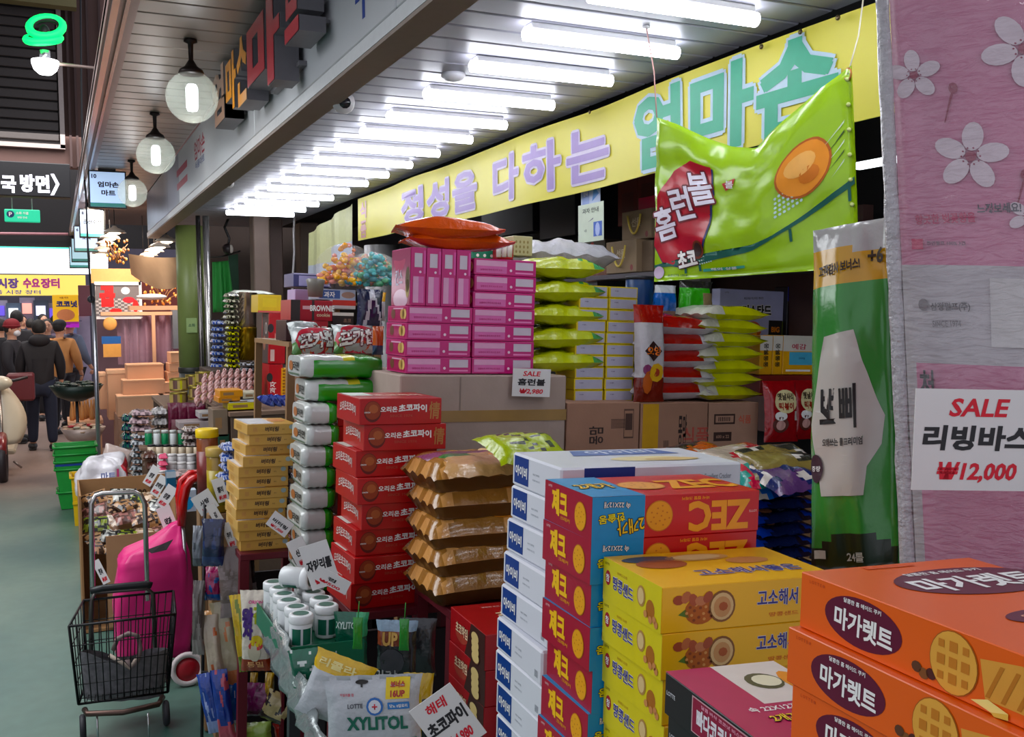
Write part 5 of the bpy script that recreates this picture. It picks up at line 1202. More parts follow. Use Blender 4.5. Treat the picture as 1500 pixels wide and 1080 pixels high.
sb('snack_box', 'black low box with white lid right of the cookie boxes', (487, 458, 518, 477), 3.95, .16, C('1c1416', .35), lambda p: (p.rect(0, .75, 1, 1, C('d8d0c8'), 1), p.text('초코', .7, .4, .015, C('8c6c5c'), 2)))
a = g(462, 428, Y=4.0); b = B(); b.lathe([(.03, -.02), (.035, .03), (.04, .05), (.03, .055)], 16, C('7c7870', .3)); tag(b.obj('cup', None, GT(*a)), 'grey round tub standing on the red cookie box', 'tub')
# shelf structure under back row
t = thing('display_shelf', 'wooden shelf unit behind the chip bags carrying small boxes', 'shelf', GT(0, 0, 0))
a0, a1 = g(420, 505, Y=3.9), g(522, 505, Y=3.9)
zz = g(450, 501, Y=3.92)[2]
B().box(a0[0], 3.86, zz-.02, a1[0]+.1, 4.6, zz, WOOD).obj('shelf_board', t); z2 = g(450, 440, Y=4.1)[2]
B().box(a0[0]+.15, 4.17, z2-.012, a1[0]+.1, 4.6, z2-.002, WOOD).obj('shelf_board', t); z3 = g(450, 421, Y=4.3)[2]
for x in (a0[0], a1[0]+.07):
    for y in (3.88, 4.56): B().box(x, y, .02, x+.03, y+.03, zz-.02, WOOD).obj('leg', t)
for x in (a0[0]+.16, a1[0]+.07): B().box(x, 4.5, zz, x+.02, 4.53, z2-.012, WOOD).obj('leg', t)
for i, (px4, Yk, lb) in enumerate(((( 440, 505, 490, 640), 3.95, 'plain carton under the back shelf, left one'), ((492, 505, 560, 640), 3.95, 'plain carton under the back shelf, right one'))):
    X, Y, z, w, h = grect(*px4, -Yk); tt = thing('shipping_carton', lb, 'box', GT(X+w/2, Y+.2, z), 'plain cartons under the shelf'); B().box(-w/2, -.18, 0, w/2, .0, h-.005, KRAFT('7c5c48'), c=.003).obj('carton_body', tt); B().box(-w/2, -.182, h*.5, w/2, -.18, h*.6, C('9c7c4c', .3)).obj('tape', tt)
# candies: orange/yellow heap and turquoise heap
def heap(label, px_, Y, w, h, cols, n, seed, nm='candy_bag'):
    random.seed(seed); a = g(*px_, Y=Y); t = thing(nm, label, 'candy bag', GT(a[0], a[1], a[2])); b = B()
    for i in range(n):
        th_, r = random.random()*6.28, random.random()**.5; x, y = r*math.cos(th_)*w/2, r*math.sin(th_)*.09; z = h*(1-(r*.95)**2)*random.random()+.01
        m_ = FOIL(random.choice(cols)); s_ = random.uniform(.012, .02); R_2 = Matrix.Rotation(random.random()*3, 4, 'Z') @ Matrix.Rotation(random.random()*3, 4, 'X')
        b.ball((0, 0, 0), (s_*1.3, s_*.8, s_*.7), m_, 6, 4, T(x, y, z) @ R_2)
    tag(b.obj('wrapped_candies', t), kind='stuff')
    b = B(); b.ball((0, 0, h*.45), (w/2*1.08, .11, h*.62), GLASS('ffffff', .10, .08, .5, 30, 'bag_film'), 20, 12); b.obj('clear_bag', t)
heap('clear bag of orange and yellow wrapped candies on back row', (507, 419, ), 4.15, .25, .17, ['e8a01c', 'f0c020', 'd8703c', 'e89a8c', 'f2b43c'], 150, 3)
heap('clear bag of turquoise wrapped candies beside the pink cartons', (547, 420), 4.1, .22, .14, ['1ca8a8', '28b4b8', '3c9c6c', '0c8c98'], 130, 4)
heap('clear bag of pale mixed candies behind the turquoise ones', (545, 404), 4.35, .22, .10, ['c8986c', 'd0b88c', '8cac6c', 'd86c3c'], 80, 5)
# black white striped bag and yellow top
hang('snack_bag', 'dark navy bag with white stripes beside the pink cartons', (521, 424, 562, 482), 3.5, [FOIL('1c2140'), FOIL('c0c4cc'), FOIL('241c20')], zone=lambda u, v, s: 1 if (abs(u-v*.3+.2) < .14 or abs(u+v*.4-.5) < .1) else 0, seed=131, t_=.05, yaw=0)
hang('snack_bag', 'small yellow topped bag behind the striped navy bag', (538, 428, 566, 470), 3.62, [FOIL('c8c8cc'), FOIL('dca81c')], zone=lambda u, v, s: 1 if v > .35 else 0, seed=132, t_=.04, yaw=0)
# chip bags
def chip(p): p.ell(.55, .42, .085, .055, C('b01c38'), 1, 14); p.text('포카칩', .55, .42, .055, WHT, 2, width=.13, bold=.06, shear=.15, rot=.12, out=C('5c0c1c'), ow=.05); p.ell(.5, .18, .05, .02, C('c85c3c'), 1, 14)
for px4, lb, ya, sd in (((423, 478, 492, 522), 'silver chip bag with red logo, left of the pair', .1, 141), ((486, 474, 550, 520), 'silver chip bag with red logo, right of the pair', -.05, 142)):
    hang('chip_bag', lb, px4, 3.45, [FOIL('b4bab8', .05), FOIL('5c8c4c')], zone=lambda u, v, s: 1 if (v < -.2 and u < -.5) else 0, art=chip, seed=sd, t_=.07, yaw=ya, rot=.0, tilt=-.45, group='silver chip bags')
hang('chip_bag', 'silver chip bag lying behind the left chip bag', (420, 470, 470, 496), 3.6, [FOIL('a8aeac', .05), FOIL('8c2c34')], zone=lambda u, v, s: 1 if u > .4 and v < 0 else 0, seed=143, t_=.06, yaw=.2, tilt=-.7, group='silver chip bags')
hang('snack_bag', 'orange brown snack bag squeezed beside the pink cartons', (545, 478, 562, 520), 3.3, [FOIL('b8582c'), FOIL('2c3a5c')], zone=lambda u, v, s: 1 if v < -.3 else 0, seed=144, t_=.04, yaw=0)
# red tall cartons, tins, snack columns at 335-420
a = sb('snack_carton', 'tall red carton with black monkey face print, upper one', (394, 459, 418, 533), 6.45, .25, C('b0162c', .33), lambda p: (p.rect(.1, .05, .35, .28, C('d8b8b0'), 1), p.rect(.35, .45, 1, .6, C('d88c84'), 1), p.ell(.1, .7, .02, .03, C('2a2024'), 1, 12)), sides=lambda p: (p.rect(.1, 0, .9, 1, C('4c3c3c'), 1), p.ell(.6, .7, .04, .04, C('c8c0bc'), 2, 12), p.ell(.6, .7, .02, .03, C('1c1418'), 3, 12), p.ell(.4, .4, .04, .05, C('a87058'), 2, 12)), group='red snack cartons')
sb('snack_carton', 'tall red carton below the upper red carton', (394, 534, 414, 582), 6.45, .25, C('b0162c', .33), lambda p: (p.ell(.05, .6, .02, .03, C('1c2420'), 1, 12), p.text('과자', .3, .3, .04, WHT, 2, rot=math.pi/2)), group='red snack cartons')
sb('snack_carton', 'yellow carton above the tall red carton', (378, 432, 412, 458), 6.5, .25, C('d8b820', .33), lambda p: (p.rect(.2, .3, .8, .8, C('e0c42c'), 1), p.rect(0, 0, 1, .1, C('c85c5c'), 1)))
sb('snack_carton', 'orange carton strip beside the noodle packs', (414, 540, 424, 582), 6.4, .2, C('d8a030', .4), lambda p: [p.rect(0, k/9, .35, k/9+.05, C('8c4c1c'), 1) for k in range(9)])
for px4, lb, col, sd in (((352, 428, 378, 480), 'shiny silver round tin on top of the gold tin', 'c8b4a8', 0), ((352, 480, 378, 528), 'gold round tin under the silver one', 'b8963c', 1)):
    X, Y, z, w, h = grect(*px4, -7.5); b = B(); b.lathe([(w/2, 0), (w/2, h-.006), (w/2*1.03, h-.004), (w/2*1.03, h-.001), (w/2*.9, h), (.0001, h)], 28, MET(col, .22)); tag(b.obj('tin', None, GT(X+w/2, Y+w/2, z)), lb, 'tin', 'round metal tins')
def flatpile(label, x0, y0, x1, y1, Y, n, mats, seed, grp, thick=1.0, depth=.16, zone=None, cat='pouch', nm='snack_pouch'):
    X, _, z, w, h = grect(x0, y0, x1, y1, -Y); mk = pouch(nm, w, depth, h/n*1.15*thick, mats, seed=seed, wr=.8, zone=zone, nu=10, nv=8); first = None
    for i in range(n):
        M = GT(X+w/2+.006*math.sin(i*3+seed), Y+depth/2+.006*math.cos(i*2.2), z+h*(n-1-i)/n, .12*math.sin(i*1.9+seed), .04*math.sin(i*1.3)); lb = label.replace('#', ORD[min(i, 11)])
        if first is None: first = mk(lb, cat, grp, M)
        else: dup(first, M, lb)
zn = lambda u, v, s: 1 if noise.noise(Vector((u*4, v*4, 7))) > .05 else 0
flatpile('black and cream foil snack pack, # of the tall column', 330, 428, 352, 476, 7.5, 6, [FOIL('c8c4ac'), FOIL('2c2a24')], 151, 'column of black and cream packs', zone=zn)
flatpile('olive green snack pack, # below the cream packs', 332, 476, 353, 540, 7.5, 8, [FOIL('b8b428'), FOIL('2a2814')], 152, 'column of olive packs', zone=zn)
flatpile('white lidded long pack across the column top, #', 335, 424, 405, 432, 7.7, 1, [FOIL('d8dccc')], 153, 'top packs')
flatpile('blue and white snack pack, # beside the green pillar', 310, 468, 331, 540, 7.9, 8, [FOIL('a8b0c8'), FOIL('2848a0')], 154, 'column of blue packs', zone=zn)
flatpile('silver crinkled pack, # under the tins', 352, 530, 382, 552, 7.3, 3, [FOIL('a8a8b0'), FOIL('2a2a2c')], 155, 'silver packs', zone=zn)
zt_ = zat(541, 7.5, 345); za_ = zat(592, 7.2, 262)-.004
t = thing('riser_block', 'dark covered riser under the tins and foil snack columns', 'riser', T(0, 0, 0)); B().box(1.02, 7.36, za_+.001, 1.68, 8.05, zt_, C('4a3a32', .6), c=.004).obj('riser_body', t)
# cans
ct = None
for i, (x, y, lb) in enumerate(((262, 566, 'upper can at the left end of the can group'), (262, 586, 'lower can at the left end of the can group'), (284, 560, 'can standing at the back of the can group'), (290, 578, 'lower can in the middle of the can group'), (299, 556, 'upper right can of the group'), (278, 590, 'lowest middle can of the group'), (302, 574, 'lower right can of the group'))):
    Yc = 7.2+.2*(i % 3); a = at(x, y, Y=Yc); M = T(a[0], a[1], a[2]-.03, s=1.38)
    if ct is None:
        ct = thing('food_can', 'flat gold rimmed '+lb, 'can', M, 'flat food cans'); gd = MET('b8a45c', .3); b = B(); b.lathe([(.044, 0), (.046, .003), (.045, .006), (.045, .058), (.046, .061), (.044, .064), (.041, .061), (.0001, .061)], 24, gd); b.obj('can_body', ct)
        b = B()
        for k in range(24):
            a0_, a1_ = k*.2618, (k+1)*.2618; r = .0455; mt = C('b4b01c', .35) if k % 6 in (0,) else (C('5c4038', .35) if k % 6 in (3, 4) else C('a8925c', .35)); b.add([(r*math.cos(a0_), r*math.sin(a0_), .010), (r*math.cos(a1_), r*math.sin(a1_), .010), (r*math.cos(a1_), r*math.sin(a1_), .054), (r*math.cos(a0_), r*math.sin(a0_), .054)], [(0, 1, 2, 3)], mt)
        b.obj('paper_label', ct)
    else: dup(ct, M, 'flat gold rimmed '+lb)
ztab = zat(592, 5.2)-.02
# twisted snack sticks in bags
tw = None
for i in range(18):
    row = i//9; k = i % 9; x = 300+k*9.5-(row*10); y = 562+row*14-(k if k < 3 else 3)*2.5+row*4; Yc = 6.5-.15*row; a = at(x, y, Y=Yc); M = T(a[0], a[1], a[2], .3, -.5, .35, s=1.37)
    lb = f'twisted pink brown pastry stick, {["rear","front"][row]} row, {["first","second","third","fourth","fifth","sixth","seventh","eighth","ninth"][k]} from left'
    if tw is None:
        b = B(); n = 16; K = 20; vs = []; fs = []
        for j in range(K+1):
            z = (j/K-.5)*.11; tt = j/K*9
            for q_ in range(n): an = 2*math.pi*q_/n; r = (.013+.004*math.cos(2*an))*min(1, 1.3*math.sin(math.pi*(j+.4)/(K+.8))+.25); vs.append((r*math.cos(an+tt), r*math.sin(an+tt), z))
        for j in range(K):
            for q_ in range(n): b.f.append([j*n+q_, j*n+(q_+1) % n, (j+1)*n+(q_+1) % n, (j+1)*n+q_]); b.mi.append(b.m(FOIL('c8a09c') if q_ % 8 < 4 else FOIL('7c4c44'))); b.sm.append(True)
        b.v = [Vector(v) for v in vs]; tw = b.obj('pastry_stick', None, M); tag(tw, lb, 'pastry', 'twisted pastry sticks')
    else: dup(tw, M, lb)
# burgundy pouches in a row
for k in range(4):
    a = at(254+k*13, 610, Y=6.98); w = .075
    mk = pouch('coffee_pouch', .08, .19, .045, [FOIL('5c1830'), FOIL('a87c84')], zone=lambda u, v, s: 1 if v < -.2 and abs(u) < .6 else 0, seed=170+k, wr=.4, nu=8, nv=10)
    mk(f'burgundy upright pouch, {["leftmost","second from left","third from left","rightmost"][k]} of the row of four', 'pouch', 'burgundy pouches', T(a[0], a[1], a[2]-.0, .1, math.pi/2, 0))
# flat boxes in front of pastry
for px4, col, lb in (((322, 572, 356, 582), 'd08c2c', 'flat orange box, upper of the pair near pastry sticks'), ((320, 582, 352, 590), 'c8842c', 'flat orange box, lower of the pair near pastry sticks'), ((356, 575, 380, 584), 'c0b8a0', 'flat cream box right of the orange ones'), ((334, 590, 382, 600), 'c8b83c', 'flat yellow striped box behind tan cartons'),
        ((312, 600, 334, 640), '7c6c5c', 'small dark tea box left of the tan cartons'), ((335, 586, 380, 590), 'c8ccd4', 'thin white box lying on the yellow striped one'), ((292, 604, 318, 613), 'b8b4b4', 'thin grey white box right of the burgundy pouches'), ((262, 618, 312, 628), 'a89c9c', 'pale flat box under the grey white box'), ((320, 636, 336, 665), '1c4434', 'dark green box left of the tan cartons')):
    shelf_box('snack_box', lb, px4, 5.9 if px4[0] > 300 else 6.6, .2, C(col, .35), lambda p: (p.rect(.15, .3, .6, .7, C('8c6c4c'), 1)), 'box', 'small flat snack boxes', 'a')
# blue crinkled pouches
for k in range(4):
    a = at(388+k*10, 592, Y=4.0); mk = pouch('candy_pouch', .05, .08, .045, [FOIL('5c6cc0'), FOIL('2c3a8c')], zone=zn, seed=180+k, wr=.9, nu=8, nv=8)
    mk(f'blue crinkled candy pouch, {["first","second","third","fourth"][k]} from left behind tan cartons', 'pouch', 'blue candy pouches', T(a[0], a[1], a[2], 1.3, .5, 0))
flatpile('blue and white water bottle pack, # left of tan cartons', 326, 650, 348, 722, 3.75, 5, [FOIL('a8b0cc'), FOIL('2c4890')], 185, 'blue packs left of tan cartons', zone=zn, depth=.12)
flatpile('dark crinkled pack, # right of tan cartons', 418, 645, 432, 750, 3.35, 7, [FOIL('2a2a30'), FOIL('8c909c')], 186, 'dark packs right of tan cartons', zone=zn, depth=.12)
# yellow lidded snack tubs
for (x, y, hh), Yt, lb in (((303, 628, .30), 4.1, 'tall brown snack tub with bright yellow lid'), ((318, 655, .26), 4.0, 'shorter amber snack tub beside the yellow lidded one')):
    a = at(x, y, Y=Yt); t = thing('snack_tub', lb, 'tub', T(a[0], a[1], a[2]-hh), 'tall snack tubs'); b = B(); b.lathe([(.040, 0), (.043, .005), (.043, hh-.04), (.036, hh-.03)], 22, C('8c4c28' if hh > .28 else '9c7c34', .2, 0, .25, 25, coat=.5)); b.obj('tub_body', t)
    b = B(); b.lathe([(.045, hh-.035), (.046, hh-.033), (.046, hh-.002), (.043, hh), (.0001, hh)], 22, C('e8c41c' if hh > .28 else 'b89a54', .35)); b.obj('lid', t); b = B(); b.lathe([(.0435, .03), (.0435, hh-.09)], 22, C('7c2c28' if hh > .28 else 'a8922c', .3, 0, .3, 40)); b.obj('paper_label', t)
t = thing('display_stand', 'narrow wooden stand under the tall snack tubs', 'stand', T(0, 0, 0))
for (x, y, hh), Yt in (((303, 628, .30), 4.1), ((318, 655, .26), 4.0)): a = at(x, y, Y=Yt); B().box(a[0]-.045, a[1]-.045, .005, a[0]+.045, a[1]+.045, a[2]-hh-.002, WOOD, c=.003).obj('pedestal', t)
# jars: rows with white/black caps
def smalljar(label, M, body, cap, group, r=.022, h=.05, proto={}):
    key = (body, cap, r, h)
    if key in proto: return dup(proto[key], M, label, group)
    t = thing('small_jar', label, 'jar', M, group); b = B(); b.lathe([(r*.95, 0), (r, .004), (r, h*.75), (r*.8, h*.82)], 14, C(body, .3)); b.obj('jar_body', t); b = B(); b.lathe([(r*.95, h*.8), (r*.98, h*.98), (r*.9, h), (.0001, h)], 14, C(cap, .35)); b.obj('lid', t); proto[key] = t; return t
NUM = ['first', 'second', 'third', 'fourth', 'fifth', 'sixth', 'seventh', 'eighth']
for k in range(6): a = at(218+k*12, 652, Y=6.8); smalljar(f'green and white small bottle, {NUM[k]} from left of the bottle row', T(a[0], a[1], a[2]), '147a4c' if k % 2 == 0 else 'd0d4d4', 'c8ccc8', 'green and white bottles', .024, .10)
for k in range(7): a = at(222+k*11, 666, Y=6.6); smalljar(f'cream jar with black cap, {NUM[k]} from left of the jar row', T(a[0], a[1], a[2]), 'd8c8b0', '1c1c20', 'black capped jars', .024, .065)
for r in range(3):
    for k in range(4): a = at(238+k*14, 680+r*12, Y=6.45-.07*r); smalljar(f'white round tub, {["rear","middle","front"][r]} row, {NUM[k]} from left', T(a[0], a[1], a[2]), 'c0bcbc', 'dcd8d6', 'white round tubs', .031, .065)
flatpile('silver flat pack, # of the silver pile', 192, 635, 224, 700, 6.9, 7, [FOIL('a8acb0'), FOIL('3c4044')], 190, 'silver flat packs', zone=zn)
flatpile('pink grey soft pack, # above the silver pile', 190, 600, 224, 634, 6.95, 3, [FOIL('b49ca0'), FOIL('6c5c60')], 191, 'pink grey packs', zone=zn)
flatpile('clear film wrapped pack, # beside burgundy pouches', 222, 596, 248, 640, 7.1, 3, [FOIL('b8b4b4'), FOIL('8c8888')], 192, 'film wrapped packs', zone=zn)
flatpile('mixed dark snack pack, # below the silver pile', 196, 700, 226, 740, 6.4, 4, [FOIL('3c342c'), FOIL('b8b09c')], 193, 'mixed dark packs', zone=zn)
flatpile('brown snack box pack, # beside the white tubs', 212, 660, 232, 690, 6.5, 2, [FOIL('4c2c24'), FOIL('5c3a30')], 194, 'brown packs')
flatpile('pink wrapped lollipop pack, # left of the white tubs', 232, 665, 246, 712, 6.3, 5, [FOIL('d8607c'), FOIL('c84464')], 195, 'pink lollipop packs', depth=.06)
flatpile('pale snack pack, # above the diamond price card', 246, 690, 290, 712, 6.1, 2, [FOIL('c8b0ac'), FOIL('8c7c78')], 196, 'pale packs', zone=zn)
flatpile('patterned snack pack, # beside the yellow lidded tub', 268, 625, 296, 655, 6.2, 3, [FOIL('a89c98'), FOIL('5c4844')], 197, 'patterned packs', zone=zn)
shelf_box('snack_box', 'blue and white carton behind the red trolley handle', (244, 691, 258, 728), 5.4, .06, C('1c5c7c', .35), lambda p: p.rect(0, .75, 1, 1, C('c8d4dc'), 1), 'box', None, 'a')
shelf_box('snack_box', 'light blue and white carton under the red handle arch', (266, 718, 288, 750), 5.2, .06, C('c0ccd8', .35), lambda p: p.ell(.4, .4, .03, .035, C('3ca0d8'), 1, 12), 'box', None, 'a')
flatpile('dark green navy rolled pack, # beside the wooden crates', 178, 606, 196, 660, 8.6, 4, [FOIL('1c5c4c'), FOIL('1c2444')], 198, 'green navy packs', zone=zn)
zA = [zat(y, Y, 250)-.001 for y, Y in ((700, 6.3), (666, 6.6), (652, 6.8), (630, 6.98))]
t = thing('step_display', 'wooden stepped display carrying jars, tubs and burgundy pouches', 'display', T(0, 0, 0)); WD2 = C('7c6454', .6, 0, .1, 6)
for k, (y0, y1) in enumerate(((6.15, 6.53), (6.55, 6.72), (6.74, 6.90), (6.92, 7.12))): B().box(.47, y0, zA[k]-.02, .90, y1, zA[k], WD2, c=.002).obj('step_board', t); B().box(.48, y0+.005, .01, .89, y0+.02, zA[k]-.02, KRAFT('6c5848')).obj('step_front', t)
a = at(250, 592, Y=7.2); zb_ = zat(592, 7.2, 262)-.004
t = thing('display_table', 'raised wooden table carrying cans behind the stepped display', 'table', T(0, 0, 0)); B().box(.66, 7.14, zb_-.03, 1.7, 8.1, zb_, WD2, c=.003).obj('top_board', t); B().box(.67, 7.15, .01, 1.69, 7.17, zb_-.03, KRAFT('5c4a3e')).obj('front_board', t); B().box(.67, 8.05, .01, 1.69, 8.07, zb_-.03, KRAFT('5c4a3e')).obj('back_board', t)
zc_ = zat(603, 5.9, 330)
t = thing('display_table', 'wooden table carrying pastry sticks and flat snack boxes', 'table', T(0, 0, 0)); B().box(.905, 5.85, zc_-.03, 1.6, 6.9, zc_-.002, WD2, c=.003).obj('top_board', t)
B().box(.915, 5.86, .01, 1.59, 5.88, zc_-.03, KRAFT('5c4a3e')).obj('front_board', t); B().box(.915, 6.86, .01, 1.59, 6.88, zc_-.03, KRAFT('5c4a3e')).obj('back_board', t)
# ---- cardboard box with dark foil bags
Yb = 5.9; X, Y, z, w, h = arect(118, 722, 262, 860, 5.6)
t = thing('open_carton', 'open brown cardboard box full of crinkled dark snack bags', 'box', T(X+w/2, Y+.3, 0)); KB = KRAFT('9a7450')
zb = max(z, .0); ht = z+h
b = B(); 
B().box(-w/2, .27, .02, w/2, .28, ht, KB).obj('back_wall', t); B().box(-w/2, -.28, .02, -w/2+.01, .28, ht, KB).obj('side_wall', t); B().box(w/2-.01, -.28, .02, w/2, .28, ht, KB).obj('side_wall', t); B().box(-w/2+.25*w, -.29, .02, w/2, -.28, ht-.23, KRAFT('a88060')).obj('front_wall', t); B().box(-w/2, -.28, .005, w/2, .28, .02, KB).obj('bottom', t)
q = B(); p = P(q, Matrix(((1, 0, 0, -w/2), (0, 0, -1, .268), (0, 1, 0, 0), (0, 0, 0, 1))), w, ht); p.text('440x400x220', .50, 1-.10/ht, .035, C('3c2a1c'), 1, width=.26, bold=.04); q.obj('printed_size', t)
cols = [('a87c54', '2a1c18'), ('c0966c', '4c3428'), ('1c1c1c', 'c8c8c0'), ('2a2c20', '8c9c3c'), ('8c6c54', 'd8c0a8'), ('5c3c34', 'a8746c'), ('3c2c28', 'c8a080')]
random.seed(12)
for i in range(22):
    k, r = i % 5, i//5; mk = pouch('foil_snack_bag', .15, .11, .04, [FOIL(cols[i % 7][0]), FOIL(cols[i % 7][1])], zone=zn, seed=200+i, wr=.9, nu=9, nv=8)
    mk(f'crinkled {["tan","light brown","black silver","dark green","cream brown","maroon","dark brown"][i % 7]} snack bag, {["back","second","middle","front","lowest"][r]} layer of the open cardboard box', 'bag', 'crinkled bags in the open box',
       T(-w/2+X+w/2+.09+k*(w-.16)/4.3, Y+.12+(4-r)*.075, ht-.10-.055*r+random.uniform(-.02, .02), random.uniform(-.8, .8), random.uniform(.3, .9), random.uniform(-.3, .3)))
# white plastic bag heap behind the box
WB = C('d8d4d8', .3, 0, .06, 12, .8, 14, coat=.3)
X2, Y2, z2_, w2, h2 = arect(112, 672, 196, 728, 6.3)
t = thing('plastic_bag', 'bulging white plastic shopping bag with red and blue marks', 'bag', T(X2+w2/2, Y2+.2, z2_-.02)); b = B()
K, n = 22, 40
prof = [(math.sin(math.pi*.5*i/K), math.cos(math.pi*.5*i/K)) for i in range(K+1)]
for i, (r, zz_) in enumerate(prof):
    for k in range(n):
        a = 6.283*k/n; e = .7; nn = 1+.22*noise.noise(Vector((math.cos(a)*2.2, math.sin(a)*2.2, zz_*3)))+.08*noise.noise(Vector((math.cos(a)*6, math.sin(a)*6, zz_*7))); b.v.append(Vector((math.copysign(abs(math.cos(a))**e, math.cos(a))*r**.6*w2/2*nn, math.copysign(abs(math.sin(a))**e, math.sin(a))*r**.6*.2*nn, h2*zz_*1.0*nn)))
for i in range(K):
    for k in range(n): b.f.append([i*n+k, (i+1)*n+k, (i+1)*n+(k+1) % n, i*n+(k+1) % n]); b.mi.append(b.m(WB if not (k in (36, 37, 38, 39, 0) and i > 7) else C('b42434', .3, bump=.5))); b.sm.append(True)
b.obj('bag_film', t)
q = B(); p = P(q, Matrix(((1, 0, 0, -w2/2), (0, 0, -1, -.208), (0, 1, 0, 0), (0, 0, 0, 1))), w2, h2); p.text('마트', .55, .62, .05, C('8c94c0'), 1, width=.08, bold=.05); p.rect(.70, .45, .74, .8, C('c04c74'), 1); p.rect(.22, .3, .42, .5, C('d0bc9c'), 1); q.obj('bag_print', t)
hang('paper_roll', 'long pale rolled bundle lying behind the white plastic bag', (150, 655, 196, 680), 6.6, [FOIL('c0aca4'), FOIL('b8a0a0')], seed=221, t_=.08, rot=-.35, yaw=0, cat='bundle')
B_ = B(); 
# table under box/bag zone
atable('low table under the white plastic shopping bag', (112, 200), 6.25, 6.9, max(.1, zat(728, 6.3, 150)-.01), WOOD)
# ---- green shopping baskets stack and yellow crate
GB = C('2a8c3c', .35)
def basket(t, z, h, w, d, mat, name='basket_body'):
    b = B(); tw_, td = w*.42, d*.42; o = []
    def ring(rx, ry, zz): return [(-rx, -ry, zz), (rx, -ry, zz), (rx, ry, zz), (-rx, ry, zz)]
    L = [ring(tw_, td, z), ring(w/2, d/2, z+h), ring(w/2-.008, d/2-.008, z+h), ring(tw_-.006, td-.006, z+.01)]
    vs = [v for r in L for v in r]; fs = []
    for r in range(3):
        for k in range(4): fs.append((r*4+k, r*4+(k+1) % 4, (r+1)*4+(k+1) % 4, (r+1)*4+k))
    fs.append((0, 3, 2, 1)); fs.append((12, 13, 14, 15)); b.add(vs, fs, mat); b.obj(name, t)
    b = B()
    for k in range(4):
        rr = ring(w/2+.006, d/2+.006, z+h)
        b.tube([rr[k], rr[(k+1) % 4]], .009, mat, 6)
    tag(b.obj('rim', t), kind='stuff')
X, Y, z, w, h = arect(80, 655, 142, 720, 9.3); M0 = T(X+w/2, Y+.15, 0)
for k in range(4):
    t = thing('shopping_basket', f'green plastic shopping basket, {ORD[k]} of the stack beside the grey pole', 'basket', T(X+w/2, Y+.16, z+h-.20-.065*k-.0), 'stacked green baskets'); basket(t, 0, .20, w*(1-.01*k), .32, GB)
    if k == 1: b = B(); b.box(-w/2*.97, -.158, .10, w/2*.97, -.154, .125, C('1c3c8c')); b.obj('blue_band', t)
zlow = z+h-.20-.065*3
t = thing('basket_base', 'green plastic bin under the stacked baskets', 'bin', T(X+w/2, Y+.16, 0)); basket(t, 0.005, zlow-.01, w*.9, .28, GB)
X, Y, z, w, h = arect(100, 700, 130, 770, 8.55); t = thing('plastic_crate', 'yellow plastic crate behind the white shopping bag', 'crate', T(X+w/2+.05, Y+.15, 0)); basket(t, .0, z+h, w*1.3, .3, C('d8b024', .4))
for zz_ in (.45, .75): B().box(-w*.62, -.147, (z+h)*zz_, w*.62, -.138, (z+h)*zz_+.02, C('d8b024', .4)).obj('ridge', t)
# ---- aluminium trolley frame + black wire basket cart
MB_ = MET('c8c4c2', .25); BW = C('1c1a1c', .4, .5)
Yc = 4.35
def pa(x, y, Y=Yc): return Vector(at(x, y, Y=Y))
t = thing('folding_trolley', 'folding shopping trolley with black wire basket and tall grey handle', 'trolley', T(0, 0, 0))
b = B(); hp = [pa(136, 880, 4.6), pa(134, 760, 4.6), pa(134, 738, 4.6), pa(140, 726, 4.6), pa(150, 723, 4.6), pa(196, 721, 4.6), pa(206, 725, 4.6), pa(212, 738, 4.6), pa(213, 760, 4.6), pa(216, 880, 4.6)]; b.tube(hp, .011, MB_, 8); b.obj('tall_handle', t)
b = B(); b.tube([pa(133, 965, 4.42), pa(134, 880, 4.42), pa(140, 868, 4.42), pa(215, 862, 4.42), pa(224, 870, 4.42), pa(228, 960, 4.42)], .010, MET('6c6462', .35), 8); b.obj('inner_handle', t)
b = B(); b.tube([pa(132, 866, 4.40), pa(150, 862, 4.40), pa(215, 856, 4.40), pa(222, 858, 4.4)], .015, C('17171a', .4), 8); b.obj('grip', t)
def wiregrid(name, c4, nu, nv, r=.0022):
    a, b_, c_, d_2 = c4; q = B()
    for i in range(nu+1): u = i/nu; q.tube([a.lerp(b_, u), d_2.lerp(c_, u)], r if 0 < i < nu else r*2.4, BW, 4)
    for j in range(nv+1): v = j/nv; q.tube([a.lerp(d_2, v), b_.lerp(c_, v)], r if 0 < j < nv else r*2.4, BW, 4)
    tag(q.obj(name, t), kind='stuff')
fTL, fTR, fBR, fBL = pa(101, 918, 4.05), pa(257, 900, 4.05), pa(246, 1014, 4.12), pa(115, 1032, 4.12)
bTL, bTR, bBR, bBL = pa(122, 880, 4.42), pa(254, 866, 4.42), pa(244, 985, 4.40), pa(126, 1000, 4.40)
for nm, c4, nu, nv in (('front_wire_panel', (fTL, fTR, fBR, fBL), 14, 4), ('rear_wire_panel', (bTL, bTR, bBR, bBL), 12, 4), ('left_wire_panel', (bTL, fTL, fBL, bBL), 5, 4), ('right_wire_panel', (fTR, bTR, bBR, fBR), 5, 4), ('bottom_wire_panel', (fBL, fBR, bBR, bBL), 12, 4)): wiregrid(nm, c4, nu, nv)
b = B(); b.tube([pa(124, 1040, 4.10), pa(128, 1046, 4.05), pa(180, 1044, 4.02), pa(232, 1032, 4.02), pa(238, 1022, 4.1)], .012, MET('5c4a44', .4), 8); b.obj('lower_bar', t)
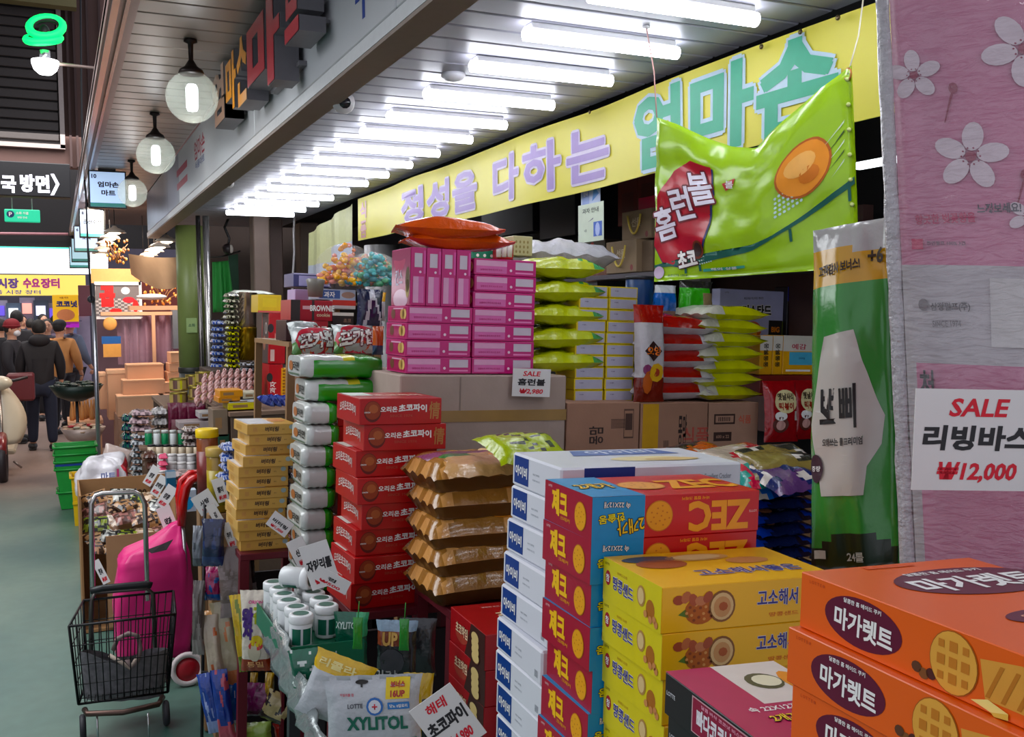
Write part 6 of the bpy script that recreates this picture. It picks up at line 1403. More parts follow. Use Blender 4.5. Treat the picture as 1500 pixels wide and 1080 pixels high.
for x, y, Yw, nm in ((121, 1052, 4.2, 'wheel'), (243, 1034, 4.2, 'wheel')):
    c_ = pa(x, y, Yw); b = B(); b.lathe([(.0001, -.012), (.045, -.012), (.052, -.006), (.052, .006), (.045, .012), (.0001, .012)], 20, C('26242a', .6), Matrix.Translation((c_.x, c_.y, .055)) @ Matrix.Rotation(math.pi/2, 4, 'Y')); b.obj(nm, t)
for x in (142, 217):
    c_ = pa(x, 1045, 4.06); b = B(); b.tube([c_, (c_.x, c_.y, .005)], .004, MET('d0d0d0', .2), 6); b.obj('rest_leg', t)
# fabric bag in the basket
FB = C('7c787c', .8, 0, .35, 40, .3, 60)
b = B(); TLb, TRb, BRb, BLb = pa(118, 955, 4.2), pa(246, 950, 4.2), pa(240, 1018, 4.25), pa(122, 1024, 4.25)
vs = []; nu, nv = 20, 8
for side in (0, 1):
    for j in range(nv+1):
        for i in range(nu+1):
            u, v = i/nu, j/nv; dipv = .05*math.sin(math.pi*u)**2*(v)
            p_ = BLb.lerp(BRb, u).lerp(TLb.lerp(TRb, u), v); p_ = p_+Vector((0, (-.05 if side == 0 else .10)*math.sin(math.pi*u)**.5*(1-.3*v) if 0 < u < 1 else 0, -dipv+.006*noise.noise(Vector((u*6, v*5, side))))); vs.append(p_)
b.v = vs; n1_ = (nu+1)*(nv+1)
for side in (0, 1):
    for j in range(nv):
        for i in range(nu): a = side*n1_+j*(nu+1)+i; b.f.append([a, a+1, a+nu+2, a+nu+1] if side == 0 else [a, a+nu+1, a+nu+2, a+1]); b.mi.append(b.m(FB)); b.sm.append(True)
ob = b.obj('bag_cloth', None); t2 = thing('cloth_bag', 'grey melange cloth bag lying inside the black wire basket', 'bag', T(0, 0, 0)); ob.parent = t2
b = B(); pts = [pa(166, 952, 4.16), pa(172, 936, 4.14), pa(188, 928, 4.12), pa(202, 932, 4.12), pa(206, 950, 4.12), pa(202, 968, 4.12), pa(192, 978, 4.12), pa(186, 966, 4.12)]; b.tube(pts, .009, C('7c6a68', .7), 8); b.obj('strap', t2)
b = B(); b.tube([pa(160, 960, 4.14), pa(180, 972, 4.12), pa(190, 980, 4.12), pa(200, 965, 4.12)], .008, C('a8988c', .7), 8); b.obj('strap', t2)
# ---- pink trolley bag
PKB = C('d8407e', .42, 0, .1, 5, .5, 7); 
t = thing('trolley_bag', 'pink fabric trolley bag on two red wheels with red handle', 'trolley bag', T(0, 0, 0)); Yp = 4.75
rings = [((178, 280, 975), .0), ((174, 284, 962), .26), ((168, 286, 900), .28), ((170, 283, 850), .28), ((172, 278, 818), .26), ((182, 274, 806), .22), ((222, 270, 790), .13), ((250, 268, 772), .05)]
b = B(); n = 40; _r = []
for (A_, d1_), (B2_, d2_) in zip(rings, rings[1:]):
    for k in range(4): _r.append((tuple(A_[q]*(1-k/4)+B2_[q]*k/4 for q in range(3)), d1_*(1-k/4)+d2_*k/4))
rings = _r+[rings[-1]]
for (x0, x1, y), dp in rings:
    a, c_ = pa(x0, y, Yp), pa(x1, y, Yp); cx = (a.x+c_.x)/2; w = (c_.x-a.x)/2; dp = max(dp, .06)
    for k in range(n):
        an = 6.283*k/n; e = .45; nn = 1+.10*noise.noise(Vector((math.cos(an)*2.5, math.sin(an)*2.5, a.z*6)))+.03*noise.noise(Vector((math.cos(an)*7, math.sin(an)*7, a.z*14)))
        b.v.append(Vector((cx+math.copysign(abs(math.cos(an))**e, math.cos(an))*w*nn, Yp+.1+math.copysign(abs(math.sin(an))**e, math.sin(an))*dp/2*nn, (a.z+c_.z)/2+.02*math.cos(an)*(1 if y < 840 else 0))))
for i in range(len(rings)-1):
    for k in range(n): b.f.append([i*n+k, i*n+(k+1) % n, (i+1)*n+(k+1) % n, (i+1)*n+k]); b.mi.append(b.m(PKB)); b.sm.append(True)
b.f.append(list(range(n))[::-1]); b.mi.append(0); b.sm.append(False); b.f.append([(len(rings)-1)*n+k for k in range(n)]); b.mi.append(0); b.sm.append(False); b.obj('bag_cloth', t)
b = B(); c4 = [pa(214, 806, Yp-.055), pa(238, 797, Yp-.05), pa(254, 790, Yp-.05), pa(244, 806, Yp-.075), pa(222, 811, Yp-.08)]; b.add(c4, [(0, 1, 2, 3, 4)], C('170c12', .8)); b.obj('opening_shade', t)  # flat black patch painted for the shade inside the bag mouth
b = B(); b.box(0, 0, 0, 1, 1, 1, PKB) if False else None
a = pa(283, 880, Yp-.02)
b = B(); b.tube([pa(266, 770, Yp), pa(268, 735, Yp), pa(272, 715, Yp), pa(280, 703, Yp), pa(292, 698, Yp-.02)], [.020, .022, .024, .022, .018], C('c01426', .2, coat=.5), 10); b.obj('red_handle', t)
b = B(); b.tube([pa(266, 775, Yp+.1), pa(262, 725, Yp+.1), pa(266, 704, Yp+.1), pa(278, 694, Yp+.1), pa(292, 693, Yp+.1)], .018, C('c01426', .2, coat=.5), 10); b.obj('red_handle', t)
b = B(); b.tube([pa(268, 770, Yp), pa(276, 880, Yp), pa(282, 960, Yp)], .008, MET('8c8a8c', .3), 8); b.obj('frame_tube', t)
WR, WD = C('d0c4c4', .5), C('a01c2c', .4)
for (x, y, Yw) in ((275, 985, 4.62), (268, 962, 5.0)):
    c_ = pa(x, y, Yw); M = Matrix.Translation((c_.x, c_.y, .078)) @ Matrix.Rotation(math.pi/2-.15, 4, 'X')
    b = B(); b.lathe([(.054, -.014), (.070, -.015), (.077, -.008), (.077, .008), (.070, .015), (.054, .014)], 30, WR, M, True, True); o = b.obj('wheel_tyre', t); b = B(); b.lathe([(.0001, -.012), (.02, -.014), (.056, -.006), (.056, .006), (.02, .016), (.0001, .014)], 26, WD, M); b.obj('wheel_disc', t)
random.seed(7)
# ================================================================== far background, left side
BRN = C('6c524c', .7, 0, .1, 1.5); BRD = C('4a3836', .75, 0, .1, 2)
Yw = 15.0
a = at(-60, -60, Y=Yw); c_ = at(230, 252, Y=Yw)
b = B(); b.box(-5, Yw, c_[2]+.0, 2.5, Yw+.2, a[2]+2, BRN); we = struct('wall_end', b)
# recessed louvre panel with slats
f0 = at(-40, 20, Y=Yw-.02); f1 = at(92, 214, Y=Yw-.02)
t = thing('louvre_panel', 'dark slatted louvre panel with thin pale frame on the brown end wall', 'panel', T(0, Yw, 0))
x0, x1, z0, z1 = f0[0]-1.0, f1[0], f1[2], f0[2]+.2
B().box(x0, -.06, z0, x1, -.02, z1, C('2c2828', .7)).obj('backing', t)
n = 13
for i in range(n):
    z = z0+.05+(z1-z0-.1)*i/n; o = B().box(x0+.04, -.11, z, x1-.04, -.06, z+(z1-z0)/n*.82, C('4a4442', .5, .2), c=.01).obj('slat', t)
    if i == 0: z00, d0 = z, o.data
for s_, (xa, xb, za, zb_) in enumerate(((x1-.03, x1+.03, z0-.05, z1), (x0, x1+.03, z0-.06, z0))): B().box(xa, -.14, za, xb, -.02, zb_, C('a89c98', .4, .4)).obj('frame', t)
b = B(); q0, q1 = at(-40, 0, Y=Yw-.5), at(112, 14, Y=Yw-.5); b.box(q0[0]-1, Yw-.6, q1[2], q1[0], Yw-.4, q0[2]+.4, C('7c7450', .6)); struct('trim_7', b)
b = B(); q0, q1 = at(95, 0, Y=Yw-.3), at(150, 250, Y=Yw-.3)
for k, x in enumerate((98, 108, 128, 146)): qa = at(x, 100, Y=Yw-.1); b.box(qa[0], Yw-.12, c_[2], qa[0]+.03, Yw-.02, a[2]+1.5, BRD)
tag(b.obj('vertical_seams', we), kind='stuff')
# long black beam with direction sign, dark upper void
q0, q1 = at(-80, 231, Y=14.2), at(104, 290, Y=14.2)
t = thing('direction_sign', 'long black overhead sign with glowing white letters and arrow', 'sign', T(0, 14.2, 0))
B().box(q0[0]-2, -.0, q1[2], q1[0], .25, q0[2], C('121116', .5), c=.01).obj('sign_box', t)
q = B(); p = P(q, Matrix(((1, 0, 0, 0), (0, 0, -1, -.004), (0, 1, 0, 0), (0, 0, 0, 1)))); SGL = EMI('f2f0ff', 2.2)
def stx(s_, xa, xb, ya, yb, bold=.05):
    a_, b2 = at(xa, (ya+yb)/2, Y=14.2), at(xb, (ya+yb)/2, Y=14.2); za, zb2 = at((xa+xb)/2, ya, Y=14.2)[2], at((xa+xb)/2, yb, Y=14.2)[2]; p.text(s_, (a_[0]+b2[0])/2, (za+zb2)/2, za-zb2, SGL, 1, width=b2[0]-a_[0], bold=bold)
stx('국', 2, 23, 258, 282); stx('방', 30, 50, 256, 281); stx('면', 53, 72, 257, 282); stx('중', -22, -2, 258, 282)
aa = [at(x, y, Y=14.2) for x, y in ((74, 255), (79, 255), (87, 270), (79, 286), (74, 286), (82, 270))]; p.poly([(v[0], v[2]) for v in aa], SGL, 1)
q.obj('glowing_letters', t)
q0, q1 = at(-80, 288, Y=16.5), at(120, 362, Y=16.5)
struct('trim_8', B().box(q0[0]-3, 16.5, q1[2], q1[0]+1.5, 16.7, q0[2]+1.5, C('121014', .8)))  # black slab standing in for the shade of the upper void
q = B(); a = at(-20, 345, Y=16.3); c_ = at(100, 343, Y=16.3); q.tube([(a[0]-2, 16.3, a[2]), (c_[0], 16.3, c_[2])], .02, C('b08088', .5)); tag(q.obj('pink_pipe'), 'thin pink pipe running across the dark gap below the direction sign', 'pipe')
# small green exit style sign hung
q0, q1 = at(6, 306, Y=15.6), at(59, 326, Y=15.6); t = thing('hanging_sign', 'small green hanging sign with tiny white writing below the black sign', 'sign', T(0, 15.6, 0))
GS = EMI('2f9c78', 1.0); B().box(q0[0], 0, q1[2], q1[0], .08, q0[2], GS, c=.01).obj('sign_box', t)
q = B(); p = P(q, Matrix(((1, 0, 0, q0[0]), (0, 0, -1, -.004), (0, 1, 0, q1[2]), (0, 0, 0, 1))), q1[0]-q0[0], q0[2]-q1[2]); p.ell(.17, .6, .05, .05, C('16305c'), 1, 14); p.text('P', .17, .6, .06, WHT, 2); p.text('소화 식품', .5, .7, .04, WHT, 1); p.text('방향 안내', .5, .35, .03, WHT, 1); q.obj('sign_print', t)
b = B(); b.tube([(q0[0]+.1, .04, q0[2]), (q0[0]+.1, .04, q0[2]+.75)], .008, C('888888')); b.obj('hanger', t); b = B(); b.tube([(q1[0]-.1, .04, q0[2]), (q1[0]-.1, .04, q0[2]+.75)], .008, C('888888')); b.obj('hanger', t)
# far roof edge with green strip; emission stands in for daylight through the cloth
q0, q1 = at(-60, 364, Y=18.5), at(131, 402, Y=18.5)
t = thing('far_awning', 'glowing white translucent market awning with green band far away', 'awning', T(0, 18.5, 0))
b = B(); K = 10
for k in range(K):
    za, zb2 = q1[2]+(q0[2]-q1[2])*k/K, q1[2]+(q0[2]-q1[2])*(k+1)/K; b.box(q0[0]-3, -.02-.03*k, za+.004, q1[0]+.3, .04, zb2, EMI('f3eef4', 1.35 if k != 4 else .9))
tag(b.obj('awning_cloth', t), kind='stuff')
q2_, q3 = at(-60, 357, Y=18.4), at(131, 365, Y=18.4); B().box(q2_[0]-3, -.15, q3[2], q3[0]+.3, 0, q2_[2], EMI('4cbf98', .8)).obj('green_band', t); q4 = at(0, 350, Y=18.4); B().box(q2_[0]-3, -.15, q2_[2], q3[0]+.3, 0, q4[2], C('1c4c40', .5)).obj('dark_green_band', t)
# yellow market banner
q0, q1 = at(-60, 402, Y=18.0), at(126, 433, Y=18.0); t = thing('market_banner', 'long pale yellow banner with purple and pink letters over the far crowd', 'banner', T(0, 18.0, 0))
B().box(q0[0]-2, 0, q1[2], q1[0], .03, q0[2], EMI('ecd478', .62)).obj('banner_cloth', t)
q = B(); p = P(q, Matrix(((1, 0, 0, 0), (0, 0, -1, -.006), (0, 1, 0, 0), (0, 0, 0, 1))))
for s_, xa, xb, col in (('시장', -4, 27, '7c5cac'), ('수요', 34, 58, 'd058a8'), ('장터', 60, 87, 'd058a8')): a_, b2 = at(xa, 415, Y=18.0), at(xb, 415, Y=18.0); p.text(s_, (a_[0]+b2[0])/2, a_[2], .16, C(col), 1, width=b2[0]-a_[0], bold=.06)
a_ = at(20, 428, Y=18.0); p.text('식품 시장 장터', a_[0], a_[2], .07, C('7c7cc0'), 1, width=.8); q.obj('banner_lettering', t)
# light box signs in a row
bx_ = [((131, 251, 184, 304), 8.9, '10', ('엄마손', '마트'), 'nearest white light-box sign numbered 10'), ((117, 307, 152, 347), 11.6, '8', ('군산수산',), 'second white light-box sign numbered 8'), ((109, 332, 143, 368), 13.2, '6', ('호박',), 'third light-box sign, partly hidden'), ((105, 350, 131, 383), 14.8, '', (), 'fourth light-box sign, pale blue'), ((102, 362, 131, 392), 16.0, '', (), 'farthest light-box sign at the end of the row')]
for (x0, y0, x1, y1), Yk, nb, tx, lb in bx_:
    q0, q1 = at(x0, y0, Y=Yk), at(x1, y1, Y=Yk); w, h = q1[0]-q0[0], q0[2]-q1[2]
    t = thing('light_box_sign', lb, 'sign', T(q0[0], Yk, q1[2]), 'light-box signs along the arcade'); B().box(-.012, 0, -.012, w+.012, .10, h+.012, C('17201f', .4), c=.004).obj('sign_frame', t)
    B().box(0, -.004, 0, w, .0, h, EMI('b9cfee' if nb else 'a8c8d4', .55)).obj('lit_face', t)
    q = B(); p = P(q, Matrix(((1, 0, 0, 0), (0, 0, -1, -.006), (0, 1, 0, 0), (0, 0, 0, 1))), w, h); p.rect(0, 0, 1, .11, C('4c9c94'), 1)
    if nb: p.text(nb, .12, .87, h*.12, INK, 1, bold=.05)
    for i, s_ in enumerate(tx): p.text(s_, .52, (.64-.24*i) if len(tx) > 1 else .55, h*.16, INK, 1, width=w*(.2*len(s_)), bold=.05)
    q.obj('sign_lettering', t)
    B().box(w*.25, .03, h+.012, w*.75, .07, max(h+.082, 2.935-q1[2]), C('1c1a1e')).obj('bracket', t)
# green ring lamp and flood lamp on an arm
a = at(65, 48, Y=9.0); t = thing('ring_lamp', 'glowing green double ring lamp at the upper left', 'lamp', T(*a))
gl = EMI('18c860', 2.0); dk = C('141814', .5)
for k, (dx, dz, rx) in enumerate(((.015, .05, .8), (-.01, -.05, .35))):
    pts = [Vector((dx+.125*math.cos(i*.314), .06*math.sin(i*.314), dz+.115*math.sin(i*.314)*rx+.02*math.cos(i*.314))) for i in range(20)]; b = B(); b.tube(pts, .032, gl, 10, closed=True); b.obj('light_ring', t); b = B(); b.tube([v*.86 for v in pts], .022, dk, 8, closed=True); b.obj('inner_ring', t)
b = B(); b.ball((0, .08, 0), (.05, .05, .09), dk); b.cyl((-.13, .05, 0), (-.09, .05, .0), .02, dk); b.obj('motor_hub', t)
a = at(66, 88, Y=9.0); t = thing('flood_bulb', 'bright half round bulb with steel collar below the green ring lamp', 'lamp', T(*a)); b = B(); b.lathe([(.04, -.0), (.042, .01), (.042, .075), (.03, .08)], 20, MET('c8c8cc', .2)); b.obj('collar', t)
b = B(); b.lathe([(.0001, -.125), (.05, -.115), (.088, -.08), (.105, -.03), (.105, -.005), (.04, .0)], 24, EMI('ffffff', 4.5)); b.obj('bulb', t); c_ = at(148, 101, Y=9.0)
b = B(); b.tube([(.08, 0, -.02), (c_[0]-a[0], 0, c_[2]-a[2])], .014, C('9c8880', .4, .4)); b.obj('arm', t)
# ---- food stall with sign and curtain, between the slim pole and the green pillar
Ys = 12.6
def sx(x, y=480, Y=Ys): return float(at(x, y, Y=Y)[0])
def sz(y, x=200, Y=Ys): return float(at(x, y, Y=Y)[2])
PEA = C('d8a888', .6, 0, .06, 4)
t = thing('food_stall', 'wooden food stall front with clear curtain and picture sign', 'stall', T(0, Ys, 0))
B().box(sx(136), 0, sz(415), sx(207), .05, sz(394), C('d8a068', .5)).obj('header_board', t)
B().box(sx(140), -.02, sz(418), sx(208), .06, sz(413), C('e0dcdc', .4)).obj('header_trim', t)
B().box(sx(141), .0, sz(462), sx(206), .04, sz(417), C('6c6466', .5)).obj('picture_sign', t)
q = B(); p = P(q, Matrix(((1, 0, 0, sx(141)), (0, 0, -1, -.005), (0, 1, 0, sz(462)), (0, 0, 0, 1))), sx(206)-sx(141), sz(417)-sz(462)); random.seed(5)
for i in range(14):
    for j in range(9): 
        if (i+j) % 2: p.rect(i/14, j/9*.55, i/14+.07, j/9*.55+.055, C('b8b0b0'), .6)
p.text('곱', .27, .62, p.h*.62, C('d8242c'), 2, width=p.w*.3, bold=.1); p.ell(.75, .5, p.w*.14, p.h*.10, C('d8303c'), 1, 14); p.ell(.45, .15, p.w*.14, p.h*.08, C('d8242c'), 1, 10); p.ell(.9, .3, p.w*.07, p.h*.2, C('d8242c'), 1, 12); p.ell(.68, .8, p.w*.10, p.h*.12, C('d8dce4'), 1, 14)
q.obj('sign_print', t)
B().box(sx(205), -.02, sz(466), sx(209), .06, sz(413), C('d8d8dc', .4)).obj('frame_post', t); B().box(sx(141), -.03, sz(467), sx(207), .05, sz(463), C('e0dce0', .4)).obj('frame_rail', t)
B().box(sx(148), -.05, sz(462), sx(255), .05, sz(457), PEA).obj('wood_rail', t)
for x0, x1 in ((222, 227), ): B().box(sx(x0), -.05, sz(532), sx(x1), .02, sz(462), PEA).obj('wood_post', t)
b = B(); N = 40
for i in range(N+1):
    x = sx(172)+(sx(262)-sx(172))*i/N; 
    for z in (sz(534), sz(463)): b.v.append(Vector((x, .12+.05*math.sin(i*.9)+.02*math.sin(i*2.3), z)))
for i in range(N): b.f.append([2*i, 2*i+2, 2*i+3, 2*i+1]); b.mi.append(b.m(GLASS('c8a4b8', .45, .15, .5, 3, 'curtain_film'))); b.sm.append(True)
b.obj('clear_curtain', t)
B().box(sx(140), .9, 0, sx(262), .95, sz(440), C('8c7078', .7, 0, .2, 3)).obj('rear_board', t)
B().box(sx(148), -.05, sz(503), sx(176), -.03, sz(492), C('2f5fa0')).obj('blue_label', t); B().box(sx(150), -.05, sz(522), sx(176), -.03, sz(503), C('d8a05c', .6)).obj('paper_menu', t); b = B(); b.ball((sx(161), -.04, sz(474)), (.08, .02, .08), C('d8a060', .6)); b.obj('round_tag', t)
B().box(sx(252), -.1, sz(512), sx(260), .1, sz(450), C('6c7078', .4)).obj('grey_post', t)
# peach crates in front of the stall
for i, (x0, y0, x1, y1, Yk, lb) in enumerate(((158, 540, 188, 615, 11.9, 'tall open wooden crate left of the stall boxes'), (186, 533, 240, 558, 11.6, 'wide wooden crate, upper of the front pair'), (180, 556, 242, 578, 11.4, 'wide wooden crate, lower of the front pair'), (172, 579, 235, 610, 11.2, 'pale wooden crate lowest in front'),
        (250, 516, 268, 532, 11.5, 'small crate topmost of the right column'), (248, 532, 268, 545, 11.5, 'small crate second of the right column'), (246, 545, 270, 560, 11.5, 'small crate third of the right column'), (240, 560, 262, 575, 11.4, 'small crate lowest of the right column'), (146, 545, 157, 600, 12.2, 'narrow wooden crate behind the slim pole'))):
    X, Y, z, w, h = arect(x0, y0, x1, y1, Yk); t2 = thing('wooden_crate', lb, 'crate', T(X+w/2, Y+.2, z), 'peach wooden crates'); B().box(-w/2, -.2, 0, w/2, .2, h*.97, PEA, c=.006).obj('crate_body', t2); B().box(-w/2-.004, -.206, h*.90, w/2+.004, -.2, h*.97, C('e0b898', .6)).obj('rim_board', t2)
t2 = thing('stall_counter', 'low wooden counter carrying the peach crates', 'counter', T(0, 0, 0)); X0 = float(at(172, 600, Y=11.2)[0]); X1 = float(at(268, 600, Y=11.2)[0]); zq = zat(610, 11.2, 200)
B().box(X0, 11.15, .01, X1+.1, 12.1, zq-.003, C('9c7864', .7), c=.004).obj('counter_body', t2)
t2.children[0].name = 'counter_body'
zq2 = zat(576, 11.4, 250); B().box(float(at(240, 590, Y=11.3)[0]), 11.25, zq, X1+.12, 11.9, zq2-.003, C('a88470', .7), c=.004).obj('raised_block', t2)
# yellow ad panel and dark red panel
for (x0, y0, x1, y1), Yk, col, nm, lb in (((77, 432, 115, 474), 16.0, 'd8a83c', 'ad_panel', 'yellow advertising panel with food picture above the crowd'), ((115, 418, 136, 463), 15.0, '5c1c34', 'ad_panel', 'dark red panel beside the yellow one')):
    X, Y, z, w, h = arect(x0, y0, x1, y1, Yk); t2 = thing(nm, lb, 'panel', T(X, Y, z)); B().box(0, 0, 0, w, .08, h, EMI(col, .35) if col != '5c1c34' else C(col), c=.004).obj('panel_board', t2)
    if col != '5c1c34': q = B(); p = P(q, Matrix(((1, 0, 0, 0), (0, 0, -1, -.004), (0, 1, 0, 0), (0, 0, 0, 1))), w, h); p.text('코코넛', .55, .68, h*.22, C('2c2c6c'), 1, width=w*.8, bold=.07); p.ell(.5, .3, w*.35, h*.2, C('d8885c'), 1, 20); p.rect(0, 0, 1, .06, C('b03ca0'), 2); p.text('식품 마트', .45, .9, h*.07, C('8c3c1c'), 1); q.obj('panel_print', t2)
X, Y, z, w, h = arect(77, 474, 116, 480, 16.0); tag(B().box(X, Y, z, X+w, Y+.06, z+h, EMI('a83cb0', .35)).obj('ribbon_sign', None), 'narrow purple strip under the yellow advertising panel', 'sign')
# pendants in two rows
PW = EMI('ffe8cc', 3.0); pt = None
for k, (x, y, Yk) in enumerate([(168+0, 341, 10.6), (161, 350, 11.3), (155, 358, 12.0), (151, 366, 12.8), (147, 372, 13.6), (244, 354, 10.2), (234, 362, 10.9), (226, 369, 11.6), (218, 375, 12.3), (210, 381, 13.0)]):
    a = at(x, y, Y=Yk); lb = f'cone shaded pendant lamp, {["nearest","second","third","fourth","farthest"][k % 5]} of the {"left" if k < 5 else "right"} row'
    if pt is None:
        pt = thing('pendant_lamp', lb, 'lamp', T(*a), 'pendant lamps over the stalls'); b = B(); b.lathe([(.11, 0), (.09, .025), (.03, .05), (.015, .07)], 18, C('d8c8b8', .3)); b.obj('lamp_shade', pt); b = B(); b.ball((0, 0, .0), (.06, .06, .022), PW); b.obj('bulb', pt); b = B(); b.tube([(0, 0, .07), (0, 0, .55)], .005, C('2a2624')); b.obj('cord', pt)
    else: dup(pt, T(*a), lb)
struct('ceiling_stall', B().box(.34, 10.65, 2.96, 3.2, 14.6, 3.0, C('4c3830', .8)))
# beige awning cloth and dried plants
b = B(); a0, a1, a2_, a3 = at(188, 372, Y=11.8), at(300, 372, Y=10.4), at(300, 395, Y=10.6), at(192, 402, Y=12.1); N = 16
for i in range(N+1):
    u = i/N
    for k in range(5): v = k/4; p_ = Vector(a0*(1-u)+a1*u).lerp(Vector(a3*(1-u)+a2_*u), v); p_.z += -.10*math.sin(math.pi*u)*v*1.5-.04*math.sin(math.pi*u); p_.y += .05*math.sin(u*20)*v; b.v.append(p_)
for i in range(N):
    for k in range(4): b.f.append([i*5+k, i*5+k+1, (i+1)*5+k+1, (i+1)*5+k]); b.mi.append(b.m(C('b89c80', .7, 0, .1, 5))); b.sm.append(True)
tag(b.obj('awning_cloth'), 'sagging beige cloth awning under the right row of pendant lamps', 'awning')
def plant(label, px_, Yk, w, h, n, seed, col):
    random.seed(seed); a = at(*px_, Y=Yk); t2 = thing('dried_plant', label, 'plant', T(*a)); b = B(); s2 = B()
    for i in range(9): x, z = random.uniform(-.5, .5)*w, random.uniform(.4, 1)*h; s2.tube([(0, 0, 0), (x*.4, random.uniform(-.03, .03), z*.6), (x, 0, z)], .004, C('7c5430'), 4)
    for i in range(n): b.ball((random.uniform(-.5, .5)*w, random.uniform(-.08, .08), random.random()*h), (.014, .014, .02), C(random.choice(col), .5), 5, 3, T(0, 0, 0, 0))
    tag(b.obj('leaves', t2), kind='stuff'); tag(s2.obj('stems', t2), kind='stuff')
plant('gold dried plant hanging beside the pendant lamps', (172, 385), 11.3, .22, .24, 45, 21, ['b8743c', 'd89c54', '7c4c28'])
plant('gold leafed plant standing before the dark red stall wall', (238, 448), 11.9, .42, .30, 55, 22, ['d8944c', 'c87c3c', 'e8b070'])
b = B(); b.box(sx(207, 440, 13.2), 13.2, sz(530, 230, 13.2), sx(262, 440, 13.2), 13.25, sz(392, 230, 13.2), C('5c2024', .7, 0, .15, 3)); struct('trim_9', b)
q = B(); a = at(232, 448, Y=11.9); q.box(-.32, -.1, -.05, .3, .15, 0, PEA); tag(q.obj('wood_shelf', None, T(*a)), 'small peach wooden shelf under the gold leafed plant', 'shelf')
b = B(); a = at(222, 435, Y=11.8); b.ball((0, 0, 0), (.17, .05, .035), C('d0ccd0', .3)); tag(b.obj('tray', None, T(*a)), 'shiny oval tray left of the gold leafed plant', 'tray')
# street food bowls on stands left of the slim pole
for (x, y, Yk, r, col, zt, lb) in ((112, 570, 11.3, .27, '1c2a24', 0, 'black wire bowl stand filled with dark greens beside the pole'), (122, 632, 11.0, .22, 'b09c94', 0, 'pale wire bowl with red cloth on the same kind of stand')):
    a = at(x, y, Y=Yk); t2 = thing('bowl_stand', lb, 'stand', T(a[0], a[1], 0), None); b = B(); b.lathe([(r*.25, a[2]-.13), (r*.7, a[2]-.08), (r, a[2]+.04), (r*.96, a[2]+.04), (r*.6, a[2]-.05), (.001, a[2]-.10)], 22, C(col, .4, .3)); b.obj('bowl', t2)
    b = B(); b.cyl((0, 0, .02), (0, 0, a[2]-.12), .016, C('1c1a1c')); b.lathe([(.14, 0), (.14, .015), (.02, .03)], 16, C('1c1a1c')); b.obj('stand_pole', t2); random.seed(int(x)); b = B()
    for i in range(60): an, rr = random.random()*6.3, random.random()**.5*r*.85; b.ball((rr*math.cos(an), rr*math.sin(an), a[2]+.01+random.random()*.06), (.04, .03, .015), C(random.choice(['1c2c24', '2a3c30', '141c18'] if col == '1c2a24' else ['c8a890', 'a02c34', 'b8b09c']), .5), 6, 4)
    tag(b.obj('contents', t2), kind='stuff')
# bottles and vases on the far left tables
random.seed(33); t2 = thing('market_table', 'low wooden table behind the bowl stands with bottles', 'table', T(0, 0, 0)); X0, X1 = float(at(98, 590, Y=12.6)[0]), float(at(150, 590, Y=12.6)[0]); B().box(X0, 12.5, .42, X1, 13.1, .46, PEA).obj('table_top', t2)
for x in (X0+.02, X1-.06):
    for y in (12.52, 13.04): B().box(x, y, 0.005, x+.04, y+.04, .42, PEA).obj('leg', t2)
proto_ = None
for i in range(9):
    M = T(X0+.05+(X1-X0-.1)*i/8, 12.6+.12*(i % 3), .46); lb = f'slim wooden incense bottle, {["first","second","third","fourth","fifth","sixth","seventh","eighth","ninth"][i]} from left on the market table'
    if proto_ is None: b = B(); b.lathe([(.025, 0), (.03, .05), (.022, .12), (.012, .2), (.014, .24), (.001, .24)], 12, C('a8784c', .5)); proto_ = tag(b.obj('wooden_bottle', None, M), lb, 'bottle', 'wooden bottles')
    else: dup(proto_, M, lb)
# scooter at the left edge
SCW = C('c8bca8', .3, 0, .05, 6, coat=.3); SCD = C('241c20', .5); SCM = MET('8c8480', .3)
a = at(2, 700, Z=0); t = thing('scooter', 'parked motor scooter with cream leg shield cut by the left edge', 'scooter', T(a[0], a[1], 0, .0))
def wheel(nm, x, y): b = B(); pts = [(x, y+.20*math.cos(i*.2618), .215+.20*math.sin(i*.2618)) for i in range(24)]; b.tube(pts, .045, SCD, 10, closed=True); b.obj(nm, t); b = B(); b.cyl((x-.03, y, .215), (x+.03, y, .215), .10, SCM, n=18); b.obj('wheel_hub', t)
wheel('wheel', .03, -.25); wheel('wheel', -.10, .95)
b = B(); N = 12
for i in range(N+1):
    z = .35+.62*i/N; wd = .24*math.sin(math.pi*(.25+.68*i/N))
    for k in range(7): u = -1+2*k/6; b.v.append(Vector((.02+u*wd, .06-.10*(1-u*u)+.18*(i/N), z)))
for i in range(N):
    for k in range(6): b.f.append([i*7+k, i*7+k+1, (i+1)*7+k+1, (i+1)*7+k]); b.mi.append(b.m(SCW)); b.sm.append(True)
o = b.obj('leg_shield', t); md = o.modifiers.new('s', 'SOLIDIFY'); md.thickness = .02
b = B(); b.tube([(.03, -.25, .215), (.02, -.1, .5), (.0, .1, .98)], .022, SCM); b.obj('fork', t)
b = B(); b.tube([(-.28, .14, 1.05), (-.15, .1, 1.02), (.15, .1, 1.02), (.28, .14, 1.05)], .016, SCD); b.obj('handlebar', t)
b = B(); b.ball((0, .06, 1.0), (.14, .09, .08), SCW); b.obj('headlight_cover', t); b = B(); b.box(-.16, .75, .68, .12, 1.35, .80, SCD, c=.04); b.obj('seat', t)
b = B(); b.box(-.18, .15, .22, .14, .85, .28, SCW, c=.02); b.box(-.16, .8, .3, .1, 1.3, .66, SCW, c=.06); b.obj('body_panel', t)
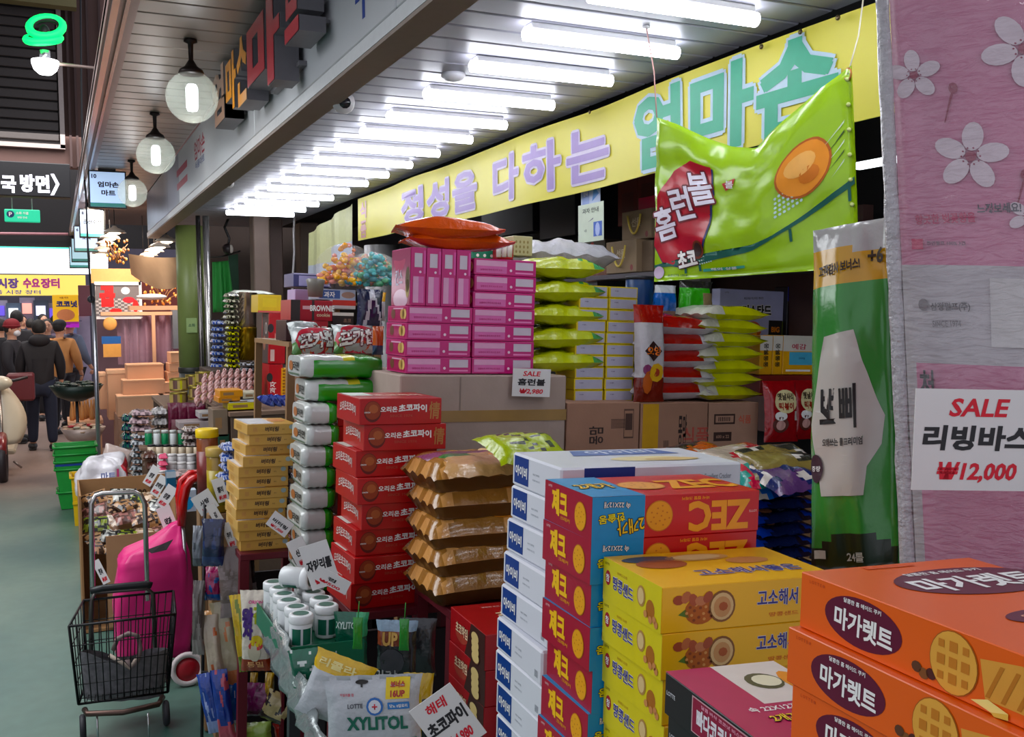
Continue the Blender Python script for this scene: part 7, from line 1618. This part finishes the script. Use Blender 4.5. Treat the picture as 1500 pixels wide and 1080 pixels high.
b = B(); b.tube([(.03, -.42, .30), (.03, -.38, .40), (.03, -.2, .46), (.03, -.08, .40)], .05, C('7c2c2c', .3, coat=.4), 10); b.obj('mudguard', t)
b = B(); b.tube([(.1, .5, .1), (.18, .5, .02)], .012, SCM); b.obj('kickstand', t)
b = B(); b.box(.02, 1.3, .7, .32, 1.7, 1.02, C('5c1c20', .4), c=.02) ; b.obj('cargo_box', t)
# distant stalls: bright shop fronts
cols_ = ['8c98b8', 'c8c0d0', '5c6c84', 'a8a0b8', '3c4454', 'b8a8a8', '6c78a0', '988ca0']
for i in range(8):
    xa = -30+i*20; X, Y, z, w, h = arect(xa, 436+4*(i % 3), xa+22, 520, 24+.5*(i % 2)); t2 = thing('far_stall', f'blurred market stall front far behind the crowd, {["first","second","third","fourth","fifth","sixth","seventh","eighth"][i]} from left', 'stall', T(X, Y, 0), 'far stalls'); B().box(0, 0, 0, w, .5, z+h, C(cols_[i], .7, 0, .3, 2)).obj('stall_front', t2)
    B().box(.05, -.05, z+h*.72, w*.8, 0, z+h*.9, EMI(['d8d8f0', '6c5cc8', 'e8e8e8', 'e8a89c'][i % 4], .9)).obj('lit_sign', t2)
struct('wall_far', B().box(-6, 26, 0, 4, 26.1, 6, C('6c6878', .8, 0, .2, 1)))
struct('wall_left', B().box(-5.1, 2, 0, -5, 30, 5, C('5c5054', .8, 0, .1, 1)))
struct('ceiling_arcade', B().box(-5, 2.0, 6.6, .22, 26, 6.7, C('4a3c3a', .8)))
# green coat hanging behind the pipe and wiring in the dark corner
t = thing('hanging_coat', 'bright green apron hanging beside the steel drain pipe', 'apron', T(0, 0, 0)); b = B(); N = 12; c4 = [Vector(at(x, y, Y=9.6)) for x, y in ((312, 384), (334, 382), (344, 455), (314, 458))]
for i in range(N+1):
    for k in range(9): u, v = i/N, k/8; p_ = c4[0].lerp(c4[1], u).lerp(c4[3].lerp(c4[2], u), v); p_.y += .05*math.sin(u*11+v)*(.3+v); b.v.append(p_)
for i in range(N):
    for k in range(8): b.f.append([i*9+k, i*9+k+1, (i+1)*9+k+1, (i+1)*9+k]); b.mi.append(b.m(C('3c9c48', .6, 0, .08, 5))); b.sm.append(True)
o = b.obj('apron_cloth', t); md = o.modifiers.new('s', 'SOLIDIFY'); md.thickness = .01
b = B(); c5 = [Vector(at(x, y, Y=9.75)) for x, y in ((334, 375), (348, 372), (350, 440), (338, 445))]; b.v = c5; b.f = [[0, 1, 2, 3]]; b.mi = [b.m(C('1c4c30', .6))]; b.sm = [False]; o = b.obj('dark_apron', t); md = o.modifiers.new('s', 'SOLIDIFY'); md.thickness = .02
b = B(); b.tube([at(x, y, Y=9.5) for x, y in ((300, 378), (325, 376), (352, 368))], .008, C('3a3634')); b.obj('hanging_rail', t)
t = thing('junction_fan', 'small dark wall fan with tangled black cables in the back corner', 'fan', T(*at(333, 365, Y=9.4))); b = B(); b.tube([(.0, 0, 0), (.02, 0, .1), (-.02, 0, .2), (.03, 0, .32)], .012, C('1c1a1c')); b.obj('cable', t); b = B(); b.ball((0, 0, 0), (.05, .06, .05), C('2a2224')); b.obj('fan_housing', t); b = B(); b.ball((.03, -.03, 0), (.02, .03, .04), C('c8c0b8')); b.obj('fan_cap', t)
b = B(); b.tube([at(x, y, Y=9.0) for x, y in ((432, 310), (430, 340), (431, 370), (428, 420), (430, 470))], .010, C('c8c4c4', .4)); tag(b.obj('cable'), 'pale cable hanging from the canopy ceiling to the back row', 'cable')
# ================================================================== back shelves behind the yellow banner
def xrect(x0, y0, x1, y1, X):
    ym, xm = (y0+y1)/2, (x0+x1)/2; a, c2 = at(x0, ym, X=X), at(x1, ym, X=X); t_, u_ = at(xm, y0, X=X), at(xm, y1, X=X); return c2[1], a[1], u_[2], t_[2]
def side_box(name, label, px4, X, dd, mat, art=None, cat='box', group=None, extra=None):
    y0, y1, z0, z1 = xrect(*px4, X); w, h = y1-y0, z1-z0; M = T(X+dd/2, (y0+y1)/2, z0); t_ = thing(name, label, cat, M, group); B().box(-dd/2, -w/2, 0, dd/2, w/2, h, mat, c=.002).obj('box_body', t_)
    if art: q_ = B(); art(PF(q_, 'left', dd, w, h)); q_.obj('box_print', t_)
    if extra: extra(t_, dd, w, h)
    return t_
def rope(t_, dd, w, h):
    b = B(); pts = [(-dd/2-.012, w*.22-w*.44*k/10, h*.82-h*.62*math.sin(math.pi*k/10)**.7 if 0 < k < 10 else h*.84) for k in range(11)]; b.tube(pts, .005, C('d8c064', .5), 6); b.obj('rope_handle', t_)
GBX = KRAFT('8c7860')
gart = lambda p: (p.text('선물', .5, .6, .04, C('c8b89c'), 1), p.ell(.85, .15, .012, .014, C('7c2c2c'), 1, 8))
side_box('gift_box', 'brown gift box with gold rope handle, upper one', (911, 308, 954, 351), 2.35, .2, GBX, gart, 'box', 'brown gift boxes', rope)
side_box('gift_box', 'brown gift box with gold rope handle, lower one', (888, 353, 932, 400), 2.30, .2, GBX, gart, 'box', 'brown gift boxes', rope)
side_box('gift_box', 'darker brown gift box right of the lower one', (934, 353, 956, 398), 2.33, .2, KRAFT('6c5a48'), None, 'box', 'brown gift boxes')
side_box('book_box', 'deep red tall box behind the gift boxes', (905, 262, 934, 330), 2.5, .12, C('5c1814', .5), lambda p: p.rect(.2, .3, .8, .7, C('4c1410'), 1), 'box', 'red boxes')
side_box('book_box', 'deep red box nearer, beside the green bag', (934, 250, 962, 310), 2.5, .12, C('64201a', .5), lambda p: p.rect(.2, .3, .8, .7, C('501812'), 1), 'box', 'red boxes')
side_box('gift_box', 'bright pink red box above the gift boxes', (935, 288, 962, 308), 2.42, .12, C('c82c50', .4), None)
side_box('food_tin', 'dark jar box with gold print left of the gift boxes', (856, 352, 886, 372), 2.45, .15, C('4c4438', .5), lambda p: p.ell(.4, .6, .02, .02, C('a83c34'), 1, 8), 'box')
t_ = side_box('jar_bag', 'brown glossy snack bag under the jar box', (858, 374, 890, 412), 2.32, .12, FOIL('6c4434'), lambda p: p.text('순대', .5, .7, .05, C('2a1a14'), 1), 'bag')
for i, (px4, col, lb) in enumerate((((851, 270, 879, 302), 'b8c8e4', 'pale blue notice paper hanging under the banner, upper one'), ((847, 298, 884, 354), 'd0dcc8', 'white notice paper with blue picture below the blue one'))):
    y0, y1, z0, z1 = xrect(*px4, 2.12-.012*i); t_ = thing('notice_paper', lb, 'notice', T(2.12-.012*i, (y0+y1)/2, z0), 'hanging notices'); w, h = y1-y0, z1-z0; B().box(0, -w/2, 0, .002, w/2, h, C(col, .5)).obj('paper', t_)
    q_ = B(); p = P(q_, Matrix(((0, 0, -1, -.0005), (-1, 0, 0, w/2), (0, 1, 0, 0), (0, 0, 0, 1))), w, h)
    if i: p.text('과자 안내', .5, .82, .022, C('3c4c3c'), 1, width=.14); p.rect(.62, .12, .95, .5, C('4c6cc0'), 1); p.ell(.78, .3, .02, .03, C('b0c0e8'), 2, 10); p.poly([(.4, .52), (.62, .62), (.6, .58)], C('5c5c74'), 1); p.text('식품', .3, .3, .012, C('6c7c6c'), 1)
    else: p.rect(.08, .1, .45, .9, C('8ca0d0'), 1); p.poly([(.6, .2), (.95, .5), (.7, .9)], C('5c90d0'), 1); p.text('안내', .26, .6, .02, WHT, 2)
    q_.obj('notice_print', t_)
for i, px4 in enumerate(((705, 290, 780, 345), (790, 270, 842, 348))): side_box('dark_cabinet', ['black cabinet door under the banner, left one', 'black cabinet door under the banner, right one'][i], (px4[0], px4[1]-60, px4[2], px4[3]), 2.6, .1, C('1c1a20', .4), None, 'cabinet', 'dark cabinets')
y0, y1, z0, z1 = xrect(888, 400, 960, 408, 2.3); struct('trim_10', B().box(2.25, y0-.9, z0, 2.85, y1+.1, z0+.02, C('4a464c', .5)))
y0, y1, z0, z1 = xrect(700, 376, 880, 380, 2.35); struct('trim_11', B().box(2.33, y0, z0-.3, 2.85, y1+.5, z0-.02, C('2a262c', .5)))
y0, y1, z0, z1 = xrect(1000, 408, 1025, 440, 2.6); struct('trim_12', B().box(2.6, y0, .5, 2.66, y1, 2.5, C('b8b8b4', .5)))
y0, y1, z0, z1 = xrect(1030, 408, 1180, 440, 2.7); struct('trim_13', B().box(2.7, y0-.3, 1.2, 2.75, y1, 2.1, C('3c2420', .6)))
q = B(); a = at(1276, 238, X=2.3); b = B(); b.box(0, -.1, -.01, .05, .1, .01, EMI('e8f0f4', 3)); t = tag(b.obj('wall_lamp', None, T(2.6, at(1276, 238, X=2.6)[1], at(1276, 238, X=2.6)[2])), 'short bright lamp glimpsed behind the hanging green bag', 'lamp')
# silver duct behind the second banner and stainless column
b = B(); a = at(560, 370, Y=6.8); b.cyl((a[0], 6.8, 0), (a[0], 6.8, 2.2), .13, C('8c8a88', .35, .6, .2, 6), n=20); tag(b.obj('steel_duct'), 'dented grey metal duct behind the orange candy bag', 'duct')
# ================================================================== people
def skin(name, pts, edges, root, mat, sub=2, parent=None, sm=True):
    """one continuous surface grown round a joint skeleton: pts {name: (x, y, z, r)}"""
    me = bpy.data.meshes.new(name); ks = list(pts); me.from_pydata([pts[k][:3] for k in ks], [(ks.index(a), ks.index(b_)) for a, b_ in edges], [])
    o = bpy.data.objects.new(name, me); COL.objects.link(o); md = o.modifiers.new('skin', 'SKIN'); md.use_smooth_shade = True
    if not me.skin_vertices: pass
    for i, k in enumerate(ks):
        r = pts[k][3]; me.skin_vertices[0].data[i].radius = r if isinstance(r, tuple) else (r, r); me.skin_vertices[0].data[i].use_root = (k == root)
    s = o.modifiers.new('sub', 'SUBSURF'); s.levels = sub; s.render_levels = sub
    me.materials.append(mat)
    if parent: o.parent = parent
    return o
def person(label, x, y, h, rz, jacket, pants, hair, hat=None, mask=False, arm=(.0, .0), lean=0.0, hood=False, shoes='1c1a1c', step=0.0, far=False):
    k = h/1.70; t = thing('person', label, 'person', T(x, y, 0, rz, s=k)); SK = C('c89880', .5, 0, .04, 10)
    SH, HIP = 1.38, .90; J = {}
    J['pelvis'] = (0, 0, HIP, (.135, .105)); J['waist'] = (0, -.01*lean, 1.06, (.130, .10)); J['chest'] = (0, -.06*lean, 1.26, (.155, .11)); J['neck0'] = (0, -.09*lean, 1.43, .062); J['neck'] = (0, -.10*lean, 1.49, .052); J['skull'] = (0, -.12*lean-.01, 1.60, (.078, .092))
    E_ = [('pelvis', 'waist'), ('waist', 'chest'), ('chest', 'neck0'), ('neck0', 'neck'), ('neck', 'skull')]
    for s, nm in ((-1, 'l'), (1, 'r')):
        st = step*s; J[nm+'hip'] = (s*.095, 0, HIP-.06, .095); J[nm+'knee'] = (s*.11, -st*.5-.01, .50, .062); J[nm+'ank'] = (s*.12, -st, .10, .042); J[nm+'toe'] = (s*.135, -st-.14, .04, .038)
        E_ += [('pelvis', nm+'hip'), (nm+'hip', nm+'knee'), (nm+'knee', nm+'ank'), (nm+'ank', nm+'toe')]
        f = arm[0 if s < 0 else 1]
        J[nm+'sh'] = (s*.18, -.07*lean, SH, .062); J[nm+'el'] = (s*.245, .02-.12*f, 1.12, .045); J[nm+'wr'] = (s*(.25-.06*f), -.03-.30*f, .88+.16*f, .030); J[nm+'palm'] = (s*(.25-.08*f), -.05-.36*f, .82+.17*f, (.020, .034))
        E_ += [('chest', nm+'sh'), (nm+'sh', nm+'el'), (nm+'el', nm+'wr'), (nm+'wr', nm+'palm')]
    skin('body', J, E_, 'pelvis', SK, 2, t)
    # hands: five separate fingers
    if not far:
        for s, nm in ((-1, 'l'), (1, 'r')):
            px_, py_, pz_, _ = J[nm+'palm']; b = B()
            for q_, (dy, L) in enumerate(((-.026, .062), (-.009, .070), (.009, .066), (.025, .052))): b.tube([(px_, py_+dy, pz_-.02), (px_-s*.006, py_+dy*1.15, pz_-.02-L*.5), (px_-s*.022, py_+dy*1.1, pz_-.02-L)], [.010, .009, .006], SK, 6)
            b.tube([(px_, py_-.025, pz_+.015), (px_-s*.01, py_-.05, pz_-.01), (px_-s*.016, py_-.055, pz_-.035)], [.011, .010, .007], SK, 6); tag(b.obj('fingers', t), kind='stuff')
    JM = C(jacket, .75, 0, .12, 6, .3, 5); PM = C(pants, .8, 0, .1, 10, .2, 12)
    jk = {}
    def up(n_, dr, src=None): x_, y_, z_, r_ = J[src or n_]; r_ = r_ if isinstance(r_, tuple) else (r_, r_); return (x_, y_, z_, (r_[0]+dr, r_[1]+dr))
    jk['pelvis'] = (0, .0, .80, (.185, .15)); jk['waist'] = up('waist', .045); jk['chest'] = up('chest', .04); jk['neck0'] = (0, -.08*lean, 1.42, (.095, .085)); jk['col'] = (0, -.09*lean, 1.475, (.078, .075)); je = [('pelvis', 'waist'), ('waist', 'chest'), ('chest', 'neck0'), ('neck0', 'col')]
    for nm in 'lr':
        jk[nm+'sh'] = up(nm+'sh', .028); jk[nm+'el'] = up(nm+'el', .026); w_ = J[nm+'wr']; jk[nm+'wr'] = (w_[0], w_[1], w_[2]+.02, .048); je += [('chest', nm+'sh'), (nm+'sh', nm+'el'), (nm+'el', nm+'wr')]
    skin('jacket', jk, je, 'waist', JM, 2, t)
    if hood: b = B(); b.ball((0, .07, 1.46), (.13, .09, .085), JM, 16, 10); b.obj('hood', t)
    pt_ = {'pelvis': (0, 0, HIP-.02, (.155, .125))}; pe = []
    for nm in 'lr': pt_[nm+'hip'] = up(nm+'hip', .012); pt_[nm+'knee'] = up(nm+'knee', .022); a_ = J[nm+'ank']; pt_[nm+'ank'] = (a_[0], a_[1], .09, .062); pe += [('pelvis', nm+'hip'), (nm+'hip', nm+'knee'), (nm+'knee', nm+'ank')]
    skin('trousers', pt_, pe, 'pelvis', PM, 2, t)
    for s, nm in ((-1, 'l'), (1, 'r')):
        a_ = J[nm+'ank']; b = B(); b.ball((a_[0]+s*.008, a_[1]-.06, .05), (.058, .145, .055), C(shoes, .6), 14, 8); b.box(a_[0]-.045+s*.008, a_[1]-.19, 0.003, a_[0]+.045+s*.008, a_[1]+.07, .03, C('2a2828', .7), c=.01); b.obj('shoe', t)
    # head details
    hx, hy, hz = J['skull'][:3]; HM = C(hair, .7, 0, .2, 30, .4, 40)
    b = B(); b.ball((hx, hy, hz+.005), (.080, .096, .118), SK, 18, 14); b.ball((hx, hy-.095, hz-.015), (.014, .020, .026), SK, 8, 6)
    for s in (-1, 1): b.ball((hx+s*.081, hy+.005, hz-.01), (.012, .022, .032), SK, 8, 6)
    b.obj('head', t)
    b = B()
    for s in (-1, 1): b.ball((hx+s*.031, hy-.086, hz+.012), (.011, .006, .006), C('1a1412', .3), 8, 6); b.box(hx+s*.031-.016, hy-.094, hz+.032, hx+s*.031+.016, hy-.088, hz+.037, HM)
    b.box(hx-.022, hy-.098, hz-.058, hx+.022, hy-.09, hz-.052, C('9c5450')); tag(b.obj('face', t), kind='stuff')
    if mask: b = B(); b.ball((hx, hy-.055, hz-.045), (.070, .052, .052), C('e4e2e4', .6), 14, 10); b.obj('face_mask', t)
    b = B(); b.ball((hx, hy+.018, hz+.030), (.088, .100, .108), HM, 18, 12); b.obj('hair', t)
    if hat:
        b = B(); HT = C(hat[0], .75, 0, .1, 30, .3, 60)
        if hat[1] == 'beanie': b.ball((hx, hy+.008, hz+.062), (.098, .112, .098), HT, 18, 12); b.tube([(hx+.094*math.cos(i*.4), hy+.008+.108*math.sin(i*.4), hz+.05) for i in range(16)], .014, HT, 6, closed=True)
        elif hat[1] == 'cap': b.ball((hx, hy+.008, hz+.062), (.094, .108, .075), HT, 18, 12); b.box(hx-.06, hy-.20, hz+.055, hx+.06, hy-.08, hz+.065, HT, c=.004)
        b.obj('hat', t)
    return t
def pX(px, Y, y=560): return float(at(px, y, Y=Y)[0])
person('person seen from behind in black hooded jacket and dark blue jeans', pX(60, 13.6), 13.6, 1.63, math.pi, '1c181c', '1c2236', '17120f', None, arm=(.1, .35), hood=True, step=.10)
person('person in red beanie and white mask wearing dark coat at left', pX(20, 14.6), 14.6, 1.62, -math.pi/2-.6+math.pi+.3, '231f24', '1c1c22', '1c1614', ('7c1c24', 'beanie'), True, arm=(.3, .3))
person('person in orange tan jacket and black hat right of the black jacket', pX(90, 15.2), 15.2, 1.62, math.pi-.5, 'c08858', '24242c', '17120f', ('17151a', 'cap'), arm=(.4, .2))
person('person in dark blue cap and grey jacket beside the orange jacket', pX(104, 16.2), 16.2, 1.66, math.pi*.75, '5c6478', '24242c', '241a16', ('1c2038', 'cap'), arm=(.5, .3))
person('person with black hair in black coat behind the red beanie', pX(28, 16.4), 16.4, 1.76, math.pi, '1c1a20', '1c1c22', '141012', far=True)
person('person in black padded coat at the far left edge', pX(3, 15.4), 15.4, 1.64, math.pi+.3, '17161c', '1c1c22', '141012', far=True)
person('person in dark grey coat behind the orange jacket', pX(72, 17.5), 17.5, 1.62, 0, '3c3c48', '1c1c22', '1c1614', far=True)
for i, (px_, Yk, hh, jc, lb) in enumerate(((14, 19.5, 1.6, '5c5c78', 'distant person in bluish coat left in the crowd'), (48, 20, 1.62, '8c8c98', 'distant person in light grey coat in the crowd'), (66, 21, 1.7, '3c2c34', 'distant person in brown coat in the crowd'), (96, 19.5, 1.62, '4c3c50', 'distant person in purple grey coat near the yellow panel'), (84, 22, 1.68, '9c8c8c', 'distant person in beige coat in the crowd'), (36, 22, 1.68, '2c2c3c', 'distant person in navy coat in the crowd'))):
    person(lb, pX(px_, Yk), Yk, hh, [0, math.pi, .4][i % 3], jc, '24242c', '1c1614', far=True)
